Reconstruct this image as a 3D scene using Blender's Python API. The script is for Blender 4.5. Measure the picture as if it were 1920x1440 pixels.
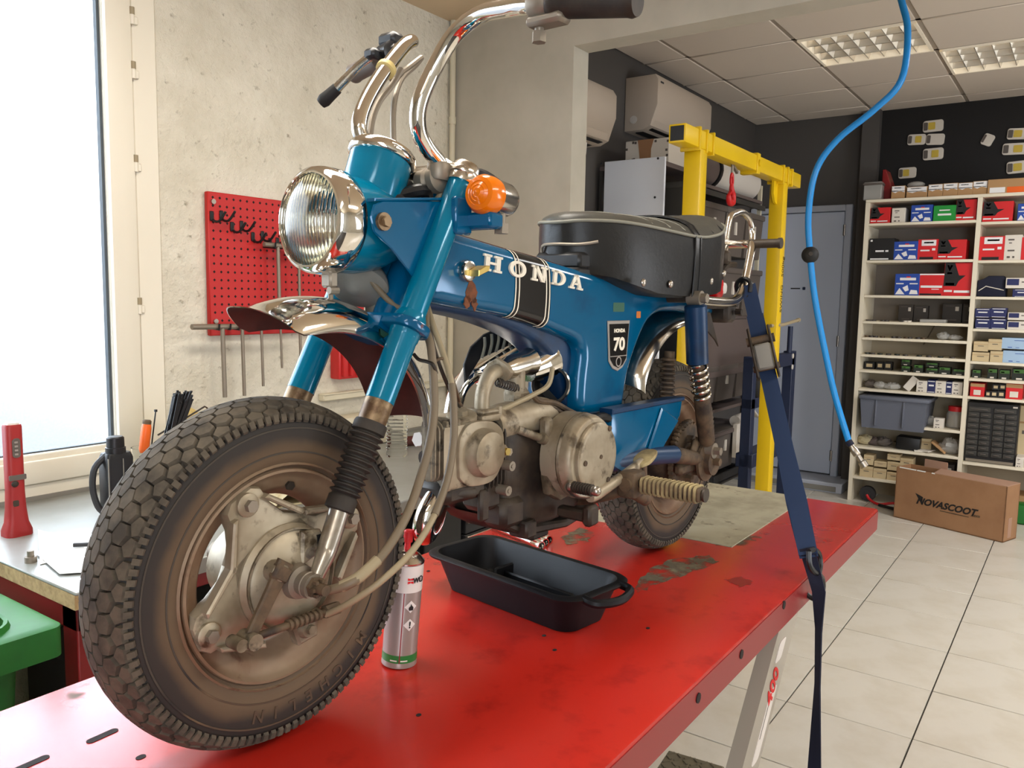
import bpy, bmesh, math, random
from math import sin, cos, pi, sqrt, atan2, radians
from mathutils import Vector, Matrix

random.seed(7)
for o in list(bpy.data.objects):
    bpy.data.objects.remove(o)
SC = bpy.context.scene
COL = SC.collection
H = 0.835                      # height of the red lift table above the floor

# ------------------------------------------------------------------ camera
FPX = 1526.2
CAM = Vector((-0.62665, -0.81722, 0.55739 + H))
RX = Vector((0.577852, -0.815962, 0.017132))
DN = Vector((-0.077576, -0.075810, -0.994100))
FW = Vector((0.812446, 0.573114, -0.107106))
cd = bpy.data.cameras.new('camera')
cd.sensor_width = 36.0
cd.lens = 36.0 * FPX / 1920.0
cd.clip_start = 0.02
cam = bpy.data.objects.new('camera', cd)
COL.objects.link(cam)
m = Matrix.Identity(4)
for i in range(3):
    m[i][0] = RX[i]; m[i][1] = -DN[i]; m[i][2] = -FW[i]; m[i][3] = CAM[i]
cam.matrix_world = m
SC.camera = cam

# ------------------------------------------------------------------ world, lights, exposure
SC.view_settings.view_transform = 'Standard'
SC.view_settings.look = 'None'
SC.view_settings.gamma = 1.0
SC.view_settings.use_curve_mapping = False
SC.view_settings.exposure = 0.08

W = bpy.data.worlds.new('sky'); SC.world = W
W.use_nodes = True
bg = W.node_tree.nodes['Background']
bg.inputs['Color'].default_value = (0.90, 0.95, 1.0, 1)
bg.inputs['Strength'].default_value = 8.5

def area(name, loc, target, sx, sy, power, color=(1, 1, 1)):
    l = bpy.data.lights.new(name, 'AREA')
    l.shape = 'RECTANGLE'; l.size = sx; l.size_y = sy
    l.energy = power; l.color = color
    o = bpy.data.objects.new(name, l); COL.objects.link(o)
    o.location = loc
    d = Vector(target) - Vector(loc)
    o.rotation_euler = d.to_track_quat('-Z', 'Y').to_euler()
    return o

WARM = (1.0, 0.93, 0.83)
area('ceiling_lamp_light_front', (0.35, 0.25, 2.47), (0.35, 0.25, 0), 1.2, 0.30, 25, WARM)
area('ceiling_lamp_light_rear', (0.9, -2.0, 2.47), (0.9, -2.0, 0), 1.2, 0.30, 30, WARM)
area('ceiling_lamp_light_near', (-1.5, -1.2, 2.47), (-1.5, -1.2, 0), 1.2, 0.30, 13, WARM)
area('storefront_daylight', (-2.9, -2.3, 1.35), (1.5, -0.9, 1.0), 2.0, 2.0, 125, (0.82, 0.90, 1.0))
area('side_fill_light', (2.7, -3.55, 1.45), (3.4, -0.4, 2.75), 1.6, 1.6, 85, (0.90, 0.94, 1.0))  # added fill light aimed at the rear ceiling; the side wall has no window
area('workshop_back_light', (3.9, -1.9, 2.70), (3.9, -1.9, 0), 1.0, 1.0, 60, (0.97, 0.96, 0.95))
por = area('window_portal', (-0.1, 1.40, 1.55), (-0.1, 0, 1.55), 1.6, 1.4, 10, (1, 1, 1))
por.data.cycles.is_portal = True

# ------------------------------------------------------------------ helpers
def on(px, py, ax, v):
    """the point where the line of sight of a photograph pixel meets the plane x, y or z = v"""
    d = RX * ((px - 960) / FPX) + DN * ((py - 720) / FPX) + FW
    i = 'xyz'.index(ax)
    return CAM + d * ((v - CAM[i]) / d[i])

BYAW = -0.0483525
BROT = Matrix.Rotation(BYAW, 4, 'Z')
BINV = BROT.inverted()
def onb(px, py, ax, v):
    """the same in the motorcycle's own frame (x to the rear, y to its right, z up from the table)"""
    d = BINV @ (RX * ((px - 960) / FPX) + DN * ((py - 720) / FPX) + FW)
    c = BINV @ (CAM - Vector((0, 0, H)))
    i = 'xyz'.index(ax)
    return c + d * ((v - c[i]) / d[i])

def lin(c):
    return c / 12.92 if c <= 0.04045 else ((c + 0.055) / 1.055) ** 2.4
def rgb(r, g, b):
    return (lin(r / 255), lin(g / 255), lin(b / 255), 1)

MATS = {}
def mat(name, c, rough=0.5, metal=0.0, var=None, var2=None, bump=None, coat=0.0, spec=0.5, emit=None, trans=0.0, alpha=1.0, ior=1.45, ragged=None):
    """procedural material; var = (colour, noise scale, low, high) lays a second colour over the first"""
    M = bpy.data.materials.new(name); M.use_nodes = True
    nt = M.node_tree; N = nt.nodes; L = nt.links
    b = N['Principled BSDF']
    col = rgb(*c) if len(c) == 3 else c
    b.inputs['Base Color'].default_value = col
    b.inputs['Roughness'].default_value = rough
    b.inputs['Metallic'].default_value = metal
    b.inputs['Specular IOR Level'].default_value = spec
    b.inputs['Coat Weight'].default_value = coat
    b.inputs['Transmission Weight'].default_value = trans
    b.inputs['Alpha'].default_value = alpha
    b.inputs['IOR'].default_value = ior
    tc = N.new('ShaderNodeTexCoord')
    def noise(scale, detail=4):
        n = N.new('ShaderNodeTexNoise'); n.inputs['Scale'].default_value = scale
        n.inputs['Detail'].default_value = detail; n.inputs['Roughness'].default_value = 0.62
        L.new(tc.outputs['Object'], n.inputs['Vector'])
        return n
    prev = None
    for v in (var, var2):
        if not v: continue
        n = noise(v[1])
        r = N.new('ShaderNodeMapRange'); r.inputs['From Min'].default_value = v[2]; r.inputs['From Max'].default_value = v[3]
        L.new(n.outputs['Fac'], r.inputs['Value'])
        mx = N.new('ShaderNodeMix'); mx.data_type = 'RGBA'
        L.new(r.outputs['Result'], mx.inputs['Factor'])
        if prev is None: mx.inputs['A'].default_value = col
        else: L.new(prev, mx.inputs['A'])
        mx.inputs['B'].default_value = rgb(*v[0])
        prev = mx.outputs['Result']
        if len(v) > 4:
            mr = N.new('ShaderNodeMapRange')
            mr.inputs['To Min'].default_value = rough; mr.inputs['To Max'].default_value = v[4]
            L.new(r.outputs['Result'], mr.inputs['Value']); L.new(mr.outputs['Result'], b.inputs['Roughness'])
        if len(v) > 5:
            mm = N.new('ShaderNodeMapRange')
            mm.inputs['To Min'].default_value = metal; mm.inputs['To Max'].default_value = v[5]
            L.new(r.outputs['Result'], mm.inputs['Value']); L.new(mm.outputs['Result'], b.inputs['Metallic'])
    if prev is not None: L.new(prev, b.inputs['Base Color'])
    if bump:
        n = noise(bump[0]); bp = N.new('ShaderNodeBump')
        bp.inputs['Strength'].default_value = bump[1]; bp.inputs['Distance'].default_value = bump[2]
        L.new(n.outputs['Fac'], bp.inputs['Height']); L.new(bp.outputs['Normal'], b.inputs['Normal'])
    if ragged:
        n = noise(ragged[0]); r = N.new('ShaderNodeMapRange'); r.inputs['From Min'].default_value = ragged[1]; r.inputs['From Max'].default_value = ragged[2]
        L.new(n.outputs['Fac'], r.inputs['Value']); L.new(r.outputs['Result'], b.inputs['Alpha'])
    if emit:
        b.inputs['Emission Color'].default_value = rgb(*emit[0]); b.inputs['Emission Strength'].default_value = emit[1]
    MATS[name] = M
    return M

class MB:
    """collects shapes into one mesh"""
    def __init__(s): s.v = []; s.f = []; s.mi = []; s.cur = 0
    def add(s, vs, fs):
        k = len(s.v); s.v += [Vector(p) for p in vs]
        s.f += [tuple(i + k for i in f) for f in fs]; s.mi += [s.cur] * len(fs)
        return s
    def box(s, c, d, rot=None, bev=0.0, seg=1):
        c = Vector(c); hx, hy, hz = d[0] / 2, d[1] / 2, d[2] / 2
        if bev > 0:
            bm = bmesh.new(); bmesh.ops.create_cube(bm, size=1)
            for v in bm.verts: v.co = Vector((v.co.x * d[0], v.co.y * d[1], v.co.z * d[2]))
            bmesh.ops.bevel(bm, geom=bm.edges[:], offset=min(bev, min(d) * 0.49), segments=seg, profile=0.5, affect='EDGES', clamp_overlap=True)
            bm.verts.index_update()
            vs = [v.co.copy() for v in bm.verts]; fs = [[v.index for v in f.verts] for f in bm.faces]; bm.free()
        else:
            vs = [Vector((x, y, z)) for x in (-hx, hx) for y in (-hy, hy) for z in (-hz, hz)]
            fs = [(0, 1, 3, 2), (4, 6, 7, 5), (0, 4, 5, 1), (2, 3, 7, 6), (0, 2, 6, 4), (1, 5, 7, 3)]
        if rot is not None: vs = [rot @ v for v in vs]
        return s.add([v + c for v in vs], fs)
    def box2(s, a, b, bev=0.0, seg=1):
        a = Vector(a); b = Vector(b)
        return s.box((a + b) / 2, [abs(b[i] - a[i]) for i in range(3)], None, bev, seg)
    def loft(s, rings, cap0=True, cap1=True, closed=True):
        n = len(rings[0]); vs = [p for r in rings for p in r]; fs = []
        for i in range(len(rings) - 1):
            for j in range(n if closed else n - 1):
                a = i * n + j; b = i * n + (j + 1) % n
                fs.append((a, b, b + n, a + n))
        if cap0 and closed: fs.append(tuple(range(n - 1, -1, -1)))
        if cap1 and closed: fs.append(tuple((len(rings) - 1) * n + j for j in range(n)))
        return s.add(vs, fs)
    def tube(s, pts, r, seg=10, smooth=0, caps=True, closed=False):
        P = [Vector(p) for p in pts]
        R = list(r) if hasattr(r, '__len__') else [r] * len(P)
        if smooth:
            Q = []; RR = []
            n = len(P)
            for i in range(n if closed else n - 1):
                if closed: p0, p1, p2, p3 = P[i - 1], P[i], P[(i + 1) % n], P[(i + 2) % n]
                else: p0, p1, p2, p3 = P[max(i - 1, 0)], P[i], P[i + 1], P[min(i + 2, n - 1)]
                for k in range(smooth):
                    t = k / smooth
                    Q.append(0.5 * (2 * p1 + (p2 - p0) * t + (2 * p0 - 5 * p1 + 4 * p2 - p3) * t * t + (3 * p1 - p0 - 3 * p2 + p3) * t ** 3))
                    RR.append(R[i] * (1 - t) + R[(i + 1) % n] * t)
            if not closed: Q.append(P[-1]); RR.append(R[-1])
            P, R = Q, RR
        rings = []; n = len(P)
        t0 = (P[1] - P[0]).normalized()
        u = t0.orthogonal().normalized()
        for i in range(n):
            if closed: t = P[(i + 1) % n] - P[i - 1]
            else: t = P[min(i + 1, n - 1)] - P[max(i - 1, 0)]
            t = t.normalized()
            u = (u - t * u.dot(t)).normalized(); w = t.cross(u)
            rings.append([P[i] + (u * cos(2 * pi * j / seg) + w * sin(2 * pi * j / seg)) * R[i] for j in range(seg)])
        if closed:
            rings.append(rings[0]); caps = False
        return s.loft(rings, caps, caps)
    def cyl(s, a, b, r, r2=None, seg=20):
        return s.tube([a, b], [r, r if r2 is None else r2], seg)
    def lathe(s, prof, o=(0, 0, 0), ax=(0, 0, 1), seg=24, cap=True, ang=2 * pi, ref=None):
        """prof = [(radius, height)] turned about the axis ax through o"""
        o = Vector(o); ax = Vector(ax).normalized()
        u = (Vector(ref) - ax * Vector(ref).dot(ax)).normalized() if ref else ax.orthogonal().normalized()
        w = ax.cross(u)
        rings = [[o + ax * h + (u * cos(ang * j / seg) + w * sin(ang * j / seg)) * max(r, 1e-5) for j in range(seg)] for r, h in prof]
        return s.loft(rings, cap and prof[0][0] > 1e-4, cap and prof[-1][0] > 1e-4)
    def prism(s, pts, fn, a, b, bev=0.0, seg=2, clamp=True):
        """2-D outline extruded from depth a to b; fn(u, v, depth) gives the 3-D point"""
        bm = bmesh.new()
        vs = [bm.verts.new((p[0], p[1], a)) for p in pts]
        f = bm.faces.new(vs); f.normal_update()
        r = bmesh.ops.extrude_face_region(bm, geom=[f])
        nv = [g for g in r['geom'] if isinstance(g, bmesh.types.BMVert)]
        for v in nv: v.co.z = b
        bm.normal_update()
        if bev > 0:
            es = [e for e in bm.edges if abs(e.verts[0].co.z - e.verts[1].co.z) < 1e-7]
            bmesh.ops.bevel(bm, geom=es, offset=bev, segments=seg, profile=0.5, affect='EDGES', clamp_overlap=clamp)
        bmesh.ops.recalc_face_normals(bm, faces=bm.faces[:])
        bm.verts.index_update()
        out = [fn(v.co.x, v.co.y, v.co.z) for v in bm.verts]; fs = [[v.index for v in q.verts] for q in bm.faces]
        bm.free()
        return s.add(out, fs)
    def sphere(s, c, r, seg=16, rings=10, sc=(1, 1, 1)):
        c = Vector(c); R = []
        for i in range(rings + 1):
            th = pi * i / rings; q = max(sin(th), 1e-4)
            R.append([c + Vector((r * sc[0] * q * cos(2 * pi * j / seg), r * sc[1] * q * sin(2 * pi * j / seg), -r * sc[2] * cos(th))) for j in range(seg)])
        return s.loft(R, True, True)
    def build(s, name, m, parent=None, smooth=40, local=True):
        me = bpy.data.meshes.new(name)
        me.from_pydata([tuple(v) for v in s.v], [], s.f)
        for q in (m if isinstance(m, (list, tuple)) else [m]): me.materials.append(q)
        if any(s.mi): me.polygons.foreach_set('material_index', s.mi)
        bm = bmesh.new(); bm.from_mesh(me); bmesh.ops.recalc_face_normals(bm, faces=bm.faces[:]); bm.to_mesh(me); bm.free()
        if smooth:
            me.polygons.foreach_set('use_smooth', [True] * len(me.polygons))
            me.set_sharp_from_angle(angle=radians(smooth))
        me.update()
        o = bpy.data.objects.new(name, me); COL.objects.link(o)
        if parent: o.parent = parent
        return o

WL = {}
def tag(o, label=None, cat=None, group=None, kind=None):
    if label: o['label'] = label
    if cat: o['category'] = cat
    if group: o['group'] = group
    if kind: o['kind'] = kind
    return o
def thing(name, label, cat, loc, rz=0.0, group=None):
    """an empty at the base of a thing; its parts are its children"""
    o = bpy.data.objects.new(name, None); COL.objects.link(o)
    o.empty_display_size = 0.05
    o.location = loc; o.rotation_euler = (0, 0, rz)
    WL[o.name] = Vector(loc)
    return tag(o, label, cat, group)
def part(mb, name, m, parent, label=None, smooth=40, world=True):
    """a part built in room coordinates, stored relative to its (unrotated) parent"""
    base = WL.get(parent.name) if world else None
    if base is not None: mb.v = [p - base for p in mb.v]
    o = mb.build(name, m, parent, smooth)
    if world: WL[o.name] = base
    if label: o['label'] = label
    return o
def single(mb, name, m, label, cat, group=None, smooth=40, kind=None):
    """a thing that is one mesh, its origin at the middle of its base"""
    xs = [p.x for p in mb.v]; ys = [p.y for p in mb.v]; zs = [p.z for p in mb.v]
    b = Vector(((min(xs) + max(xs)) / 2, (min(ys) + max(ys)) / 2, min(zs)))
    mb.v = [p - b for p in mb.v]
    o = mb.build(name, m, None, smooth); o.location = b; WL[o.name] = b
    return tag(o, label, cat, group, kind)
def struct(mb, name, m, smooth=40):
    o = mb.build(name, m, None, smooth); o['kind'] = 'structure'; WL[o.name] = Vector((0, 0, 0))
    return o
def text(s, size, name, m, parent, mw, ext=0.0006, shear=0.0, bold=0.0, align='CENTER', sx=1.0):
    """flat raised lettering; mw maps the text plane (x right, y up) to the parent's frame"""
    cu = bpy.data.curves.new(name, 'FONT'); cu.body = s; cu.size = size; cu.extrude = ext
    cu.align_x = align; cu.align_y = 'CENTER'; cu.shear = shear; cu.offset = bold; cu.resolution_u = 3
    t = bpy.data.objects.new('tmp', cu)
    COL.objects.link(t)
    bpy.context.view_layer.update()
    me = bpy.data.meshes.new_from_object(t.evaluated_get(bpy.context.evaluated_depsgraph_get()))
    bpy.data.objects.remove(t); bpy.data.curves.remove(cu)
    me.name = name; me.transform(mw @ Matrix.Diagonal((sx, 1, 1, 1)))
    me.materials.clear(); me.materials.append(m)
    o = bpy.data.objects.new(name, me); COL.objects.link(o); o.parent = parent
    return o
def frame(o, x, y, z=None):
    """matrix with the given origin and x / y axes"""
    x = Vector(x).normalized(); y = Vector(y); y = (y - x * y.dot(x)).normalized(); z = x.cross(y)
    M = Matrix.Identity(4)
    for i in range(3): M[i][0] = x[i]; M[i][1] = y[i]; M[i][2] = z[i]; M[i][3] = o[i]
    return M
XZ = lambda u, v, d: Vector((u, d, v))
YZ = lambda u, v, d: Vector((d, u, v))
XY = lambda u, v, d: Vector((u, v, d))
def rrect(w, h, r, n=5, cx=0, cy=0):
    P = []
    for (sx, sy, a0) in ((1, 1, 0), (-1, 1, 90), (-1, -1, 180), (1, -1, 270)):
        for k in range(n):
            a = radians(a0 + 90 * k / (n - 1))
            P.append((cx + sx * (w / 2 - r) + r * cos(a), cy + sy * (h / 2 - r) + r * sin(a)))
    return P

# ------------------------------------------------------------------ materials
mat('plaster', (214, 208, 192), 0.9, var=((200, 193, 175), 5, 0.40, 0.66), var2=((138, 130, 112), 30, 0.62, 0.76), bump=(30, 0.8, 0.014))
mat('grey_paint', (180, 174, 160), 0.75, var=((166, 161, 147), 3, 0.4, 0.7))
mat('dark_grey_paint', (80, 76, 73), 0.7)
mat('ceiling_paint', (206, 184, 152), 0.8)
mat('ceiling_board', (216, 204, 190), 0.85, bump=(220, 0.15, 0.002))
mat('ceiling_rail', (158, 146, 132), 0.6)
mat('floor_tile', (208, 202, 190), 0.28, var=((196, 188, 172), 5, 0.45, 0.75), var2=((150, 142, 128), 40, 0.72, 0.8))
mat('grout', (58, 53, 48), 0.9)
mat('window_white', (224, 217, 200), 0.45)
mat('black_gasket', (70, 78, 84), 0.6)
mat('dusty_rubber', (50, 43, 36), 0.7, var=((34, 30, 27), 20, 0.4, 0.65))
mat('red_paint', (176, 36, 25), 0.27, var=((146, 28, 20), 14, 0.55, 0.75, 0.5), var2=((96, 84, 70), 5.5, 0.70, 0.76, 0.75), bump=(8, 0.06, 0.01))
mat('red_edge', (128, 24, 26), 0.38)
mat('dark_hole', (26, 14, 12), 0.8)
mat('worn_plate', (160, 154, 132), 0.65, var=((132, 126, 106), 9, 0.45, 0.7), var2=((88, 80, 66), 22, 0.62, 0.72))
mat('grease_stain', (84, 74, 56), 0.75, var=((122, 110, 84), 34, 0.5, 0.72), ragged=(26, .36, .56))
mat('bench_top', (150, 152, 148), 0.33, metal=0.15, var=((132, 132, 124), 4, 0.4, 0.7))
mat('bench_edge', (128, 124, 116), 0.5)
mat('chipboard', (186, 158, 112), 0.85, var=((150, 122, 82), 60, 0.4, 0.7))
mat('pegboard_red', (180, 30, 28), 0.45)
mat('steel', (168, 160, 150), 0.3, metal=0.9)
mat('dull_steel', (140, 130, 116), 0.5, metal=0.6)
mat('chrome', (232, 228, 222), 0.07, metal=1.0)
mat('worn_chrome', (206, 200, 190), 0.18, metal=1.0, var=((150, 130, 100), 14, 0.55, 0.75, 0.4))
mat('worn_steel', (176, 170, 160), 0.28, metal=0.85, var=((140, 122, 98), 20, 0.5, 0.72, 0.45))
mat('black_plastic', (22, 22, 24), 0.4)
mat('dark_plastic', (44, 44, 46), 0.55)
mat('black_rubber', (24, 22, 20), 0.65)
mat('blue_paint', (0, 110, 142), 0.15, metal=0.12)
mat('blue_body', (0, 84, 124), 0.14, metal=0.1, var=((14, 58, 92), 6, 0.55, 0.8), var2=((112, 58, 34), 15, 0.705, 0.74, 0.8, 0.0))
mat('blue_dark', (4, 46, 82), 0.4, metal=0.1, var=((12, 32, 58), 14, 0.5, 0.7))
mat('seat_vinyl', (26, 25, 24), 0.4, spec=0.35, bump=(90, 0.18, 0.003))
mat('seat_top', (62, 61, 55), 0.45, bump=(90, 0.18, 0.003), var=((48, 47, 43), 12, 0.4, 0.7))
mat('piping_grey', (120, 118, 106), 0.5)
mat('tyre', (54, 47, 39), 0.78, var=((84, 70, 52), 16, 0.45, 0.75))
mat('tyre_block', (88, 79, 66), 0.85, var=((58, 52, 44), 30, 0.4, 0.65))
mat('tyre_side', (50, 42, 34), 0.72, var=((84, 68, 50), 7, 0.45, 0.75))
def dusty_sidewall():
    M = MATS['tyre_side']; nt = M.node_tree; N = nt.nodes; L = nt.links
    tc = N.new('ShaderNodeTexCoord'); sp = N.new('ShaderNodeVectorMath'); sp.operation = 'MULTIPLY'; sp.inputs[1].default_value = (1, 0, 1)
    ln = N.new('ShaderNodeVectorMath'); ln.operation = 'LENGTH'
    L.new(tc.outputs['Object'], sp.inputs[0]); L.new(sp.outputs[0], ln.inputs[0])
    nz = N.new('ShaderNodeTexNoise'); nz.inputs['Scale'].default_value = 14; nz.inputs['Detail'].default_value = 5; L.new(tc.outputs['Object'], nz.inputs['Vector'])
    ad = N.new('ShaderNodeMath'); ad.operation = 'MULTIPLY_ADD'; ad.inputs[1].default_value = 0.024; L.new(nz.outputs['Fac'], ad.inputs[0]); L.new(ln.outputs['Value'], ad.inputs[2])
    cr = N.new('ShaderNodeValToRGB'); mr = N.new('ShaderNodeMapRange'); mr.inputs['From Min'].default_value = .13; mr.inputs['From Max'].default_value = .23
    L.new(ad.outputs[0], mr.inputs['Value']); L.new(mr.outputs['Result'], cr.inputs['Fac'])
    e = cr.color_ramp.elements; e[0].position = 0.08; e[0].color = rgb(74, 58, 44); e[1].position = 1.0; e[1].color = rgb(62, 55, 47)
    for p_, c_ in ((.30, (92, 74, 54)), (.42, (80, 64, 47)), (.52, (44, 38, 33)), (.72, (36, 32, 29)), (.84, (50, 44, 38))):
        q = e.new(p_); q.color = rgb(*c_)
    L.new(cr.outputs['Color'], N['Principled BSDF'].inputs['Base Color'])
dusty_sidewall()
mat('rim_rust', (132, 112, 90), 0.55, metal=0.2, var=((116, 88, 66), 8, 0.42, 0.62, 0.7), var2=((92, 62, 46), 26, 0.6, 0.72))
mat('aluminium', (168, 156, 134), 0.45, metal=0.4, var=((128, 114, 92), 10, 0.40, 0.66), var2=((80, 68, 52), 26, 0.57, 0.70))
mat('aluminium_dirty', (140, 128, 108), 0.55, metal=0.35, var=((92, 80, 62), 14, 0.40, 0.62), var2=((50, 43, 35), 34, 0.55, 0.68))
mat('oily_dark', (62, 52, 42), 0.55, metal=0.2, var=((34, 28, 24), 18, 0.4, 0.65))
mat('oily_brown', (92, 74, 54), 0.7, var=((48, 38, 30), 22, 0.42, 0.62))
mat('fender_inside', (82, 34, 26), 0.75, var=((60, 28, 22), 10, 0.4, 0.7))
mat('amber', (222, 112, 0), 0.2, coat=0.3, emit=((236, 110, 0), 0.03))
mat('lens_glass', (1, 1, 1, 1), 0.06, trans=1.0, ior=1.25)
mat('reflector', (236, 232, 214), 0.16, metal=1.0)
mat('cable', (112, 98, 78), 0.5)
mat('cable_light', (150, 136, 108), 0.5)
mat('cable_tie', (196, 174, 112), 0.5)
mat('rust_ring', (138, 116, 88), 0.42, metal=0.6, var=((92, 70, 50), 40, 0.45, 0.62))
mat('decal_white', (226, 218, 200), 0.5)
mat('decal_black', (20, 18, 18), 0.16)
mat('brown_trim', (58, 30, 22), 0.5)
mat('gold_sticker', (52, 92, 74), 0.4)
mat('orange_sticker', (190, 104, 30), 0.5)
mat('badge_silver', (168, 160, 152), 0.35, metal=0.5)
mat('brass', (186, 160, 92), 0.3, metal=0.9)
mat('peg_rubber', (166, 150, 108), 0.75, var=((120, 106, 76), 20, 0.4, 0.6))
mat('tail_red', (190, 24, 26), 0.25)
mat('white_plastic', (206, 200, 192), 0.4)
mat('ac_front', (190, 176, 160), 0.4)
mat('yellow_paint', (222, 184, 18), 0.35)
mat('bin_grey', (92, 84, 78), 0.5)
mat('bin_dark', (58, 56, 52), 0.5)
mat('panel_brown', (96, 84, 80), 0.6)
mat('white_panel', (232, 236, 244), 0.35)
mat('kraft', (172, 134, 92), 0.8)
mat('carton', (158, 118, 84), 0.8, var=((148, 108, 76), 6, 0.4, 0.7))
mat('carton_in', (170, 134, 112), 0.8)
mat('small_carton', (198, 178, 140), 0.8)
mat('shelf_white', (226, 216, 194), 0.45)
mat('shelf_back', (170, 156, 132), 0.7)
mat('door_paint', (186, 193, 208), 0.5)
mat('door_frame', (176, 180, 190), 0.5)
mat('black_panel', (20, 18, 18), 0.7)
mat('box_red', (204, 32, 36), 0.45)
mat('box_blue', (36, 72, 158), 0.45)
mat('box_navy', (34, 40, 88), 0.5)
mat('box_green', (28, 142, 54), 0.45)
mat('box_white', (216, 208, 196), 0.5)
mat('box_black', (28, 27, 28), 0.45)
mat('box_dark', (62, 56, 52), 0.5)
mat('box_lightblue', (160, 186, 212), 0.5)
mat('print_white', (228, 226, 226), 0.6)
mat('print_black', (26, 24, 24), 0.6)
mat('print_red', (206, 34, 36), 0.6)
mat('print_yellow', (206, 178, 70), 0.6)
mat('filter_green', (72, 118, 52), 0.5)
mat('filter_dark', (36, 42, 34), 0.5)
mat('tote_grey', (96, 100, 112), 0.5)
mat('clear_bag', (196, 194, 188), 0.3, alpha=0.55)
mat('hose_blue', (24, 132, 204), 0.3)
mat('strap_blue', (24, 44, 76), 0.8)
mat('strap_dark', (18, 21, 42), 0.8)
mat('stand_blue', (30, 40, 66), 0.5)
mat('lift_steel', (168, 160, 148), 0.4, metal=0.3)
mat('lift_dark', (120, 108, 96), 0.5, metal=0.2)
mat('tread_plate', (120, 112, 94), 0.5, metal=0.5)
mat('bin_green', (34, 116, 42), 0.5, var=((28, 94, 36), 5, 0.4, 0.7))
mat('paper', (236, 234, 228), 0.8)
mat('torch_red', (150, 34, 34), 0.45)
mat('orange_handle', (226, 98, 30), 0.4)
mat('can_grey', (150, 134, 128), 0.3, metal=0.3)
mat('can_white', (214, 206, 200), 0.35)
mat('can_green', (40, 110, 50), 0.4)
mat('pan_black', (13, 13, 16), 0.5, spec=0.3)
mat('oil', (10, 9, 8), 0.08)
mat('clear_plastic', (0.94, 0.96, 0.95, 1), 0.08, trans=1.0, ior=1.12)
mat('rag', (186, 174, 140), 0.9, var=((150, 128, 86), 16, 0.45, 0.65))
mat('red_plastic', (206, 44, 44), 0.4, alpha=0.85)
mat('red_hook', (190, 20, 24), 0.4)
mat('pipe_cream', (206, 198, 174), 0.5)
mat('lamp_tube', (240, 236, 226), 0.4, emit=((255, 244, 226), 7.0))
mat('lamp_white', (236, 226, 206), 0.4, emit=((255, 240, 214), 0.12))
mat('louvre', (222, 214, 200), 0.22, metal=0.6)
# ================================================================== the room
ZF, ZB = 2.515, 2.755          # ceilings of the front and back room
YW = 1.43                      # window wall
XP = 2.09                      # grey partition
XB = 5.80                      # back wall
YR, XN = -3.60, -3.0           # right wall, wall behind the camera

# frosted pane: part clear, part rough, daylight comes through it
FG = bpy.data.materials.new('frosted_glass'); FG.use_nodes = True
nt = FG.node_tree; nt.nodes.clear()
out = nt.nodes.new('ShaderNodeOutputMaterial'); mx = nt.nodes.new('ShaderNodeMixShader')
tr = nt.nodes.new('ShaderNodeBsdfTransparent'); tl = nt.nodes.new('ShaderNodeBsdfRefraction')
tr.inputs['Color'].default_value = (0.92, 0.96, 1, 1); tl.inputs['Color'].default_value = (0.92, 0.96, 1, 1); tl.inputs['Roughness'].default_value = 0.5; tl.inputs['IOR'].default_value = 1.3
tc = nt.nodes.new('ShaderNodeTexCoord'); nz = nt.nodes.new('ShaderNodeTexNoise'); nz.inputs['Scale'].default_value = 160
mr = nt.nodes.new('ShaderNodeMapRange'); mr.inputs['To Min'].default_value = 0.30; mr.inputs['To Max'].default_value = 0.62
nt.links.new(tc.outputs['Object'], nz.inputs['Vector']); nt.links.new(nz.outputs['Fac'], mr.inputs['Value'])
nt.links.new(mr.outputs['Result'], mx.inputs['Fac'])
nt.links.new(tr.outputs[0], mx.inputs[1]); nt.links.new(tl.outputs[0], mx.inputs[2]); nt.links.new(mx.outputs[0], out.inputs[0])

# floor: grout bed and single tiles
T = 0.401
mb = MB(); mb.box2((XN, YR, -0.12), (XB, YW, -0.006))
fl = struct(mb, 'floor', MATS['grout'])
x0 = -0.627 + 2.704 * (0.5574 + H); y0 = -0.817 + -0.032 * 1.3924 + 0.0
x0 = on(1653.7, 1082.6, 'z', 0).x; y0 = on(1653.7, 1082.6, 'z', 0).y
tile_me = None
for i in range(-10, 7):
    for j in range(-9, 6):
        cx, cy = x0 + (i + 0.5) * T, y0 + (j + 0.5) * T
        ax, bx_ = max(cx - T / 2 + .0026, XN), min(cx + T / 2 - .0026, XB)
        ay, by_ = max(cy - T / 2 + .0026, YR), min(cy + T / 2 - .0026, YW)
        if bx_ - ax < 0.02 or by_ - ay < 0.02 or cx < -1.0: continue
        full = abs(bx_ - ax - T + .0052) < 1e-4 and abs(by_ - ay - T + .0052) < 1e-4
        if full and tile_me:
            o = bpy.data.objects.new('tile', tile_me); COL.objects.link(o)
        else:
            b = MB(); b.box(((ax + bx_) / 2 - cx, (ay + by_) / 2 - cy, -0.008), (bx_ - ax, by_ - ay, 0.016), bev=0.0009)
            o = b.build('tile', MATS['floor_tile'], None)
            if full: tile_me = o.data
        o.parent = fl; o.location = (cx, cy, random.uniform(-.0006, 0.0004))

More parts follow.
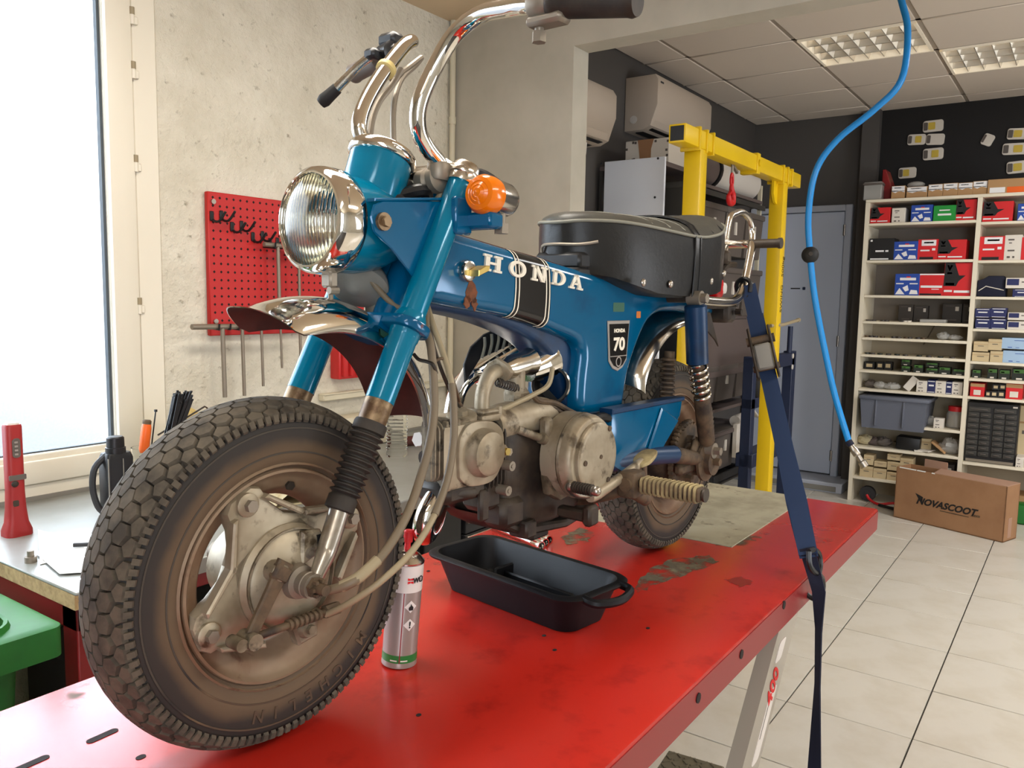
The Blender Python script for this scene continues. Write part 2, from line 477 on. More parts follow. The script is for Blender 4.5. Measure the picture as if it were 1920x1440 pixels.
# window wall with its opening
wx0, wx1, wz0, wz1 = -1.35, 0.750, 0.005 + H, 1.60 + H
mb = MB()
mb.box2((XN, YW, 0), (wx0, YW + .22, ZF)); mb.box2((wx1, YW, 0), (XP + .02, YW + .22, ZF))
mb.box2((wx0, YW, 0), (wx1, YW + .22, wz0)); mb.box2((wx0, YW, wz1), (wx1, YW + .22, ZF))
struct(mb, 'wall_left', MATS['plaster'])
mb = MB()
d0, d1 = YW - .012, YW + .07
mb.box2((wx1 - .075, d0, wz0), (wx1, d1, wz1), .004); mb.box2((wx0, d0, wz0), (wx0 + .075, d1, wz1), .004)
mb.box2((wx0 + .07, d0, wz1 - .06), (wx1 - .07, d1, wz1), .004); mb.box2((wx0 + .07, d0, wz0), (wx1 - .07, d1, wz0 + .04), .004)
win = struct(mb, 'window_1', MATS['window_white'])
gx0, gx1, gz0, gz1 = wx0 + .15, 0.597, H + 0.107, wz1 - .14
mb = MB()
s0, s1 = YW - .022, YW + .05
for a, b in (((gx1, s0, wz0 + .04), (wx1 - .078, s1, wz1 - .06)), ((wx0 + .078, s0, wz0 + .04), (gx0, s1, wz1 - .06)),
             ((gx0, s0, wz0 + .04), (gx1, s1, gz0)), ((gx0, s0, gz1), (gx1, s1, wz1 - .06))):
    mb.box2(a, b, .006, 2)
# stepped inner bead
for a, b in (((gx1 - .002, s0 + .012, gz0), (gx1 + .022, s1 - .01, gz1)), ((gx0, s0 + .012, gz0 - .004), (gx1, s1 - .01, gz0 + .016))):
    mb.box2(a, b, .004)
part(mb, 'window_sash', MATS['window_white'], win)
mb = MB(); mb.box2((gx1 - .010, YW + .004, gz0), (gx1 - .001, YW + .02, gz1)); mb.box2((gx0, YW + .004, gz0 + .014), (gx1, YW + .02, gz0 + .020))
part(mb, 'gasket', MATS['black_gasket'], win)
mb = MB(); mb.box2((gx0 - .01, YW + .020, gz0 - .01), (gx1 + .01, YW + .026, gz1 + .01))
part(mb, 'pane', FG, win)
for py in (8, 110, 285, 552):
    p = on(247 + py * .026, py + 22, 'y', YW - .02)
    mb = MB(); mb.cyl(p + Vector((0, 0, -.022)), p + Vector((0, 0, .022)), .0065, seg=10); mb.box2(p + Vector((-.002, 0, -.02)), p + Vector((.018, .012, .002)), .002)
    part(mb, 'hinge', MATS['window_white'], win)
    mb = MB(); mb.cyl(p + Vector((0, 0, .004)), p + Vector((0, 0, .024)), .0072, seg=10)
    part(mb, 'hinge_sleeve', MATS['cable_light'], win)
# outdoors, seen blurred through the pane
mb = MB(); mb.box2((-8, YW + .5, 0.10), (8, 16, 0.14))
struct(mb, 'floor_outside', mat('asphalt', (84, 83, 85), 0.9))
mb = MB(); mb.box2((-8, 16, 0), (8, 16.3, 1.5))
struct(mb, 'wall_outside', mat('render_grey', (84, 84, 88), 0.9))

# partition, header, pillar reveal
yp = on(1072, 250, 'x', XP).y
zs = 1.497 + H
mb = MB(); mb.box2((XP, yp, 0), (XP + .11, YW, ZF)); mb.box2((XP, YR, zs), (XP + .11, yp, ZB + .1))
mb.box2((XP, yp, ZF), (XP + .11, YW, ZB + .1))
struct(mb, 'wall_partition', MATS['grey_paint'])
mb = MB(); mb.box2((XN, YR, ZF), (XP, YW + .2, ZF + .1)); struct(mb, 'ceiling_front', MATS['ceiling_paint'])
# back room
mb = MB(); mb.box2((XP + .11, YW, 0), (XB + .2, YW + .2, ZB + .2)); struct(mb, 'wall_back_left', MATS['dark_grey_paint'])
mb = MB(); mb.box2((XB, YR, 0), (XB + .2, YW, ZB + .2)); struct(mb, 'wall_back', MATS['dark_grey_paint'])
mb = MB(); mb.box2((XN, YR - .2, 0), (XB, YR, ZB + .2))
struct(mb, 'wall_right', MATS['grey_paint'])
mb = MB(); mb.box2((XN - .2, YR, 0), (XN, YW, ZF + .1)); struct(mb, 'wall_near', MATS['grey_paint'])
mb = MB(); mb.box2((XP + .11, YR, ZB + .03), (XB, YW, ZB + .13))
ce = struct(mb, 'ceiling_back', MATS['ceiling_rail'])
gx, gy, tx, ty = 3.841, 1.153, 0.572, 0.592
lamp_cells = {(0, -2), (1, -3)}
mbr = MB()
for i in range(-3, 4):
    for j in range(-8, 1):
        ax, bx_ = gx + i * tx, gx + (i + 1) * tx
        ay, by_ = gy + j * ty, gy + (j + 1) * ty
        ax = max(ax, XP + .11); bx_ = min(bx_, XB); ay = max(ay, YR); by_ = min(by_, YW)
        if bx_ - ax < .03 or by_ - ay < .03 or (i, j) in lamp_cells: continue
        b = MB(); b.box2((ax + .010, ay + .010, ZB - .002), (bx_ - .010, by_ - .010, ZB + .03), .004)
        part(b, 'ceiling_tile', MATS['ceiling_board'], ce)
for i in range(-2, 5):
    x = gx + i * tx
    if XP + .12 < x < XB: mbr.box2((x - .012, YR, ZB + .002), (x + .012, YW, ZB + .03))
for j in range(-8, 1):
    y = gy + j * ty
    if y > YR: mbr.box2((XP + .11, y - .012, ZB + .002), (XB, y + .012, ZB + .03))
part(mbr, 'ceiling_rail', MATS['ceiling_rail'], ce)
for (i, j), lab in (((0, -2), 'recessed ceiling light with a mirrored louvre grid, crossed by the blue hose'), ((1, -3), 'recessed louvred ceiling light at the right edge, nearest the black panel')):
    ax, bx_ = gx + i * tx + .012, gx + (i + 1) * tx - .012; ay, by_ = gy + j * ty + .012, gy + (j + 1) * ty - .012
    t = thing('ceiling_light', lab, 'light', ((ax + bx_) / 2, (ay + by_) / 2, ZB), group='louvred ceiling lights')
    b = MB()
    b.box2((ax, ay, ZB + .060), (bx_, by_, ZB + .064))
    for q in ((ax, ay, ax + .014, by_), (bx_ - .014, ay, bx_, by_), (ax, ay, bx_, ay + .014), (ax, by_ - .014, bx_, by_)):
        b.box2((q[0], q[1], ZB - .008), (q[2], q[3], ZB + .062))
    part(b, 'frame', MATS['lamp_white'], t)
    for k in range(4):
        x = ax + (k + .5) * (bx_ - ax) / 4
        b = MB(); b.cyl((x, ay + .02, ZB + .04), (x, by_ - .02, ZB + .04), .013, seg=10)
        part(b, 'tube', MATS['lamp_tube'], t)
    for k in range(1, 4):
        x = ax + k * (bx_ - ax) / 4
        b = MB(); b.prism([(-.014, .045), (.014, .045), (.003, -.004), (-.003, -.004)], lambda u, v, d: Vector((x + u, d, ZB + v)), ay + .014, by_ - .014)
        part(b, 'louvre', MATS['louvre'], t)
    for k in range(1, 7):
        y = ay + k * (by_ - ay) / 7
        b = MB(); b.prism([(-.012, .035), (.012, .035), (.002, -.003), (-.002, -.003)], lambda u, v, d: Vector((d, y + u, ZB + v)), ax + .014, bx_ - .014)
        part(b, 'louvre', MATS['louvre'], t)

# cream pipe in the corner of the window wall
p = on(848, 300, 'x', XP - .02)
mb = MB(); mb.cyl((XP - .02, YW - .018, H + .05), (XP - .02, YW - .018, ZF), .0125, seg=12)
for z in (1.62, 2.1): mb.cyl((XP - .02, YW - .018, z), (XP - .02, YW - .018, z + .03), .016, seg=12)
single(mb, 'wall_pipe', MATS['pipe_cream'], 'thin cream pipe running up the corner between the plaster wall and grey partition', 'pipe')
# cable trunking along the window wall
a = on(600, 746, 'y', YW - .01); b2 = on(800, 714, 'y', YW - .01)
mb = MB(); mb.box2((a.x, YW - .03, a.z - .012), (XP - .04, YW, a.z + .012), .003)
mb.box2((a.x, YW - .034, a.z + .009), (XP - .04, YW, a.z + .014), .002)
single(mb, 'cable_trunking', MATS['pipe_cream'], 'cream cable trunking along the plaster wall above the workbench', 'trunking')

# ------------------------------------------------------------------ back wall: door, step, black panel
mb = MB()
def bk(px, py): return on(px, py, 'x', XB - .01)
TL, BR = bk(1424, 404), bk(1571, 892)
dy0, dy1, dz0, dz1 = 0.715, 1.365, 0.085, TL.z
mb.box2((XB - .03, dy0, dz0), (XB, dy1, dz1), .004)
dr = struct(mb, 'door_1', MATS['door_paint'])
mb = MB()
mb.box2((XB - .045, dy0 - .055, dz0 - .03), (XB, dy0 - .004, dz1 + .05), .005); mb.box2((XB - .045, dy1 + .004, dz0 - .03), (XB, min(dy1 + .055, YW), dz1 + .05), .005)
mb.box2((XB - .045, dy0 - .004, dz1 + .004), (XB, dy1 + .004, dz1 + .05), .005)
part(mb, 'door_frame', MATS['door_frame'], dr)
for py in (432, 640, 855):
    q = bk(1592 - (py - 400) * .04, py); mb = MB(); mb.cyl((XB - .04, dy0 - .006, q.z - .04), (XB - .04, dy0 - .006, q.z + .04), .011, seg=10)
    part(mb, 'hinge', MATS['steel'], dr)
q = bk(1493, 541); mb = MB(); mb.box((XB - .033, q.y, q.z), (.004, .07, .009)); part(mb, 'door_plate', MATS['dark_plastic'], dr)
q = bk(1509, 541); mb = MB(); mb.box((XB - .034, q.y, q.z), (.006, .022, .022), bev=.003); part(mb, 'door_lock', MATS['stand_blue'], dr)
mb = MB(); mb.box2((5.50, 0.56, 0), (XB, 1.40, .075), .006); struct(mb, 'trim_1', MATS['door_frame'])
mb = MB(); mb.box2((5.494, 0.60, 0.012), (5.50, 1.38, .05), .002); struct(mb, 'trim_2', MATS['bench_edge'])
mb = MB(); mb.box2((XB - .10, 0.50, 0), (XB, 0.615, ZB)); struct(mb, 'wall_column', MATS['dark_grey_paint'])
mb = MB(); mb.box2((XB - .03, -2.2, H + 1.05), (XB, 0.50, ZB - .002))
bp = struct(mb, 'trim_3', MATS['black_panel'])
packs = [((1731, 227, 1768, 245), 'topmost'), ((1702, 253, 1735, 270), 'left one of the second row'), ((1737, 252, 1770, 270), 'right one of the second row'),
         ((1731, 279, 1768, 298), 'third from the top'), ((1685, 315, 1717, 333), 'lowest left, above the kraft boxes'), ((1842, 252, 1862, 272), 'small tilted one alone'),
         ((1889, 242, 1934, 259), 'highest of the right cluster'), ((1880, 270, 1928, 288), 'middle of the right cluster'), ((1888, 303, 1934, 323), 'lowest of the right cluster')]
for k, ((a, b, c, d), w) in enumerate(packs):
    p0, p1 = on(a, b, 'x', XB - .045), on(c, d, 'x', XB - .045)
    cy, cz = (p0.y + p1.y) / 2, (p0.z + p1.z) / 2; wd, ht = abs(p0.y - p1.y), abs(p0.z - p1.z)
    ps = thing('blister_pack', 'blister pack hung on the black panel, ' + w, 'package', (XB - .036, cy, cz), group='packs on the black panel')
    rz = Matrix.Rotation(radians(25 if k == 5 else random.uniform(-4, 4)), 4, 'X')
    mb = MB(); mb.prism(rrect(wd, ht, min(wd, ht) * .22), lambda u, v, dd: rz @ Vector((dd, u, v)), -.008, .006, .002, 1)
    part(mb, 'card', MATS['box_white'], ps, world=False)
    mb = MB(); mb.prism(rrect(wd * .34, ht * .62, .006, cx=(-.1 if k % 2 else .06) * wd), lambda u, v, dd: rz @ Vector((dd, u, v)), -.011, -.008)
    if k not in (2, 5): part(mb, 'label', MATS['print_yellow'], ps, world=False)
    mb = MB(); mb.prism(rrect(wd * .2, ht * .7, .006, cx=.36 * wd), lambda u, v, dd: rz @ Vector((dd, u, v)), -.0105, -.008)
    part(mb, 'insert', MATS['bin_grey'], ps, world=False)

# ------------------------------------------------------------------ white shelving at the back
XS, SD = 5.366, 0.34
def S(px, py, dx=0.0): return on(px, py, 'x', XS + dx)
yl, ym = S(1626, 400).y, S(1836, 400).y
yr = ym - (yl - ym); ztop = S(1700, 371).z
left_z = [S(1628, y).z for y in (419, 488, 553, 602, 632.5, 664.5, 694, 729)] + [S(1610, 836).z, S(1605, 893).z]
half_z = S(1725, 801).z
right_z = [S(1841, 416).z, S(1836, 488).z, S(1830, 556).z, S(1827, 616).z, S(1823, 677).z, S(1820, 709).z, S(1817, 743).z, S(1809, 866).z]
sh = thing('shelving_unit', 'tall white two-bay shelving full of boxed motorcycle parts against the back wall', 'shelf', (XS, ym, 0))
for y in (yl, ym, yr):
    mb = MB(); mb.box2((XS, y - .013, 0), (XS + SD, y + .013, ztop - .02)); part(mb, 'upright', MATS['shelf_white'], sh)
mb = MB(); mb.box2((XS - .004, yr - .013, ztop - .02), (XS + SD, yl + .013, ztop), .002); part(mb, 'top_board', MATS['shelf_white'], sh)
mb = MB(); mb.box2((XS + SD, yr, 0), (XS + SD + .006, yl, ztop - .02)); part(mb, 'back_board', MATS['shelf_back'], sh)
mb = MB(); mb.box2((XS + SD - .006, ym + .013, 1.24), (XS + SD, yl - .013, ztop - .02)); part(mb, 'back_panel', mat('back_grey', (132, 122, 112), 0.7), sh)
for z in left_z:
    mb = MB(); mb.box2((XS, ym + .013, z - .018), (XS + SD, yl - .013, z), .002); part(mb, 'shelf_board', MATS['shelf_white'], sh)
mb = MB(); mb.box2((XS, ym + .013, half_z - .018), (XS + SD, ym + .29, half_z), .002); part(mb, 'shelf_board', MATS['shelf_white'], sh)
for z in right_z:
    mb = MB(); mb.box2((XS, yr + .013, z - .018), (XS + SD, ym - .013, z), .002); part(mb, 'shelf_board', MATS['shelf_white'], sh)
q0, q1 = S(1738, 612), S(1716, 650)
mb = MB(); mb.tube([(XS + SD - .008, q0.y, q0.z), (XS + SD - .008, q1.y, q1.z)], .004, 6); part(mb, 'hanging_wire', MATS['cable'], sh)

def flat(mb, y0, y1, z0, z1, x, fy0, fz0, fy1, fz1, t=.0014):
    """a print on a box front: fractions from the left and from the bottom"""
    a = y0 + (y1 - y0) * fy0; b = y0 + (y1 - y0) * fy1
    mb.box2((x - t, a, z0 + (z1 - z0) * fz0), (x, b, z0 + (z1 - z0) * fz1))
def poly(mb, y0, y1, z0, z1, x, pts, t=.0014):
    P = [(y0 + (y1 - y0) * p[0], z0 + (z1 - z0) * p[1]) for p in pts]
    mb.prism(P, lambda u, v, d: Vector((d, u, v)), x - t, x)
def sbox(box, style, label, zbase=None, depth=.16, dx=.02, group=None, name='box', cat='box'):
    """a box on a shelf, its front face where the photograph shows it"""
    a, b, c, d = box
    p0, p1 = S(a, b, dx), S(c, d, dx)
    y0, y1, z0, z1 = p0.y, p1.y, (p1.z if zbase is None else zbase), p0.z
    if z1 - z0 < .01: z1 = z0 + .012
    x = XS + dx
    t = thing(name, label, cat, (x + depth / 2, (y0 + y1) / 2, z0), group=group)
    A = (y0, y1, z0, z1, x)
    base = {'red': 'box_red', 'redblack': 'box_red', 'redlabel': 'box_red', 'redtext': 'box_red', 'blue': 'box_blue', 'white': 'box_white', 'green': 'box_green', 'black': 'box_black',
            'dark': 'box_dark', 'kraft': 'small_carton', 'kraftlabel': 'kraft', 'lightblue': 'box_lightblue', 'filter': 'filter_dark', 'navy': 'box_navy', 'bluewhite': 'box_white',
            'tape': 'box_red', 'orange': 'kraft', 'gold': 'box_black'}[style]
    mb = MB(); mb.box2((x, y0, z0), (x + depth, y1, z1), .0015); part(mb, 'carton', MATS[base], t)
    def P(name, m, *qs, pol=None):
        mb = MB()
        for q in qs: flat(mb, *A, *q)
        for q in (pol or []): poly(mb, *A, q)
        part(mb, name, MATS[m], t)
    if style == 'redblack':
        P('black_print', 'print_black', pol=[[(0, .3), (.02, 1), (.34, 1), (.5, .62), (.72, .62), (.5, .45), (.42, .3)]])
        P('emblem', 'print_white', (.1, .66, .26, .72), pol=[[(.08, .93), (.18, .74), (.28, .93), (.21, .93), (.18, .86), (.15, .93)]])
        P('lettering', 'print_white', (.06, .32, .36, .40), (.03, .12, .30, .18), (.36, .10, .88, .17))
    elif style == 'redlabel':
        P('label', 'print_white', (.18, .68, .9, .96)); P('lettering', 'print_black', (.3, .80, .78, .87), (.12, .02, .8, .14)); P('brand_print', 'print_white', (.14, .42, .6, .49), (.72, .45, .88, .56))
    elif style == 'redtext':
        P('top_edge', 'print_white', (.0, .93, .98, .99)); P('lettering', 'print_white', (.06, .36, .92, .46), (.5, .28, .8, .31)); P('foot_print', 'print_black', (.04, .02, .9, .1))
    elif style == 'blue':
        P('brand_print', 'print_white', (.2, .70, .84, .82), (.05, .52, .36, .57), (.6, .52, .92, .57)); P('brand_red', 'print_red', (.46, .82, .62, .88))
        P('vehicle_print', 'print_white', pol=[[(.04, .05), (.2, .34), (.42, .05)], [(.6, .06), (.66, .26), (.9, .24), (.95, .06)], [(.32, .36), (.52, .48), (.58, .24), (.44, .18)]])
    elif style == 'white':
        P('lettering', 'bin_grey', (.2, .78, .55, .84), (.25, .66, .42, .7), (.2, .35, .6, .41), (.18, .08, .36, .16), (.5, .08, .62, .16))
    elif style == 'green':
        P('lettering', 'print_white', (.26, .66, .72, .73), (.2, .36, .78, .48))
    elif style == 'black':
        P('lettering', 'print_white', (.26, .38, .6, .46), (.66, .38, .78, .46), (.06, .03, .8, .09), (.04, .86, .12, .94))
    elif style == 'dark':
        P('print_disc', 'box_white', (.66, .62, .84, .84)); P('lettering', 'bin_grey', (.25, .12, .75, .18), (.15, .86, .6, .9))
    elif style == 'filter':
        P('green_print', 'filter_green', (.12, .62, .96, .95)); P('spot', 'box_white', (.3, .05, .7, .2), (.2, .68, .5, .8))
    elif style == 'kraftlabel':
        P('label', 'print_white', (.04, .56, .96, .96), pol=[[(.04, .56), (.3, .44), (.6, .6), (.96, .46), (.96, .6), (.04, .62)]]); P('lettering', 'bin_grey', (.2, .8, .7, .86))
    elif style == 'kraft':
        P('lettering', 'bin_grey', (.3, .52, .7, .58)); P('lid_line', 'kraft', (.0, .70, 1, .73))
    elif style == 'lightblue':
        P('lettering', 'box_blue', (.35, .76, .85, .80), (.18, .12, .3, .18), (.4, .12, .5, .16))
    elif style == 'navy':
        P('emblem', 'print_white', (.2, .52, .8, .64), (.1, .05, .9, .1), (.1, .86, .9, .92))
    elif style == 'bluewhite':
        P('corner_print', 'box_navy', (.04, .3, .42, .9)); P('lettering', 'bin_grey', (.5, .55, .9, .66))
    elif style == 'tape':
        P('stripe', 'kraft', (0, .74, 1, .98)); P('label', 'box_white', (.25, .12, .75, .5))
    elif style == 'orange':
        P('orange_print', 'orange_handle', (.44, .02, 1, .42)); P('label', 'print_white', (.05, .05, .4, .42))
    elif style == 'gold':
        P('lettering', 'small_carton', (.2, .3, .8, .75))
    return t

LZ = left_z; RZ = right_z
sbox((1633, 390, 1668, 420), 'redblack', 'small red and black parts box, first on the top shelf of the left bay', LZ[0])
sbox((1673, 390.5, 1696, 420), 'white', 'white parts box between the red and blue boxes on the top shelf', LZ[0])
sbox((1709, 385, 1747, 417), 'blue', 'blue parts box on the top shelf beside the green box', LZ[0])
sbox((1751, 386, 1792, 416), 'green', 'green parts box with white lettering on the top shelf', LZ[0])
sbox((1794, 375, 1829, 416), 'redblack', 'taller red and black box right of the green box', LZ[0])
sbox((1631, 447.5, 1675, 486), 'black', 'black box with white lettering, first on the second shelf', LZ[1])
sbox((1677, 453, 1720, 486), 'blue', 'blue box between the black and red boxes on the second shelf', LZ[1])
sbox((1722, 449, 1757, 486), 'redlabel', 'red box with white top label in the middle of the second shelf', LZ[1])
sbox((1760, 450, 1810, 486), 'redblack', 'wide red and black box, last on the second shelf of the left bay', LZ[1])
sbox((1679, 513.5, 1723, 553), 'blue', 'blue box on the third shelf, left of two red boxes', LZ[2])
sbox((1725, 513, 1769, 554), 'redtext', 'red box with pale lettering in the middle of the third shelf', LZ[2])
sbox((1772, 493, 1824, 554), 'redblack', 'largest red and black box, filling the height of the third shelf', LZ[2])
for k, (b, w) in enumerate((((1685.5, 571, 1711, 601), 'left of the first pair'), ((1714, 573, 1739, 602), 'right of the first pair'), ((1768, 569, 1802, 604), 'largest one, right of the clear tray'), ((1806, 570, 1820, 605), 'narrow one against the middle upright'))):
    sbox(b, 'dark', 'dark grey sealed packet standing on the fourth shelf, ' + w, LZ[3], .05, .2, 'dark packets on the fourth shelf', 'packet', 'packet')
p0, p1 = S(1724.5, 596, .05), S(1773, 604, .05)
mb = MB(); mb.box2((XS + .05, p0.y, LZ[3]), (XS + .14, p1.y, LZ[3] + .022), .003)
single(mb, 'parts_tray', MATS['clear_bag'], 'flat clear parts tray lying on the fourth shelf', 'tray')
ORD = ('first', 'second', 'third', 'fourth', 'fifth', 'sixth', 'seventh', 'eighth', 'ninth', 'tenth')
def lump(px, py, r, dx, z, m, name, label, cat, group, sc=(1, 1, .5)):
    p = S(px, py, dx); mb = MB()
    mb.lathe([(r * .35, 0), (r, 0), (r, r * sc[2]), (r * .35, r * sc[2]), (r * .35, 0)], (p.x, p.y, z), (0, 0, 1), 12, cap=False)
    single(mb, name, MATS[m], label, cat, group)
for k, (px, w) in enumerate(((1629, 'first'), (1634, 'second'), (1638, 'third'), (1656, 'fourth'), (1662, 'fifth'), (1692, 'sixth'), (1699, 'seventh'), (1704, 'eighth'))):
    lump(px, 596, .019, .06, LZ[3], 'box_dark' if k < 6 else 'box_white', 'bearing', 'small ring bearing lying on the fourth shelf, %s from the left' % w, 'bearing', 'bearings on the fourth shelf')
for k, px in enumerate((1626, 1634, 1642, 1655, 1676, 1686, 1700, 1706, 1722, 1732)):
    lump(px, 628, .016, .05, LZ[4], 'box_dark' if k % 3 else 'oily_brown', 'oil_seal', 'small dark oil seal on the fifth shelf, %s from the left upright' % ORD[k], 'seal', 'oil seals on the fifth shelf', (1, 1, .7))
for k, px in enumerate((1626, 1636, 1650, 1666, 1682, 1698, 1724, 1742, 1764, 1786)):
    lump(px, 662, .017, .05, LZ[5], 'box_dark' if k % 2 else 'filter_dark', 'gasket_ring', 'small dark ring on the sixth shelf, %s from the left upright' % ORD[k], 'ring', 'rings on the sixth shelf', (1, 1, .6))
def bag(px, py, r, dx, z, m, label, sc=(1, 1.3, .8), name='plastic_bag', cat='bag'):
    p = S(px, py, dx); mb = MB()
    mb.sphere((p.x, p.y, z + r * sc[2] * .96), r, 18, 12, sc)
    rr = random.Random(px)
    for v in mb.v:
        if v.z > z + r * .06:
            k = 1 + rr.uniform(-.13, .13); v.x = p.x + (v.x - p.x) * k; v.y = p.y + (v.y - p.y) * k; v.z = z + (v.z - z) * (1 + rr.uniform(-.16, .12))
    single(mb, name, MATS[m], label, cat, smooth=25)
bag(1768, 634, .032, .08, LZ[4], 'clear_bag', 'crumpled clear bag on the fifth shelf, left of two', (1, 1.2, .8))
bag(1790, 634, .03, .08, LZ[4], 'clear_bag', 'crumpled clear bag on the fifth shelf, right of two', (1, 1.5, .6))
for k, (b, w) in enumerate((((1621, 678, 1639, 692), 'first from the left'), ((1643.5, 678, 1656, 693), 'second from the left'), ((1658, 678, 1672, 693), 'third from the left'))):
    sbox(b, 'gold', 'small dark box with gold print on the seventh shelf, ' + w, LZ[6], .06, .1, 'dark boxes on the seventh shelf')
for k, (b, z, w) in enumerate((((1690, 686, 1706, 697), LZ[6], 'under another at the left'), ((1690, 674, 1706, 685.5), None, 'on top of another at the left'), ((1713, 683.6, 1730, 699), LZ[6], 'second column from the left'),
        ((1736, 690, 1758, 700), LZ[6], 'lower one of the middle pair'), ((1736, 680, 1758, 689.5), None, 'upper one of the middle pair'), ((1760, 688, 1781, 703.5), LZ[6], 'second from the right'), ((1786, 692, 1810, 706), LZ[6], 'next to the middle upright'))):
    sbox(b, 'filter', 'green-topped oil filter box on the seventh shelf, ' + w, z, .07, .05, 'oil filter boxes in the left bay')
for k, (b, st, w) in enumerate((((1719, 713, 1738, 733), 'white', 'white carton, left of three, on the eighth shelf'), ((1739, 712, 1753.5, 733), 'navy', 'navy carton between two white ones on the eighth shelf, left'), ((1754.5, 714, 1773, 735), 'white', 'white carton, middle of three, on the eighth shelf'),
        ((1774, 715, 1784.5, 736), 'navy', 'navy carton between two white ones on the eighth shelf, right'), ((1785.5, 716, 1804, 738), 'white', 'white carton nearest the middle upright on the eighth shelf'))):
    sbox(b, st, w, LZ[7], .12, .03)
bag(1632, 722, .035, .1, LZ[7], 'bin_grey', 'dark heap of small parts at the left of the eighth shelf')
bag(1650, 724, .036, .07, LZ[7], 'clear_bag', 'pale plastic bag second from the left on the eighth shelf', (1, 1.1, .7))
bag(1672, 726, .04, .07, LZ[7], 'clear_bag', 'grey plastic bag in the middle of the eighth shelf', (1, 1.4, .6))
p0 = S(1708, 722, .04)
mb = MB(); mb.prism(rrect(.05, .10, .006), lambda u, v, d: Vector((p0.x + d, p0.y + u * .82 - v * .57, p0.z + .01 + u * .57 + v * .82)), -.002, .002)
single(mb, 'paper_tag', MATS['box_white'], 'white paper tag leaning on the eighth shelf beside the cartons', 'tag')

# right bay
sbox((1844, 379, 1898, 414), 'redblack', 'red and black box at the top of the right bay', RZ[0])
sbox((1909, 382, 1942, 413), 'blue', 'blue box at the top of the right bay by the picture edge', RZ[0])
sbox((1838, 443.6, 1882, 486), 'redlabel', 'red box with white label on the second shelf of the right bay', RZ[1])
sbox((1885, 440.7, 1914, 486.4), 'white', 'tall white box on the second shelf of the right bay', RZ[1])
sbox((1916, 445, 1950, 486), 'red', 'red box cut by the picture edge on the second shelf of the right bay', RZ[1])
p0, p1 = S(1833.5, 517, .04), S(1885, 554.5, .04)
t = thing('fabric_pouch', 'dark navy fabric pouch with white trim on the right bay third shelf', 'pouch', (XS + .12, (p0.y + p1.y) / 2, RZ[2]))
mb = MB(); mb.prism([(p0.y, RZ[2]), (p1.y, RZ[2]), (p1.y, p0.z - .03), (p1.y + .02, p0.z), (p0.y - .06, p0.z), (p0.y - .03, p0.z - .02), (p0.y, p0.z - .03)], YZ, XS + .04, XS + .2, .014, 2)
part(mb, 'pouch', MATS['strap_dark'], t)
mb = MB(); zz = (RZ[2] + p0.z) / 2
mb.tube([(XS + .039, p0.y - .01, zz - .03), (XS + .039, p0.y - .05, zz), (XS + .039, p1.y + .05, zz - .015), (XS + .039, p1.y + .01, zz - .025)], .003, 6); part(mb, 'trim', MATS['box_white'], t)
sbox((1899, 542, 1945, 555), 'navy', 'flat blue box under the white one in the right bay third shelf', RZ[2])
sbox((1886.5, 521, 1945, 541), 'bluewhite', 'white and purple box lying on the flat blue box', None)
for b, z, w in (((1829, 597, 1856.5, 614), RZ[3], 'lower left'), ((1829, 578, 1856.5, 596), None, 'upper left'), ((1858, 597, 1887, 615), RZ[3], 'lower right'), ((1858, 577, 1887, 596), None, 'upper right')):
    sbox(b, 'navy', 'blue foil packet stacked two by two in the right bay, ' + w, z, .1, .03, 'blue packets in the right bay', 'packet', 'packet')
sbox((1889, 602, 1940, 618), 'bluewhite', 'white box with purple corner, lower of two in the right bay', RZ[3])
sbox((1890, 585.6, 1940, 601), 'bluewhite', 'white box with purple corner, upper of two in the right bay', None)
sbox((1823, 660, 1854, 676), 'kraft', 'small carton, bottom left of four on the right bay fifth shelf', RZ[4])
sbox((1826, 640, 1852, 659.4), 'kraft', 'small carton, top left of four on the right bay fifth shelf', None)
sbox((1857, 658, 1879.5, 676), 'kraft', 'small carton, bottom right of four, against the light blue boxes', RZ[4])
sbox((1853.5, 635.6, 1878, 657.4), 'kraft', 'small carton, top right of four, against the light blue boxes', None)
sbox((1881, 657, 1945, 677), 'lightblue', 'light blue box, lower of two in the right bay', RZ[4])
sbox((1879, 633, 1945, 656.5), 'lightblue', 'light blue box, upper of two in the right bay', None)
for b, w in (((1823, 693, 1838, 709), 'first from the left'), ((1852, 691, 1869, 709), 'second from the left'), ((1873, 693, 1893, 710), 'third from the left'), ((1898, 691, 1925, 710), 'by the picture edge')):
    sbox(b, 'filter', 'dark green filter box on the right bay sixth shelf, ' + w, RZ[5], .07, .06, 'filter boxes in the right bay')
sbox((1820, 718, 1845, 742), 'tape', 'red box with brown top stripe, left one on the right bay seventh shelf', RZ[6])
sbox((1887, 719, 1916.5, 745), 'tape', 'red box with brown top stripe, right one on the right bay seventh shelf', RZ[6])
for b, z, w in (((1848, 732.5, 1857, 743), RZ[6], 'bottom row left'), ((1858, 732.5, 1870, 743), RZ[6], 'bottom row middle'), ((1871, 732.5, 1884, 744), RZ[6], 'bottom row right'), ((1861, 720, 1873, 732), None, 'top row left'), ((1874, 720, 1886, 732), None, 'top row right')):
    sbox(b, 'gold', 'tiny spark plug box between the two red boxes, ' + w, z, .08, .03, 'spark plug boxes')
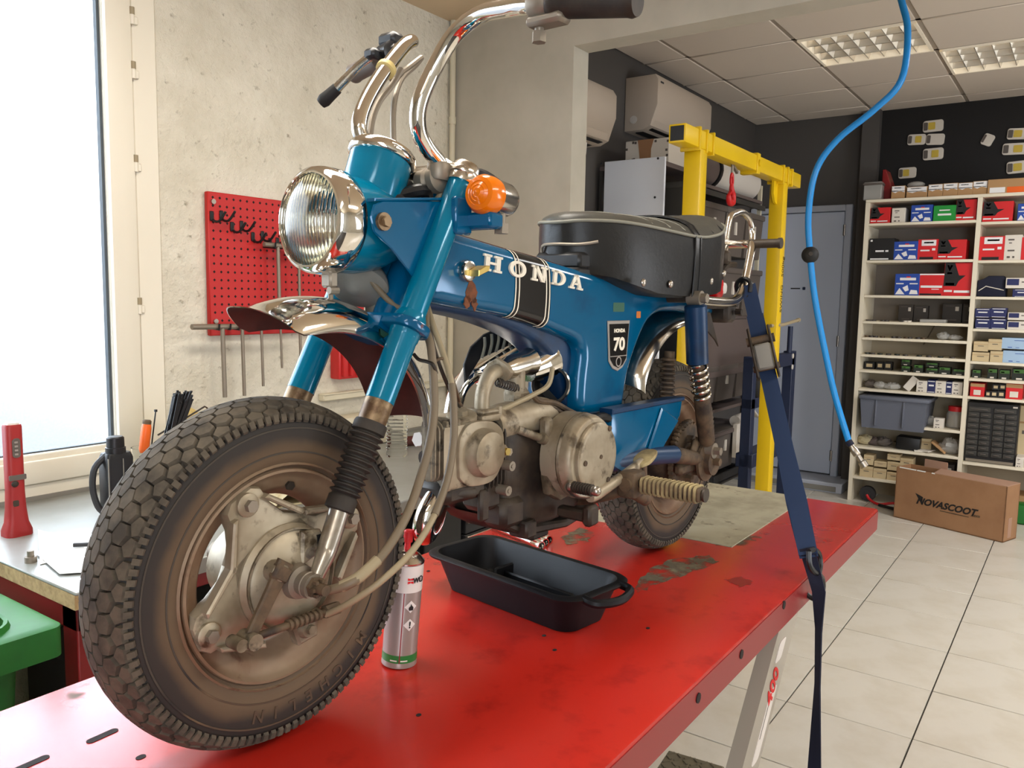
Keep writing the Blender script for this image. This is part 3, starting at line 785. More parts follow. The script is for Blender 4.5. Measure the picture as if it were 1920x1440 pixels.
# small-parts cabinet with drawers
p0, p1 = S(1815, 753, .03), S(1903, 868, .03)
t = thing('drawer_cabinet', 'black small-parts cabinet with clear drawers on the right bay lower shelf', 'cabinet', (XS + .12, (p0.y + p1.y) / 2, RZ[7]))
mb = MB(); mb.box2((XS + .04, p0.y, RZ[7]), (XS + .2, p1.y, p0.z), .004)
part(mb, 'body', MATS['box_black'], t)
w4 = (p0.y - p1.y) / 4.3
hh = (p0.z - RZ[7] - .03) / 10
for r_ in range(9):
    for c_ in range(4):
        if r_ == 0 and c_ % 2: continue
        wide = 2 if r_ == 0 else 1
        ya = p0.y - w4 * .12 - c_ * w4 - (w4 * .12 if c_ > 1 else 0); yb = ya - w4 * wide * .92
        zz = p0.z - .03 - r_ * hh
        mb = MB(); mb.box2((XS + .032, ya, zz - hh * .86), (XS + .045, yb, zz), .003)
        d = part(mb, 'drawer', MATS['bin_dark'], t)
        mb = MB(); mb.box2((XS + .024, ya - w4 * .2, zz - hh * .5), (XS + .034, yb + w4 * .2, zz - hh * .34), .002); part(mb, 'handle', MATS['bin_grey'], d)
mb = MB(); mb.box2((XS + .034, p0.y - .01, RZ[7] + .004), (XS + .042, p1.y + .01, RZ[7] + .022)); part(mb, 'base_strip', MATS['dull_steel'], t)
mb = MB(); mb.box2((XS + .036, p1.y + .035, p0.z - .022), (XS + .041, p1.y + .01, p0.z - .012)); part(mb, 'brand_plate', MATS['box_white'], t)
sbox((1905, 857, 1918, 878), 'white', 'narrow white box standing right of the drawer cabinet', RZ[7])
sbox((1909, 760, 1940, 850), 'kraft', 'tall pale carton right of the drawer cabinet, behind the narrow white box', RZ[7], .1, .16)
mb = MB(); p0 = S(1830, 905, .1); mb.box2((XS + .1, ym - .05, .0), (XS + .3, yr + .05, .17), .003)
single(mb, 'floor_carton', MATS['kraft'], 'brown carton on the floor under the right bay behind the large box', 'box')

# left bay, lower part
p0, p1 = S(1613, 739, -.05), S(1736, 800, -.05)
t = thing('storage_tote', 'large grey-blue plastic tote jutting out of the left bay', 'tote', (XS + .1, (p0.y + p1.y) / 2, LZ[8] + .13))
zb_ = half_z - .012
mb = MB()
ring = lambda y0, y1, xa, xb, z: [Vector((xa, y0, z)), Vector((xa, y1, z)), Vector((xb, y1, z)), Vector((xb, y0, z))]
mb.loft([ring(p0.y - .018, p1.y + .018, XS - .035, XS + .28, zb_ - .02), ring(p0.y, p1.y, XS - .05, XS + .3, p0.z - .012)], True, True)
part(mb, 'body', MATS['tote_grey'], t)
mb = MB(); mb.box2((XS - .062, p0.y + .004, p0.z - .03), (XS + .31, p1.y - .012, p0.z - .006), .006, 2); part(mb, 'rim', MATS['tote_grey'], t)
for f in (.25, .66):
    y = p0.y + (p1.y - p0.y) * f; mb = MB(); mb.box2((XS - .055, y - .006, zb_), (XS - .035, y + .006, p0.z - .03), .003); part(mb, 'rib', MATS['tote_grey'], t)
p0, p1 = S(1774, 762, .08), S(1806, 805, .08)
cy = (p0.y + p1.y) / 2; r = abs(p0.y - p1.y) / 2
t = thing('parts_jar', 'clear jar of small parts with red lid on the half shelf', 'jar', (XS + .08 + r, cy, half_z))
zt = p0.z
mb = MB(); mb.lathe([(r * .8, 0), (r, .01), (r, (zt - half_z) * .62), (r * .82, (zt - half_z) * .8)], (XS + .08 + r, cy, half_z), (0, 0, 1), 20); part(mb, 'glass', MATS['clear_bag'], t)
mb = MB(); mb.lathe([(r * .86, (zt - half_z) * .78), (r * .86, (zt - half_z))], (XS + .08 + r, cy, half_z), (0, 0, 1), 20); part(mb, 'lid', MATS['box_red'], t)
mb = MB()
rr = random.Random(3)
for k in range(60): 
    a = rr.uniform(0, 6.28); q = r * .8 * sqrt(rr.random()); mb.box((XS + .08 + r + q * cos(a), cy + q * sin(a), half_z + .012 + rr.random() * (zt - half_z) * .5), (.012, .012, .012), Matrix.Rotation(rr.uniform(0, 3), 3, 'Z') @ Matrix.Rotation(rr.uniform(0, 3), 3, 'X'))
o = part(mb, 'small_parts', MATS['small_carton'], t); o['kind'] = 'stuff'
sbox((1751, 784, 1768, 803), 'white', 'small white and red box in front of the red-lidded jar', half_z, .06, .02)
bag(1744, 792, .035, .14, half_z, 'clear_bag', 'crumpled bag behind the small white box on the half shelf', (1, 1.2, .9))
for k, (px, r_, m_, w) in enumerate(((1622, .045, 'rag', 'beige rag at the left end'), (1638, .04, 'panel_brown', 'grey-brown rag second from the left'), (1656, .045, 'bin_grey', 'grey rag beside the black box'))):
    bag(px, 826, r_, .1, LZ[8], m_, w + ' of the shelf below the grey tote', (1, 1.3, .75), 'rag', 'rag')
p0, p1 = S(1680, 820, .03), S(1724, 838, .03)
mb = MB(); mb.box((XS + .1, (p0.y + p1.y) / 2, LZ[8] + .045), (.12, abs(p0.y - p1.y), .088), Matrix.Rotation(.04, 3, 'X'), .008, 2)
single(mb, 'speaker_box', MATS['black_plastic'], 'black plastic box in the middle of the shelf below the grey tote', 'box')
sbox((1727, 822, 1745, 846), 'kraft', 'ochre cardboard packet right of the black plastic box', LZ[8], .05, .1)
for k, (px, w, a) in enumerate(((1722, 'left', .2), (1735, 'right', -.3))):
    p = S(px, 842, .02); mb = MB(); mb.box((XS + .07, p.y, LZ[8] + .006 + .004 * k), (.1, .07, .008), Matrix.Rotation(a, 3, 'Z'))
    single(mb, 'leaflet', MATS['box_white'], 'white folded leaflet lying in front of the ochre packet, ' + w + ' one', 'leaflet')
p = S(1756, 838, .03); mb = MB(); mb.box((XS + .08, p.y - .01, LZ[8] + .042), (.1, .012, .11), Matrix.Rotation(-.9, 3, 'X'), .002)
single(mb, 'thin_box', MATS['kraft'], 'thin brown box leaning over beside the clear bag', 'box')
bag(1783, 838, .062, .1, LZ[8], 'clear_bag', 'big crumpled clear bag at the right end below the half shelf', (1, 1.15, .85))
for k, (b, z, w) in enumerate((((1612.5, 873, 1636, 894), LZ[9], 'bottom of the first column'), ((1620, 852, 1637, 872.4), None, 'top of the first column'), ((1637.5, 877.5, 1661, 896), LZ[9], 'bottom of the second column'),
        ((1639, 864, 1662, 877), None, 'top of the second column'), ((1663, 884.5, 1686, 900), LZ[9], 'bottom of the third column'), ((1664, 865, 1687, 884), None, 'middle of the third column'),
        ((1664, 851, 1687, 864.5), None, 'top of the third column'), ((1688.5, 880.5, 1711, 903), LZ[9], 'bottom of the fourth column'), ((1688, 858, 1711, 880), None, 'top of the fourth column'))):
    sbox(b, 'kraft', 'small beige carton on the lowest left shelf, ' + w, z, .1, .03, 'small cartons on the lowest shelf')
sbox((1754, 868, 1788, 900), 'dark', 'teal-grey case at the right of the lowest left shelf', LZ[9], .12, .06)
p = S(1627.5, 917, .06)
t = thing('cable_reel', 'dark round reel with red cord on the floor under the shelving', 'reel', (p.x, p.y, 0))
mb = MB(); mb.cyl((p.x - .02, p.y, .055), (p.x + .02, p.y, .055), .052, seg=22); mb.cyl((p.x - .026, p.y, .055), (p.x - .02, p.y, .055), .02, seg=12); part(mb, 'reel', MATS['dark_plastic'], t)
mb = MB(); mb.tube([(p.x - .03, p.y, .05), (p.x - .05, p.y - .03, .02), (p.x - .1, p.y - .1, .012), (p.x - .08, p.y - .2, .03), (p.x - .16, p.y - .3, .012)], .009, 8, 5); part(mb, 'cord', MATS['box_red'], t)
mb = MB(); mb.tube([(p.x - .12, p.y - .1, .012), (p.x - .17, p.y - .2, .012), (p.x - .2, p.y - .29, .012)], .010, 8, 5); single(mb, 'power_cord', MATS['black_rubber'], 'black power cord on the tiles beside the reel with red cord', 'cord')

# on top of the shelving
for b, st, w in (((1672, 349, 1696, 371), 'kraftlabel', 'first from the left'), ((1700, 351, 1738, 369.5), 'kraftlabel', 'under the small bag'), ((1741, 346, 1767, 368), 'kraftlabel', 'third from the left'),
        ((1769, 344, 1795, 367), 'kraftlabel', 'fourth from the left'), ((1797, 343, 1823, 366), 'kraftlabel', 'fifth from the left'), ((1825, 340, 1851, 365), 'kraftlabel', 'next to the long orange one')):
    sbox(b, st, 'kraft box with white label on top of the shelving, ' + w, ztop, .12, .02, 'kraft boxes on top of the shelving')
sbox((1853, 337, 1935, 362), 'orange', 'long orange and brown box on top of the shelving', ztop, .14, .01)
p = S(1718, 344, .08); mb = MB(); mb.sphere((XS + .08, p.y, S(1718, 350.5, .02).z + .022), .05, 14, 8, (1, 1.1, .42)); single(mb, 'small_bag', MATS['clear_bag'], 'small bag of parts lying on a kraft box', 'bag')
p0, p1 = S(1655, 318, .1), S(1671, 371, .1)
mb = MB(); mb.prism([(p0.y, ztop), (p1.y, ztop), (p1.y + .01, ztop + .11), (p0.y - .02, p0.z), (p0.y, p0.z)], YZ, XS + .1, XS + .26, .004, 1)
single(mb, 'red_folder', MATS['red_edge'], 'red folder standing at the left end of the shelving top', 'folder')
p0, p1 = S(1620, 342, .02), S(1652, 371, .02)
t = thing('clear_crate', 'small grey translucent crate at the top left corner of the shelving', 'crate', (XS + .1, (p0.y + p1.y) / 2, ztop))
mb = MB(); mb.box2((XS + .02, p0.y, ztop), (XS + .2, p1.y, p0.z), .005); part(mb, 'body', MATS['clear_bag'], t)
mb = MB(); mb.box2((XS + .014, p0.y + .005, p0.z - .022), (XS + .206, p1.y - .005, p0.z - .008), .003); part(mb, 'rim', MATS['bin_grey'], t)

# big carton on the floor
A = on(1675, 969, 'z', 0); B = on(1880, 1018, 'z', 0); D = on(1906, 1009, 'z', 0)
ex = (B - A).normalized(); L_ = (B - A).length; dv = Vector((ex.y, -ex.x, 0)); dv = dv if dv.x > 0 else -dv
Wd = 0.17
up = Vector((0, 0, 1))
hc = 0.335
t = thing('shipping_carton', 'large open brown carton with black winged print on the white tiles', 'box', A + ex * L_ / 2 + dv * Wd / 2)
cf = lambda u, v, d: A + ex * u + dv * v + up * d
mb = MB()
th = .006
for q in ((0, 0, L_, th), (0, Wd - th, L_, Wd), (0, 0, th, Wd), (L_ - th, 0, L_, Wd)):
    mb.prism([(q[0], q[1]), (q[2], q[1]), (q[2], q[3]), (q[0], q[3])], cf, 0.001, hc)
mb.prism([(0, 0), (L_, 0), (L_, Wd), (0, Wd)], cf, 0.001, .008)
part(mb, 'carton_body', MATS['carton'], t)
mb = MB(); mb.prism([(L_ * .36, .0), (L_, .0), (L_, Wd), (L_ * .30, Wd)], cf, hc, hc + .005); part(mb, 'lid', MATS['carton_in'], t)
mb = MB(); mb.prism([(L_ * .14, Wd - .004), (L_ * .36, Wd - .004), (L_ * .36, Wd), (L_ * .14, Wd)], cf, hc, hc + .05); part(mb, 'flap', MATS['carton_in'], t)
mb = MB()
for q in ((.03, .19), (.2, .28), (.34, .37)): mb.prism([(L_ * q[0], -.002), (L_ * q[1], -.002), (L_ * q[1], th + .001), (L_ * q[0], th + .001)], cf, hc - .004, hc + .0015)
part(mb, 'torn_edge', MATS['paper'], t)
mb = MB(); mb.prism([(L_, Wd * .3), (L_ + .0015, Wd * .3), (L_ + .0015, Wd * .55), (L_, Wd * .55)], cf, .02, .14); part(mb, 'tape', MATS['carton_in'], t)
base = WL[t.name]
tm = lambda u, z: frame(cf(u, -.001, z) - base, ex, up)
text('NOVASCOOT', .058, 'lettering', MATS['print_black'], t, tm(L_ * .485, hc * .42), shear=.35, bold=.0022, sx=1.0)
text('.com', .026, 'lettering', MATS['oily_brown'], t, tm(L_ * .755, hc * .375), shear=.3, bold=.001)
mb = MB(); mb.prism([(L_ * .20, hc * .56), (L_ * .275, hc * .51), (L_ * .268, hc * .40), (L_ * .245, hc * .425)], lambda u, v, d: cf(u, d, v), -.001, .0004); part(mb, 'wing_emblem', MATS['print_black'], t)
mb = MB(); mb.prism([(L_ * .44, hc * .315), (L_ * .70, hc * .315), (L_ * .70, hc * .33), (L_ * .44, hc * .33)], lambda u, v, d: cf(u, d, v), -.001, .0004); part(mb, 'small_print', MATS['oily_brown'], t)
q = on(1908, 990, 'z', 0)
mb = MB(); mb.box2((q.x + .10, q.y - .30, 0), (q.x + .34, q.y + .03, .135), .01); single(mb, 'green_crate', MATS['bin_green'], 'green crate behind the right end of the brown carton', 'crate')

# ------------------------------------------------------------------ air conditioners on the left wall of the back room
def aircon(x0, x1, z0, hgt, label):
    dp = .205
    t = thing('air_conditioner', label, 'air conditioner', ((x0 + x1) / 2, YW - dp / 2, z0), group='wall air conditioners')
    pr = [(YW - .002, z0), (YW - .12, z0), (YW - .165, z0 + .02), (YW - .19, z0 + .09), (YW - dp, z0 + .13), (YW - dp, z0 + hgt - .03), (YW - dp + .02, z0 + hgt), (YW - .002, z0 + hgt)]
    mb = MB(); mb.prism(pr, lambda u, v, d: Vector((d, u, v)), x0, x1, .006, 2); part(mb, 'casing', MATS['ac_front'], t)
    mb = MB(); mb.prism([(YW - .05, z0 - .001), (YW - .155, z0 + .012), (YW - .158, z0 + .008), (YW - .05, z0 - .006)], lambda u, v, d: Vector((d, u, v)), x0 + .05, x1 - .05); part(mb, 'air_outlet', MATS['black_plastic'], t)
    mb = MB(); mb.prism([(YW - .163, z0 + .03), (YW - .188, z0 + .10), (YW - .192, z0 + .10), (YW - .168, z0 + .026)], lambda u, v, d: Vector((d, u, v)), x0 + .03, x1 - .03); part(mb, 'flap', MATS['ac_front'], t)
    mb = MB(); mb.cyl((x0 - .003, YW - .06, z0 + .06), (x0, YW - .06, z0 + .06), .022, seg=16); mb.cyl((x0 - .004, YW - .06, z0 + .06), (x0 - .002, YW - .06, z0 + .06), .014, seg=16); part(mb, 'side_cap', MATS['white_plastic'], t)
    mb = MB(); mb.box2((x0 + .03, YW - dp - .001, z0 + hgt - .045), (x0 + .07, YW - dp, z0 + hgt - .035)); part(mb, 'badge', MATS['dark_plastic'], t)
aircon(3.62, 4.40, H + 1.50, .295, 'white wall air conditioner under the tiled ceiling, above the yellow gantry beam')
aircon(2.36, 3.15, H + 1.335, .27, 'white wall air conditioner half hidden behind the grey partition edge')
mb = MB(); mb.tube([(3.02, YW - .1, H + 1.335), (3.02, YW - .09, H + 1.26), (3.03, YW - .03, H + 1.2), (3.03, YW - .02, .9), (3.03, YW - .02, .3)], .011, 8, 4)
single(mb, 'condensate_pipe', MATS['white_plastic'], 'thin white pipe dropping from the half hidden air conditioner', 'pipe')
mb = MB(); mb.box2((2.60, YW - .05, .3), (2.72, YW, H + 1.30), .008)
single(mb, 'pipe_duct', MATS['white_plastic'], 'wide white duct below the half hidden air conditioner', 'duct')

# ------------------------------------------------------------------ storage rack behind the gantry
px_x = 3.30
a = on(1115, 305, 'x', px_x); b = on(1247, 293, 'x', px_x)
y1_, y0_, zt_ = a.y, b.y, b.z
t = thing('white_cupboard', 'white cupboard side panel, left of the grey bins', 'cupboard', (px_x + .17, (y0_ + YW) / 2, 0))
mb = MB(); mb.box2((px_x, y0_, .05), (px_x + .018, min(y1_, YW - .06), zt_), .002); part(mb, 'side_panel', MATS['white_panel'], t)
mb = MB(); mb.box2((px_x + .018, y0_ + .002, zt_ - .045), (3.655, YW - .02, zt_ - .02), .002); part(mb, 'top_board', MATS['panel_brown'], t)
mb = MB(); mb.box2((px_x + .018, YW - .04, .05), (3.655, YW - .02, zt_ - .045)); part(mb, 'back_panel', MATS['bin_dark'], t)
mb = MB()
for px, py in ((1234, 297), (1228, 370), (1128, 307)):
    q = on(px, py, 'x', px_x); mb.cyl((px_x - .003, q.y, q.z), (px_x, q.y, q.z), .006, seg=8)
part(mb, 'screw', MATS['dark_plastic'], t)
zc = zt_ - .02
t = thing('taped_carton', 'white carton with torn brown tape on top of the white cupboard', 'box', (px_x + .3, 1.20, zc))
c0, c1 = on(1172, 300, 'x', px_x + .08), on(1255, 257, 'x', px_x + .08)
mb = MB(); mb.box2((px_x + .08, c1.y, zc), (px_x + .34, min(c0.y, YW - .02), c1.z), .003); part(mb, 'carton', MATS['box_white'], t)
ym_ = c1.y + (c0.y - c1.y) * .52
mb = MB(); mb.prism([(ym_ - .03, zc), (ym_ + .03, zc), (ym_ + .045, c1.z - .02), (ym_ + .05, c1.z + .0005), (ym_ - .045, c1.z + .0005), (ym_ - .03, c1.z - .05)], YZ, px_x + .078, px_x + .08); part(mb, 'tape', MATS['carton'], t)
mb = MB()
rr = random.Random(5)
for k in range(14):
    y = c1.y + rr.random() * (c0.y - c1.y); z = zc + .01 + rr.random() * (c1.z - zc - .02); mb.box2((px_x + .0785, y, z), (px_x + .08, y + .012, z + .012))
part(mb, 'specks', MATS['bin_grey'], t)
# rack frame
RX0, RX1, RY = 3.66, 4.72, 0.98
lev = [H + 1.20, H + .86, H + .46, H + .17, H - .10, H - .35, 0.12]
t = thing('storage_rack', 'tall dark storage rack of shelves behind the yellow gantry', 'rack', ((RX0 + RX1) / 2, (RY + YW) / 2, 0))
for x in (RX0, RX1):
    for y in (RY + .02, YW - .04):
        mb = MB(); mb.box2((x - .012, y - .012, 0), (x + .012, y + .012, lev[0] + .10)); part(mb, 'post', MATS['pipe_cream'], t)
for z in lev[:1] + lev[2:]:
    mb = MB(); mb.box2((RX0, RY, z - .02), (RX1, YW - .03, z), .002); part(mb, 'shelf_board', MATS['panel_brown'], t)
mb = MB(); mb.box2((RX0, YW - .03, 0.05), (RX1, YW - .024, lev[0])); part(mb, 'back_board', MATS['bin_dark'], t)
def bin_(x0, x1, z0, z1, label, m='bin_grey', group=None, y0=RY - .02, y1=RY + .34):
    t = thing('storage_bin', label, 'bin', ((x0 + x1) / 2, (y0 + y1) / 2, z0), group=group)
    g = .014
    rg = lambda a, b, c, d, z: [Vector((a, c, z)), Vector((b, c, z)), Vector((b, d, z)), Vector((a, d, z))]
    mb = MB(); mb.loft([rg(x0 + g, x1 - g, y0 + g, y1 - g, z0), rg(x0, x1, y0, y1, z1 - .03)], True, True); part(mb, 'body', MATS[m], t)
    mb = MB(); mb.box2((x0 - .006, y0 - .012, z1 - .034), (x1 + .006, y1 + .01, z1), .006, 2); part(mb, 'rim', MATS[m], t)
    mb = MB(); mb.box2(((x0 + x1) / 2 - .012, y0 - .004, z0 + (z1 - z0) * .45), ((x0 + x1) / 2 + .012, y0 + .006, z0 + (z1 - z0) * .72)); part(mb, 'label', MATS['box_white'], t)
    return t
G = 'grey bins in the rack'
def binrow(z0, z1, xs, words, m='bin_grey'):
    for (a, b), w in zip(xs, words): bin_(a, b, z0, z1, w, m, G)
binrow(lev[1] - .04, lev[1] + .24, ((3.70, 4.02), (4.04, 4.36), (4.38, 4.69)), ('grey storage bin just right of the left gantry post', 'grey storage bin under the red hook, middle of the upper row', 'grey storage bin beside the right gantry post, upper row'))
binrow(lev[2], lev[2] + .29, ((3.70, 4.02), (4.04, 4.36), (4.38, 4.69)), ('grey storage bin of the second row, hidden behind the seat', 'grey storage bin behind the seat back end, second row', 'grey storage bin seen through the grab rail loop'))
bin_(3.42, 3.62, H + .86, H + 1.17, 'dark tall bin between the white cupboard and the left gantry post', 'bin_dark', G, RY - .05, RY + .3)
for x in (3.50,): 
    mb = MB(); mb.box2((3.322, RY - .04, H + .83), (3.648, YW - .05, H + .855)); single(mb, 'side_shelf', MATS['panel_brown'], 'short brown shelf carrying the dark tall bin', 'shelf')
# brown side panel and bins of the lower rack
q0, q1 = on(1333, 590, 'y', RY - .03), on(1412, 692, 'y', RY - .03)
mb = MB(); mb.box2((q0.x - .1, RY - .03, q1.z - .01), (q1.x - .02, RY - .012, H + .44), .003)
single(mb, 'brown_panel', MATS['panel_brown'], 'large grey-brown board standing behind the rear shock absorber', 'board')
binrow(lev[4] + .05, lev[4] + .27, ((3.70, 4.0), (4.02, 4.32), (4.34, 4.66)), ('grey bin right behind the rear spring, lower row', 'grey bin with dark marks below the brown board', 'grey bin nearest the blue strap, lower row'))
t = thing('paper_roll', 'white paper roll lying on crumpled sheets in the lower rack', 'roll', (4.55, RY + .02, lev[5] + .12))
q = on(1400, 782, 'y', RY - .04)
mb = MB(); mb.cyl((q.x - .16, q.y + .02, q.z - .01), (q.x + .10, q.y + .02, q.z + .0), .035, seg=16); part(mb, 'roll', MATS['white_plastic'], t)
mb = MB(); mb.box((q.x + .06, q.y - .005, q.z + .035), (.2, .06, .012), Matrix.Rotation(.5, 3, 'Y'), .003); part(mb, 'sheet', MATS['box_white'], t)
mb = MB(); mb.box2((RX0 + .05, RY - .04, q.z - .07), (q.x + .14, RY + .25, q.z - .045), .004); single(mb, 'drawer_tray', MATS['panel_brown'], 'brown tray under the white paper roll', 'tray')
t = bin_(4.02, 4.36, lev[5] - .13, lev[5] + .12, 'beige bin behind the rear wheel, under the tray', 'bin_grey', G)
mb = MB(); q0, q1 = on(1380, 795, 'y', RY - .05), on(1397, 850, 'y', RY - .05); mb.box2((q0.x, RY - .06, q1.z), (q1.x + .02, RY - .03, q0.z), .003)
single(mb, 'white_upright_box', MATS['box_white'], 'narrow white box standing left of the yellow post foot', 'box')
q0 = on(1365, 885, 'y', RY - .04)
t = thing('black_tray', 'black open tray on the lowest rack shelf by the table end', 'tray', (q0.x, RY + .05, q0.z - .04))
mb = MB(); mb.box2((q0.x - .28, RY - .06, q0.z - .05), (q0.x + .2, RY + .22, q0.z - .02), .004); part(mb, 'base', MATS['bin_dark'], t)
mb = MB()
for a, b in (((-.28, -.06), (.2, -.045)), ((-.28, .205), (.2, .22)), ((-.28, -.06), (-.265, .22)), ((.185, -.06), (.2, .22))):
    mb.box2((q0.x + a[0], RY + a[1], q0.z - .04), (q0.x + b[0], RY + b[1], q0.z + .02), .003)
part(mb, 'rim', MATS['dark_plastic'], t)
# white casing and beige boxes lying on top of the rack
cz = lev[0]
mb = MB(); mb.cyl((3.98, RY + .10, cz + .105), (4.66, RY + .10, cz + .105), .105, seg=26)
t = thing('white_casing', 'long white rounded casing lying on the rack top behind the gantry beam', 'casing', (4.3, RY + .1, cz))
part(mb, 'shell', MATS['white_plastic'], t)
mb = MB(); mb.cyl((3.955, RY + .10, cz + .105), (3.985, RY + .10, cz + .105), .112, seg=26); part(mb, 'end_ring', MATS['black_plastic'], t)
mb = MB(); mb.cyl((3.72, RY + .10, cz + .105), (3.955, RY + .10, cz + .105), .100, seg=26); part(mb, 'end_cap', MATS['panel_brown'], t)
mb = MB(); mb.box2((3.70, RY - .01, lev[0] - .06), (4.75, RY + .005, lev[0] - .03)); single(mb, 'rack_rail', MATS['bin_dark'], 'dark rail along the front of the upper rack shelf', 'rail')

# ------------------------------------------------------------------ yellow gantry
YG = 0.55
g0 = on(1270, 242, 'y', YG); g1 = on(1490, 322, 'y', YG)
zg = (g0.z + g1.z) / 2 - .035
t = thing('gantry_hoist', 'yellow steel gantry with top beam and a red hook, behind the seat', 'gantry', ((g0.x + g1.x) / 2, YG, 0))
xl, xr = on(1303, 330, 'y', YG).x, on(1458, 400, 'y', YG).x
mb = MB(); mb.box2((g0.x, YG - .036, zg - .036), (g1.x, YG + .036, zg + .036), .004, 2); part(mb, 'beam', MATS['yellow_paint'], t)
mb = MB(); mb.box2((g0.x - .002, YG - .028, zg - .028), (g0.x + .003, YG + .028, zg + .028)); part(mb, 'beam_end', MATS['black_plastic'], t)
for x in (xl, xr):
    mb = MB(); mb.box2((x - .036, YG - .036, 0.0), (x + .036, YG + .036, zg - .036), .004, 2); part(mb, 'post', MATS['yellow_paint'], t)
    for k in (-.055, .02, .09):
        mb = MB(); mb.box2((x + k - .007, YG - .043, zg - .048), (x + k + .007, YG + .043, zg + .045), .002); part(mb, 'clamp_band', MATS['yellow_paint'], t)
    for sx in (1, -1):
        mb = MB(); mb.prism([(x + sx * .036, .18), (x + sx * .036, .28), (x + sx * .26, .04), (x + sx * .22, .0)], XZ, YG - .02, YG + .02); part(mb, 'foot_brace', MATS['yellow_paint'], t)
    mb = MB(); mb.box2((x - .3, YG - .04, 0), (x + .3, YG + .04, .04), .004); part(mb, 'foot', MATS['yellow_paint'], t)
    sx = 1 if x == xl else -1
    mb = MB(); mb.prism([(x + sx * .036, zg - .036), (x + sx * .10, zg - .036), (x + sx * .10, zg - .10), (x + sx * .07, zg - .14), (x + sx * .036, zg - .15)], XZ, YG - .006, YG + .006); part(mb, 'gusset', MATS['yellow_paint'], t)
mb = MB(); xm = on(1408, 290, 'y', YG).x; mb.box2((xm - .02, YG - .042, zg - .05), (xm + .02, YG + .042, zg + .046), .003); mb.cyl((xm, YG - .05, zg), (xm, YG - .04, zg), .016, seg=10); part(mb, 'beam_clamp', MATS['yellow_paint'], t)
# hook
xh = on(1373, 320, 'y', YG).x
mb = MB(); mb.tube([(xh, YG, zg - .03), (xh, YG, zg - .082)], .006, 8); mb.box((xh + .03, YG, zg - .05), (.07, .012, .012), Matrix.Rotation(.4, 3, 'Y')); part(mb, 'shackle', MATS['dull_steel'], t)
mb = MB()
k_ = .62; hz = lambda dx, dz: (xh + dx * k_, YG, zg - .075 - dz * k_)
mb.tube([hz(-.018, .025), hz(0, 0), hz(.018, .025), hz(.016, .075), hz(-.016, .075)], .006, 8, 4, closed=True)
mb.tube([hz(0, .075), hz(.008, .12), hz(.036, .155), hz(.024, .205), hz(-.024, .208), hz(-.05, .17), hz(-.036, .145)], [.008, .012, .014, .017, .015, .011, .005], 10, 4)
mb.prism([hz(-.004, .115)[::2], hz(-.042, .146)[::2], hz(-.036, .158)[::2], hz(.008, .132)[::2]], XZ, YG - .006, YG + .006)
part(mb, 'hook', MATS['red_hook'], t, 'red lifting hook hanging from the beam')
# chain beside the left post, crank handle on the right post
mb = MB()
for k in range(15):
    z = zg - .12 - k * .028; mb.tube([Vector((xl + .055, YG, z)) + (Vector((cos(q) * .008, 0, sin(q) * .016)) if k % 2 else Vector((0, cos(q) * .008, sin(q) * .016))) for q in [i * pi / 4 for i in range(8)]], .0034, 5, closed=True)
part(mb, 'chain', MATS['black_plastic'], t)
mb = MB(); z = zg - .50; mb.box2((xl + .036, YG - .02, z), (xl + .075, YG + .02, z + .12), .01, 2); part(mb, 'chain_stop', MATS['yellow_paint'], t)
zz = on(1455, 608, 'y', YG).z
mb = MB(); mb.tube([(xr - .05, YG - .01, zz - .006), (xr + .05, YG - .045, zz), (xr + .29, YG - .05, zz + .02)], .009, 8); mb.cyl((xr + .285, YG - .05, zz + .02), (xr + .31, YG - .05, zz + .022), .012, seg=8); part(mb, 'crank_handle', MATS['cable_light'], t)
for py, s in ((500, '500kg'), (560, 'SWING')):
    zz = on(1466, py, 'y', YG - .04).z
    text(s, .045, 'lettering', MATS['print_black'], t, frame((xr + .02 - WL[t.name].x, -.0362, zz), (0, 0, 1), (-1, 0, 0)), shear=0)

# dark blue engine stand beyond the gantry
q0 = on(1462, 655, 'y', .75); 
t = thing('engine_stand', 'dark blue steel stand between the yellow post and the grey door', 'stand', (q0.x + .1, .75, 0))
xs = q0.x
for dx, zt2 in ((.0, q0.z), (.16, q0.z)):
    pass
x_a, x_b = on(1448, 660, 'y', .75).x, on(1482, 660, 'y', .75).x
ztp = on(1480, 658, 'y', .75).z
mb = MB(); mb.box2((x_b - .05, .72, 0), (x_b + .03, .78, ztp), .003); part(mb, 'mast', MATS['stand_blue'], t)
mb = MB(); mb.box2((x_a - .42, .72, ztp - .09), (x_b, .78, ztp - .01), .003); part(mb, 'cross_bar', MATS['stand_blue'], t)
mb = MB(); mb.cyl((x_b - .06, .74, ztp - .02), (x_b - .06, .74, ztp + .16), .016, seg=10); part(mb, 'pin', MATS['stand_blue'], t)
mb = MB(); mb.cyl((x_b - .05, .715, ztp - .03), (x_b - .05, .72, ztp - .03), .016, seg=10); mb.cyl((x_b - .05, .715, ztp - .10), (x_b - .05, .72, ztp - .10), .016, seg=10); part(mb, 'bolt', MATS['white_plastic'], t)
zz = on(1420, 752, 'y', .75).z
mb = MB(); mb.box2((x_a - .42, .72, zz - .03), (x_a - .02, .78, zz + .03), .003); part(mb, 'lower_bar', MATS['stand_blue'], t)
mb = MB(); mb.box2((x_a - .42, .72, 0), (x_a - .36, .78, ztp), .003); part(mb, 'rear_post', MATS['stand_blue'], t)
zz = on(1430, 845, 'y', .75).z
mb = MB(); mb.box2((x_a - .42, .70, zz - .05), (x_b - .04, .80, zz + .03), .004); part(mb, 'base_beam', MATS['stand_blue'], t)
mb = MB(); q = on(1418, 712, 'y', .75); mb.sphere((q.x, .75, q.z), .07, 14, 10, (1, .8, 1.9)); part(mb, 'cushion', MATS['black_rubber'], t)

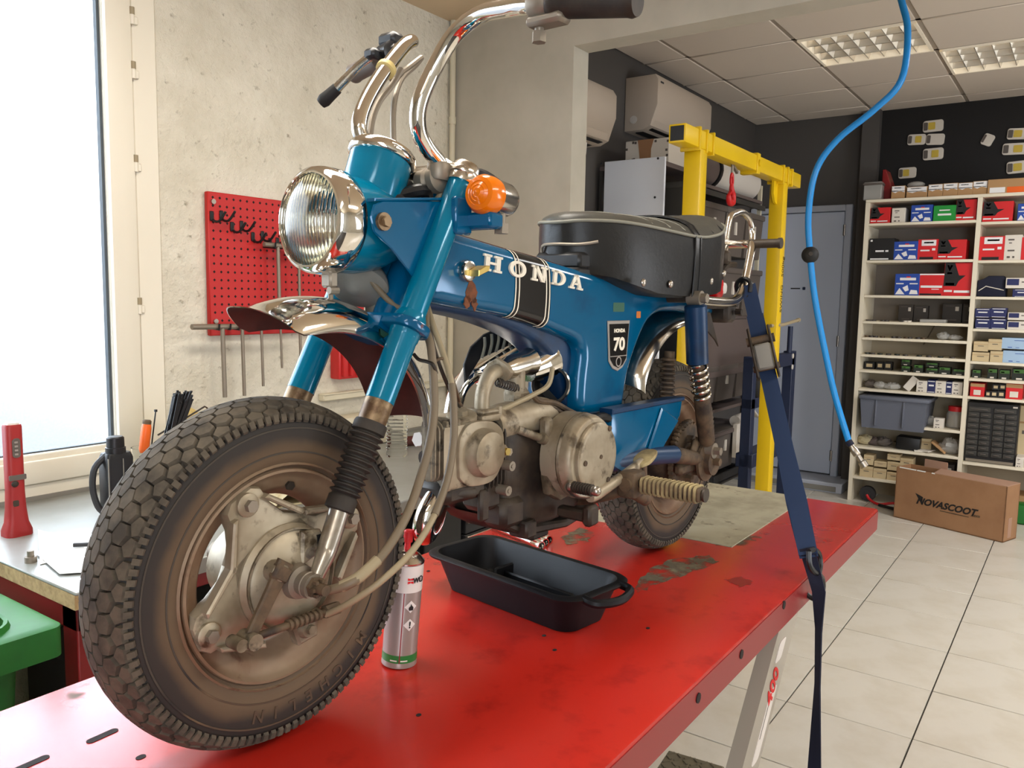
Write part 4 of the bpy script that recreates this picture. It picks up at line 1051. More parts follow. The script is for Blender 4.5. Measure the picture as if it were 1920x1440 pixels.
# ------------------------------------------------------------------ blue air hose hanging from the ceiling
P = [on(*q, 'x', 3.0) for q in ((1680, -60), (1690, 0), (1702, 60), (1690, 150), (1640, 205), (1570, 262), (1530, 320), (1516, 400), (1519, 478), (1528, 560), (1545, 650), (1565, 740), (1592, 830))]
t = thing('air_hose', 'bright blue air hose hanging from the ceiling in a loose curve', 'hose', P[0])
zt3 = min(ZB - .004, P[0].z)
P[0] = Vector((3.0, P[0].y + .02, ZB - .004))
mb = MB(); mb.tube(P, .0135, 10, 6); part(mb, 'hose', MATS['hose_blue'], t)
q = on(1519, 478, 'x', 3.0); mb = MB(); mb.sphere(q, .036, 18, 12); part(mb, 'stop_ball', MATS['black_rubber'], t)
mb = MB(); mb.cyl(q + Vector((-.036, -.012, .003)), q + Vector((-.028, -.008, .002)), .009, seg=10); part(mb, 'ball_screw', MATS['oily_dark'], t)
a = on(1590, 826, 'x', 3.0); b = on(1620, 872, 'x', 3.0); d = (b - a)
mb = MB(); mb.cyl(a, a + d * .2, .015, seg=12); part(mb, 'hose_clip', MATS['strap_dark'], t)
mb = MB(); mb.lathe([(.010, 0), (.013, .02), (.017, .03), (.017, .055), (.012, .06), (.012, .085), (.018, .09), (.018, d.length * .95)], a + d * .12, d, 12); part(mb, 'coupling', MATS['steel'], t)
# ================================================================== lift table
TX0, TX1, TY0, TY1 = -1.15, 1.722, -0.386, 0.323
t = thing('lift_table', 'long red steel motorcycle lift table carrying the blue motorcycle', 'table', ((TX0 + TX1) / 2, 0, 0))
mb = MB(); mb.box2((TX0, TY0, H - .058), (TX1, TY1, H), .004, 2); part(mb, 'deck', MATS['red_paint'], t)
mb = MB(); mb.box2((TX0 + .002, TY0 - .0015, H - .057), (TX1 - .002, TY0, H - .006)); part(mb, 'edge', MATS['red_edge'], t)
mb = MB(); mb.prism([(1.13, -.195), (TX1 - .004, -.20), (TX1 - .004, .20), (1.13, .20)], XY, H - .002, H + .0022, .001, 1); part(mb, 'wheel_plate', MATS['worn_plate'], t, 'bare worn grey plate set in the deck behind the rear wheel')
def blob(pts, n, rnd, seed, z=.0006):
    rr = random.Random(seed); P = [on(a, b, 'z', H) for a, b in pts]; Q = []
    k = len(P)
    for i in range(k):
        a, b = P[i], P[(i + 1) % k]
        for j in range(n):
            q = a.lerp(b, j / n); Q.append((q.x + rr.uniform(-rnd, rnd), q.y + rr.uniform(-rnd, rnd)))
    mb = MB(); mb.prism(Q, XY, H - .001, H + z); return mb
for k, pts in enumerate((((1052, 1008), (1085, 990), (1125, 1000), (1100, 1016), (1065, 1022)), ((1188, 1100), (1215, 1070), (1262, 1048), (1330, 1042), (1345, 1055), (1300, 1072), (1240, 1092), (1200, 1112)),
        ((1330, 1010), (1390, 1000), (1425, 1008), (1400, 1024), (1345, 1022)), ((1360, 1088), (1390, 1082), (1412, 1092), (1390, 1102)))):
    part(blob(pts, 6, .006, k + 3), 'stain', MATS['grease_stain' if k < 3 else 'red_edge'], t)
def slot(px, py, ln, ang, w=.011):
    p = on(px, py, 'z', H); mb = MB(); r = Matrix.Rotation(ang, 3, 'Z')
    mb.prism(rrect(ln, w, w * .49), lambda u, v, d: p + r @ Vector((u, v, d)), -.001, .0007); part(mb, 'slot', MATS['dark_hole'], t)
slot(192, 1380, .040, .02); slot(56, 1433, .044, .02)
slot(264, 1420, .012, 0, .009)
for a, b in ((785, 1341), (1020, 1192), (1040, 1219), (803, 1071), (1215, 1178)): slot(a, b, .008, 0, .006)
for a, b in ((1307, 1308), (1388, 1226), (1468, 1134)):
    p = on(a, b, 'y', TY0); mb = MB(); mb.cyl((p.x, TY0 - .003, p.z), (p.x, TY0, p.z), .008, seg=10); part(mb, 'edge_hole', MATS['dark_hole'], t)
# understructure
mb = MB(); mb.box2((TX0 + .1, TY0 + .08, H - .12), (TX1 - .1, TY1 - .08, H - .058)); part(mb, 'subframe', MATS['lift_dark'], t)
ca, cb = on(1461, 1180, 'y', -.345), on(1392, 1440, 'y', -.345)
dz = (cb - ca).normalized(); sc_ = (ca.z - .03) / abs(dz.z)
c_top = ca - dz * .06; c_bot = ca + dz * (sc_)
def leg(off_y, name, lab=None):
    o_ = Vector((0, off_y, 0))
    q = [Vector((0, 0, 0)), Vector((.140, 0, .0)), Vector((.140, .03, 0)), Vector((0, .03, 0))]
    mb = MB(); mb.loft([[c_top + o_ + v for v in q], [c_bot + o_ + v for v in q]]); return part(mb, name, MATS['lift_steel'], t, lab)
leg(0, 'leg')
xl_ = -.9
for yy in (-.345, .235):
    mb = MB(); q = [Vector((0, 0, 0)), Vector((.072, 0, 0)), Vector((.072, .055, 0)), Vector((0, .055, 0))]
    a = Vector((c_top.x - 1.45, yy, H - .06)); b = Vector((c_top.x - .75, yy, .03)); mb.loft([[a + v for v in q], [b + v for v in q]]); part(mb, 'leg', MATS['lift_steel'], t)
base = WL[t.name]
axd = -dz
q = on(1441, 1296, 'y', -.3455)
text('400', .052, 'lettering', MATS['print_red'], t, frame(q + Vector((.026, -.0008, 0)) - base, axd, Vector((-1, 0, 0))), bold=.001)
q = on(1424, 1370, 'y', -.3455)
mb = MB(); mb.prism(rrect(.16, .026, .01), lambda u, v, d: q + axd * u + Vector((1, 0, 0)) * (v * 1.6 + .030) + Vector((0, 1, 0)) * d, -.0008, .0003); part(mb, 'sticker', MATS['can_white'], t)
mb = MB(); mb.prism(rrect(.07, .004, .001), lambda u, v, d: q + axd * (u + .01) + Vector((1, 0, 0)) * (v + .018) + Vector((0, 1, 0)) * d, -.0012, -.0004); part(mb, 'sticker_print', MATS['bin_grey'], t)
q = on(1455, 1228, 'y', -.3455)
mb = MB(); mb.prism(rrect(.05, .026, .008), lambda u, v, d: q + axd * u + Vector((1, 0, 0)) * (v * 1.6 + .030) + Vector((0, 1, 0)) * d, -.0008, .0003); part(mb, 'sticker', MATS['can_white'], t)
mb = MB(); mb.box2((-.9, -.38, 0), (1.25, .30, .03), .003); part(mb, 'base_frame', MATS['lift_dark'], t)
# ribbed tread plate step
zt_ = .20
q0 = on(1254, 1406, 'z', zt_); q1 = on(1322, 1426, 'z', zt_); ex_ = (q1 - q0).normalized(); ey_ = Vector((ex_.y, -ex_.x, 0)); ey_ = -ey_ if ey_.x > 0 else ey_
wl_ = (q1 - q0).length + .05
t2 = thing('tread_plate', 'ribbed metal tread plate under the table edge at the bottom of the picture', 'step', q0 + ex_ * wl_ / 2 + ey_ * .12 - Vector((0, 0, zt_)))
pf = lambda u, v, d: q0 + ex_ * u + ey_ * v + Vector((0, 0, d))
mb = MB(); mb.prism([(0, 0), (wl_, 0), (wl_, .26), (0, .26)], pf, -.02, 0, .003, 1); part(mb, 'plate', MATS['tread_plate'], t2)
mb = MB(); mb.prism([(wl_ * .3, .08), (wl_ * .7, .08), (wl_ * .7, .18), (wl_ * .3, .18)], pf, -zt_, -.02); part(mb, 'pedestal', MATS['lift_dark'], t2)
mb = MB(); rm_ = Matrix((ex_, ey_, Vector((0, 0, 1)))).transposed()
for i in range(int(wl_ / .022)):
    for j in range(11): mb.box(pf(.012 + i * .022, .014 + j * .022, .0012), (.019, .005, .0034), rm_ @ Matrix.Rotation(.78 if (i + j) % 2 else -.78, 3, 'Z'))
o = part(mb, 'tread_rib', MATS['tread_plate'], t2); o['kind'] = 'stuff'

# ------------------------------------------------------------------ oil pan
pc = Vector((.5675, -.008, H)); rz = Matrix.Rotation(radians(-8.7), 3, 'Z')
t = thing('oil_pan', 'black rectangular oil drip pan on the red table under the engine', 'pan', pc)
def pan_ring(w, l, r, z): return [pc + rz @ Vector((a, b, z)) for a, b in rrect(w, l, r, 7)]
mb = MB(); mb.loft([pan_ring(.112, .305, .03, .001), pan_ring(.150, .345, .035, .064), pan_ring(.176, .372, .04, .066), pan_ring(.180, .376, .042, .070), pan_ring(.170, .366, .04, .074), pan_ring(.150, .345, .035, .073), pan_ring(.142, .338, .034, .066), pan_ring(.106, .298, .028, .006)], True, True)
part(mb, 'pan_body', MATS['pan_black'], t, smooth=50)
mb = MB(); mb.loft([pan_ring(.106, .298, .028, .0065), pan_ring(.112, .306, .029, .016)], False, True); part(mb, 'waste_oil', MATS['oil'], t)
mb = MB(); mb.tube([pc + rz @ Vector(v) for v in ((-.05, -.18, .069), (-.045, -.205, .066), (0, -.218, .064), (.045, -.205, .066), (.05, -.18, .069))], .0075, 8, 4); part(mb, 'handle', MATS['pan_black'], t)
mb = MB(); mb.box(pc + rz @ Vector((0, -.03, .03)), (.006, .18, .036), rz, .003); mb.box(pc + rz @ Vector((0, .05, .035)), (.05, .006, .046), rz, .003); part(mb, 'inner_rib', MATS['pan_black'], t)

# ------------------------------------------------------------------ T-handled socket wrenches
a = Vector((.930, .335, H + .011)); b = Vector((.862, .125, H + .011)); d = (b - a).normalized(); n = Vector((-d.y, d.x, 0))
for k, w in enumerate(('nearest the pan', 'middle one', 'farthest from the pan')):
    o_ = n * (.021 * (k - 1)) + d * (-.012 * k)
    t = thing('socket_wrench', 'chrome T-handled socket wrench lying behind the oil pan, ' + w, 'wrench', a + o_ - Vector((0, 0, .011)), group='socket wrenches on the table')
    mb = MB(); mb.cyl(a + o_, b + o_ - d * .03, .0062, seg=12); part(mb, 'shaft', MATS['chrome'], t)
    mb = MB(); mb.lathe([(.0065, 0), (.0105, .006), (.0105, .034), (.008, .034), (.008, .022)], b + o_ - d * .034, d, 14, cap=False); part(mb, 'socket', MATS['chrome'], t)
    if k < 2:
        mb = MB(); mb.cyl(a + o_ + Vector((0, 0, -.008)), a + o_ + Vector((-.002, 0, .045)), .0055, seg=10); part(mb, 'cross_handle', MATS['worn_chrome'], t)

# ------------------------------------------------------------------ spray can
cc = Vector((.2485, .002, H + .001)); tilt = Matrix.Rotation(radians(4), 3, FW)
t = thing('spray_can', 'grey and white aerosol can with hazard diamonds standing behind the front tyre', 'can', cc)
R_ = .0262
def CP(r, a, z): return cc + tilt @ Vector((r * cos(a), r * sin(a), z))
a0 = atan2(CAM.y - cc.y, CAM.x - cc.x)
mb = MB()
def L(prof): 
    m_ = MB(); m_.lathe(prof, (0, 0, 0), (0, 0, 1), 32); m_.v = [cc + tilt @ v for v in m_.v]; return m_
part(L([(R_ - .002, 0), (R_ + .0006, .001), (R_ + .0006, .005), (R_, .007), (R_, .160), (R_ - .0005, .1625)]), 'can_body', MATS['can_grey'], t)
part(L([(R_ + .0007, .1595), (R_ + .0009, .162), (R_ - .001, .164), (.020, .170), (.013, .174), (.013, .177), (.006, .178)]), 'shoulder', MATS['worn_chrome'], t)
part(L([(.005, .176), (.0045, .188), (.007, .189), (.007, .205), (.005, .207)]), 'nozzle', MATS['box_red'], t)
def patch(z0, z1, b0, b1, m_, name, dr=.0004, n=14):
    mb = MB(); mb.loft([[CP(R_ + dr, a0 + b0 + (b1 - b0) * k / n, z0) for k in range(n + 1)], [CP(R_ + dr, a0 + b0 + (b1 - b0) * k / n, z1) for k in range(n + 1)]], closed=False); part(mb, name, MATS[m_], t)
patch(.118, .1585, -pi, pi, 'can_white', 'white_band', n=40)
patch(.009, .021, -pi, pi, 'can_green', 'green_band', n=40)
patch(.012, .0140, .05, .45, 'can_white', 'green_band_print', .0008); patch(.012, .0140, -.55, -.15, 'can_white', 'green_band_print', .0008)
patch(.009, .118, -.04, .02, 'red_edge', 'red_line', .0007)
def diamond(zc, bc, s):
    mb = MB(); pts = [CP(R_ + .0008, a0 + bc, zc - s), CP(R_ + .0008, a0 + bc + s / R_, zc), CP(R_ + .0008, a0 + bc, zc + s), CP(R_ + .0008, a0 + bc - s / R_, zc)]
    mid = CP(R_ + .0016, a0 + bc, zc); mb.add(pts + [mid], [(0, 1, 4), (1, 2, 4), (2, 3, 4), (3, 0, 4)]); d_ = part(mb, 'hazard_diamond', MATS['can_white'], t)
    return d_
base = WL[t.name]
for zc_, ch in ((.097, 'flame'), (.069, '!')):
    d_ = diamond(zc_, .42, .0095)
    nrm = (tilt @ Vector((cos(a0 + .42), sin(a0 + .42), 0))).normalized(); upv = tilt @ Vector((0, 0, 1))
    cpt = CP(R_ + .0018, a0 + .42, zc_)
    if ch == '!': text('!', .014, 'lettering', MATS['print_black'], d_, frame(cpt - base, upv.cross(nrm), upv), .0002, bold=.0004)
    else:
        xv = upv.cross(nrm); mb = MB(); mb.prism([(-.003, -.005), (.003, -.005), (.0038, -.001), (.002, .002), (.0018, .0005), (.0, .005), (-.0012, .001), (-.003, .0005), (-.0038, -.002)], lambda u, v, dd: cpt + xv * u + upv * v + nrm * dd, -.0002, .0003); part(mb, 'flame_print', MATS['print_black'], d_)
bl = .30
nrm = (tilt @ Vector((cos(a0 + bl), sin(a0 + bl), 0))).normalized(); upv = tilt @ Vector((0, 0, 1)); xv = upv.cross(nrm); cpt = CP(R_ + .0009, a0 + bl, .137)
mb = MB()
for sx in (-1, 1):
    for sz in (-1, 1):
        mb.prism([(sx * .0003, sz * .0008), (sx * .0046, sz * .0008), (sx * .0046, sz * .0044), (sx * .0003, sz * .0034)], lambda u, v, dd: cpt + xv * (u) + upv * v + nrm * dd, -.0004, .0002)
part(mb, 'red_emblem', MATS['print_red'], t)
bl = .74
nrm = (tilt @ Vector((cos(a0 + bl), sin(a0 + bl), 0))).normalized(); xv = upv.cross(nrm); cpt = CP(R_ + .0014, a0 + bl, .137)
text('W\u00dc', .0105, 'lettering', MATS['print_black'], t, frame(cpt - base, xv, upv), .0003, bold=.0004)

# ------------------------------------------------------------------ workbench along the window wall
BX0, BY0, BX1 = .096, .667, XP - .005
t = thing('workbench', 'grey topped workbench with red steel frame under the window', 'bench', ((BX0 + BX1) / 2, (BY0 + YW) / 2, 0))
mb = MB(); mb.box2((BX0, BY0, H - .006), (BX1, YW - .002, H), .002); part(mb, 'bench_top', MATS['bench_top'], t)
mb = MB(); mb.box2((BX0, BY0 + .004, H - .034), (BX1, YW - .002, H - .006)); part(mb, 'board', MATS['chipboard'], t)
mb = MB(); mb.box2((BX0 + .02, BY0, H - .034), (BX1, BY0 + .006, H - .004), .001); part(mb, 'front_trim', MATS['bench_edge'], t)
mb = MB(); mb.box2((BX0 + .01, BY0 + .02, H - .085), (BX0 + .06, YW - .01, H - .034), .003); part(mb, 'end_rail', MATS['red_edge'], t)
mb = MB(); mb.box2((BX0 + .06, BY0 + .02, H - .07), (1.0, BY0 + .06, H - .034), .003); part(mb, 'front_rail', MATS['red_edge'], t)
for y in (BY0 + .02, YW - .08):
    mb = MB(); mb.box2((BX0 + .01, y, 0), (BX0 + .065, y + .055, H - .034), .003); part(mb, 'leg', MATS['red_edge'], t)
mb = MB(); mb.box2((BX0, YW - .016, H), (BX1, YW - .002, H + .012)); part(mb, 'back_strip', MATS['bench_edge'], t)
# tool cabinet under the bench
t = thing('tool_cabinet', 'black tool cabinet with metal edged drawers under the workbench', 'cabinet', (1.5, .95, 0))
mb = MB(); mb.box2((1.10, .72, .02), (1.98, 1.36, H - .07), .004); part(mb, 'body', MATS['black_plastic'], t)
mb = MB(); mb.box2((1.10, .70, .02), (1.27, .72, H - .06), .003); part(mb, 'side_door', MATS['black_plastic'], t)
for k in range(9):
    z1 = H - .075 - k * .05
    mb = MB(); mb.box2((1.285, .695, z1 - .046), (1.965, .72, z1), .002); d = part(mb, 'drawer', MATS['dark_plastic'], t)
    mb = MB(); mb.box2((1.285, .684, z1 - .012), (1.965, .697, z1 - .002), .002); part(mb, 'handle', MATS['steel'], d)
mb = MB(); mb.box2((.30, .78, .02), (1.06, 1.36, .50), .01); single(mb, 'floor_crate', MATS['black_plastic'], 'black crate in the dark under the workbench, left of the drawers', 'crate')

# things on the bench
p = on(32, 1002, 'z', H); zt = on(26, 795, 'y', p.y).z - .0
t = thing('inspection_lamp', 'dark red upright hand lamp on a flared foot at the left of the workbench', 'lamp', (p.x, p.y, H))
def rr_ring(w, d, r, z, dx=0, dy=0): return [p + Vector((a + dx, b + dy, z)) for a, b in rrect(w, d, r, 5)]
hh = zt - H
mb = MB(); mb.loft([rr_ring(.058, .050, .016, 0), rr_ring(.058, .050, .016, .012), rr_ring(.046, .040, .014, .03), rr_ring(.040, .036, .013, .06), rr_ring(.036, .034, .012, .10), rr_ring(.036, .034, .012, hh - .005), rr_ring(.033, .031, .011, hh)]); part(mb, 'body', MATS['torch_red'], t)
cdir = (CAM - p); cdir.z = 0; cdir.normalize(); sd = Vector((-cdir.y, cdir.x, 0))
mb = MB(); mb.loft([rr_ring(.028, .027, .01, hh), rr_ring(.026, .025, .01, hh + .004)]); part(mb, 'top_lens', MATS['white_plastic'], t)
fr = .0185
def lp(u, v, d): return p + Vector((0, 0, v)) + Vector((1, 0, 0)) * u + Vector((0, -1, 0)) * (.017 + d)
mb = MB(); mb.prism(rrect(.017, .044, .007, cy=hh - .052), lp, -.001, .0015); part(mb, 'grey_panel', MATS['bin_grey'], t)
mb = MB()
for k in range(4): mb.box(lp(-.001, hh - .066 + k * .009, .002), (.007, .002, .004))
part(mb, 'emblem', MATS['badge_silver'], t)
mb = MB(); mb.prism(rrect(.036, .012, .002, cy=hh * .53), lp, -.001, .0012); part(mb, 'switch_band', MATS['bin_grey'], t)
mb = MB(); mb.sphere(lp(-.006, hh * .475, .0), .008, 12, 8, (1, .5, .9)); part(mb, 'switch', MATS['oily_dark'], t)
mb = MB(); mb.prism(rrect(.012, .014, .003, cx=-.006, cy=hh * .30), lp, -.001, .001); part(mb, 'charge_port', MATS['oily_dark'], t)
p = on(58, 1054, 'z', H)
mb = MB(); mb.cyl(p, p + Vector((0, 0, .012)), .0115, seg=16); mb.cyl(p + Vector((0, 0, .012)), p + Vector((0, 0, .024)), .0065, seg=16)
single(mb, 'socket_adapter', MATS['dull_steel'], 'small steel socket adapter standing near the workbench corner', 'socket')
def sheet(pts, z0, name, label, bend=.0):
    P = [on(a, b, 'z', H) for a, b in pts]; mb = MB(); n = 8
    g = [[(P[0].lerp(P[1], i / n)).lerp(P[3].lerp(P[2], i / n), j / n) + Vector((0, 0, z0 + bend * ((1 - i / n) ** 3) * (1 - j / n) ** 2)) for i in range(n + 1)] for j in range(n + 1)]
    mb.loft(g, closed=False); k = len(mb.v); top = list(mb.v); mb2 = MB(); mb2.loft(g, closed=False); mb2.v += [v - Vector((0, 0, .0008)) for v in top]; mb2.f += [tuple(i + k for i in f) for f in mb.f]; mb2.mi = [0] * len(mb2.f)
    single(mb2, name, MATS['paper'], label, 'paper')
sheet(((72, 1012), (152, 992), (190, 1030), (75, 1060)), .002, 'paper_sheet', 'white paper sheet with lifted corner on the workbench beside the front tyre', .022)
sheet(((66, 1040), (150, 1020), (190, 1075), (112, 1080)), .0045, 'paper_sheet', 'white paper sheet lying on top of the curled one beside the front tyre')
p = on(138, 1031, 'z', H); mb = MB(); mb.cyl(p + Vector((0, 0, .0105)), p + Vector((.05, -.045, .0105)), .0045, seg=8); single(mb, 'pen', MATS['dark_plastic'], 'dark pen lying on the paper beside the front tyre', 'pen')
# black jug
yb_ = 1.02
q0 = on(217, 850, 'y', yb_); zc0, zc1 = on(217, 843, 'y', yb_).z, on(217, 818, 'y', yb_).z
p = Vector((q0.x, yb_, H))
t = thing('oil_bottle', 'black plastic oil bottle with ribbed cap on the workbench behind the front tyre', 'bottle', p)
hb = zc0 - H - .006
mb = MB(); mb.loft([rr_ring(.062, .045, .008, 0), rr_ring(.064, .047, .008, .01), rr_ring(.064, .047, .008, hb - .012), rr_ring(.056, .04, .008, hb)]); part(mb, 'body', MATS['black_plastic'], t)
mb = MB(); mb.lathe([(.022, hb - .002), (.022, hb + .012), (.0195, hb + .013), (.019, zc1 - H - .003), (.016, zc1 - H)], p, (0, 0, 1), 20); part(mb, 'cap', MATS['black_plastic'], t)
mb = MB(); mb.tube([p + Vector(v) for v in ((-.022, .0, hb - .004), (-.048, .004, hb - .03), (-.054, .006, hb - .075), (-.045, .004, hb - .12), (-.03, .0, hb - .14))], .0075, 8, 4); part(mb, 'handle', MATS['dark_plastic'], t)
mb = MB(); mb.box(p + Vector((.004, -.0243, hb * .5)), (.002, .002, hb * .86)); mb.box(p + Vector((-.031, -.0235, hb * .5)), (.002, .003, hb * .9)); part(mb, 'moulded_edge', MATS['bench_edge'], t)
# glass jar with ties and a screwdriver
yj = 1.16; q0 = on(278, 838, 'y', yj); p = Vector((q0.x, yj, H)); hj = q0.z - H
mb = MB(); mb.lathe([(.038, 0), (.041, .004), (.042, hj), (.039, hj), (.038, .006), (.0, .006)], p, (0, 0, 1), 24, cap=False); single(mb, 'storage_jar', MATS['clear_plastic'], 'clear jar holding cable ties and an orange screwdriver behind the front tyre', 'jar')
a = on(270, 842, 'y', yj - .01); b = on(276, 787, 'y', yj - .01); d = (b - a).normalized()
t = thing('screwdriver', 'screwdriver with orange and brown handle standing in the clear jar', 'screwdriver', (a.x, a.y, a.z))
mb = MB(); mb.lathe([(.009, -.01), (.0125, .0), (.0125, (b - a).length * .72), (.0105, (b - a).length * .86)], a, d, 14); part(mb, 'handle', MATS['orange_handle'], t)
mb = MB(); mb.lathe([(.0108, (b - a).length * .85), (.0108, (b - a).length * .96), (.008, (b - a).length)], a, d, 14); part(mb, 'handle_end', MATS['oily_brown'], t)
mb = MB(); mb.cyl(a + d * .0, a - d * (a.z - H - .015) / d.z, .003, seg=8); part(mb, 'blade', MATS['steel'], t)
rr = random.Random(11)
a = p + Vector((.0, 0, .012)); top = on(343, 742, 'y', yj)
t = thing('cable_tie_bundle', 'bundle of long black cable ties leaning out of the clear jar', 'cable ties', a)
for k in range(44):
    mb = MB(); o_ = Vector((rr.uniform(-.018, .018), rr.uniform(-.02, .02), 0)); e = top + Vector((rr.uniform(-.026, .030), rr.uniform(-.02, .02), rr.uniform(-.016, .012)))
    m_ = (a + o_ * .7).lerp(e, .5) + Vector((.004, 0, -.004)); ax = (e - a).normalized(); sdv = ax.cross(Vector((0, 1, 0))).normalized() * .0032; tv = ax.cross(sdv).normalized() * .0007
    mb.loft([[c + sdv + tv, c - sdv + tv, c - sdv - tv, c + sdv - tv] for c in (a + o_ * .7, m_, e)])
    mb.box(e, (.006, .006, .005), Matrix.Rotation(rr.uniform(0, 2), 3, 'Z'), .0008); part(mb, 'cable_tie', MATS['black_plastic'], t)
a = on(284, 838, 'y', yj - .015); e = on(292, 770, 'y', yj - .015)
mb = MB(); mb.tube([a - (e - a) * 1.0, a, e], .0018, 6); mb.box(e, (.006, .006, .006)); single(mb, 'cable_tie', MATS['black_plastic'], 'single black cable tie standing upright beside the orange screwdriver', 'cable tie')
a = on(330, 795, 'y', yj + .05); e = on(384, 762, 'y', yj + .05)
mb = MB(); mb.tube([a - (e - a) * .6, a, e, e + Vector((.008, 0, -.006))], .0026, 6); single(mb, 'hex_key', MATS['oily_dark'], 'dark thin rod leaning out above the front tyre tread', 'tool')
p_ = on(345, 778, 'y', yj + .12)
mb = MB(); mb.sphere((p_.x, p_.y, p_.z - .05), .05, 14, 10, (1.1, .7, 1.5)); 
for v in mb.v: v += Vector((rr.uniform(-.004, .004), 0, rr.uniform(-.004, .004)))
mb2 = MB(); mb2.box2((p_.x - .06, p_.y - .05, H), (p_.x + .06, p_.y + .05, p_.z - .1), .006)
single(mb2, 'tin_box', MATS['cable_light'], 'beige tin on the workbench under the yellow cloth, behind the tyre', 'tin')
single(mb, 'yellow_cloth', MATS['cable_tie'], 'yellowish cloth bundle peeking out above the front tyre', 'cloth', smooth=20)
# rag seen through the wheel
p = on(535, 940, 'z', H); mb = MB(); n = 14
g = []
for j in range(n):
    row = []
    for i in range(n):
        u, v = i / (n - 1), j / (n - 1); z = .006 + .034 * (sin(u * 3.1) ** 2) * (.5 + .5 * sin(v * 3.0 + u * 4)) + rr.uniform(0, .004)
        row.append(p + Vector((-.09 + .2 * u + .02 * sin(v * 5), -.06 + .2 * v + .015 * sin(u * 6), z)))
    g.append(row)
mb.loft(g, closed=False); k = len(mb.v); fs = list(mb.f); mb.v += [Vector((v.x, v.y, H + .0005)) for v in mb.v]; mb.f += [tuple(i + k for i in f) for f in fs]; mb.mi = [0] * len(mb.f)
single(mb, 'rag', MATS['rag'], 'crumpled beige rag on the workbench seen through the front wheel', 'rag')
# water bottle
p = on(744, 856, 'z', H); p = Vector((p.x, p.y, H))
t = thing('water_bottle', 'clear ribbed plastic water bottle on the workbench behind the fork', 'bottle', p)
prof = [(.030, 0), (.034, .004), (.036, .012)]
for k in range(14): z = .018 + k * .0125; prof += [(.0365, z), (.0342, z + .006)]
prof += [(.036, .20), (.028, .228), (.014, .250), (.013, .262)]
mb = MB(); mb.lathe(prof, p, (0, 0, 1), 26); part(mb, 'body', MATS['clear_plastic'], t)
mb = MB(); mb.lathe([(.015, .256), (.015, .272)], p, (0, 0, 1), 18); part(mb, 'cap', MATS['box_blue'], t)
a = on(766, 828, 'z', H + .02); mb = MB(); mb.tube([a + Vector((-.02, .02, 0)), a + Vector((.10, -.04, 0)), a + Vector((.22, -.08, 0))], [.018, .02, .016], 12); single(mb, 'air_gun', MATS['fender_inside'], 'maroon tool lying on the workbench beside the water bottle', 'tool')
mb = MB(); a = on(668, 800, 'y', YW - .08); mb.box2((a.x - .1, YW - .12, H), (a.x + .14, YW - .035, a.z + .045), .01, 2)
t = thing('cream_tray', 'cream perforated tray against the wall above the front tyre', 'tray', (a.x, YW - .08, H)); part(mb, 'body', MATS['pipe_cream'], t)
mb = MB()
for i in range(6):
    for j in range(2): mb.cyl((a.x - .08 + i * .035, YW - .1205, a.z + .025 - j * .03), (a.x - .08 + i * .035, YW - .119, a.z + .025 - j * .03), .007, seg=10)
o = part(mb, 'hole', MATS['bench_edge'], t)

# ------------------------------------------------------------------ red pegboard with tools
q0, q1 = on(388, 358, 'y', YW - .02), on(390, 630, 'y', YW - .02)
px0, px1, pz0, pz1 = q0.x, q0.x + .66, q1.z, q0.z
t = thing('pegboard', 'red perforated tool board on the plaster wall left of the headlamp', 'tool board', ((px0 + px1) / 2, YW - .015, pz0))
mb = MB(); mb.box2((px0, YW - .022, pz0), (px1, YW - .004, pz1), .003); part(mb, 'board', MATS['pegboard_red'], t)
hme = None
mb = MB(); rows, cols = 17, 26
for i in range(cols):
    for j in range(rows):
        x = px0 + .018 + i * .025; z = pz0 + .022 + j * .0252
        mb.box((x, YW - .0222, z), (.0065, .001, .0065), Matrix.Rotation(.785, 3, 'Y'))
o = part(mb, 'peg_hole', MATS['dark_hole'], t); o['kind'] = 'stuff'
for a, b in ((px0 + .018, pz1 - .03), (px0 + .018, pz0 + .045)):
    mb = MB(); mb.cyl((a, YW - .028, b), (a, YW - .02, b), .008, seg=10); part(mb, 'screw', MATS['steel'], t)
for k, (px, py) in enumerate(((401, 405), (419, 404), (439, 425), (457, 423), (478, 444), (496, 442), (510, 455), (524, 454))):
    p = on(px, py, 'y', YW - .03)
    mb = MB(); mb.tube([(p.x, YW - .02, p.z + .014), (p.x, YW - .026, p.z - .012), (p.x + .004, YW - .05, p.z - .016), (p.x + .010, YW - .075, p.z + .012)], .004, 7, 3); mb.box((p.x - .003, YW - .024, p.z), (.014, .005, .03), None, .002)
    single(mb, 'peg_hook', MATS['black_plastic'], 'black hook on the red tool board, %s along the falling row' % ('first', 'second', 'third', 'fourth', 'fifth', 'sixth', 'seventh', 'eighth')[k], 'hook', 'hooks on the tool board')
def twrench(px, py, w, pyb, r, label, ext=0):
    p = on(px, py, 'y', YW - .07); pb = on(px + 4, pyb, 'y', YW - .07)
    t = thing('t_handle_key', label, 'wrench', (p.x, p.y, pb.z), group='T-handle keys on the tool board')
    mb = MB(); mb.cyl((p.x, p.y, p.z), (p.x + .004, p.y, pb.z), r, seg=10); part(mb, 'shaft', MATS['dull_steel'], t)
    mb = MB(); mb.cyl((p.x - w, p.y, p.z + .002), (p.x + w, p.y, p.z), r * 1.25, seg=10); part(mb, 'cross_handle', MATS['dull_steel'], t)
    for sx in (-.02, .02): mb = MB(); mb.tube([(p.x + sx, YW - .02, p.z - .004), (p.x + sx, p.y - .012, p.z - .008), (p.x + sx, p.y - .014, p.z + .01)], .003, 6); part(mb, 'holder', MATS['black_plastic'], t)
twrench(521, 461, .055, 600, .0062, 'steel T-handle key hung high on the red board beside the headlamp')
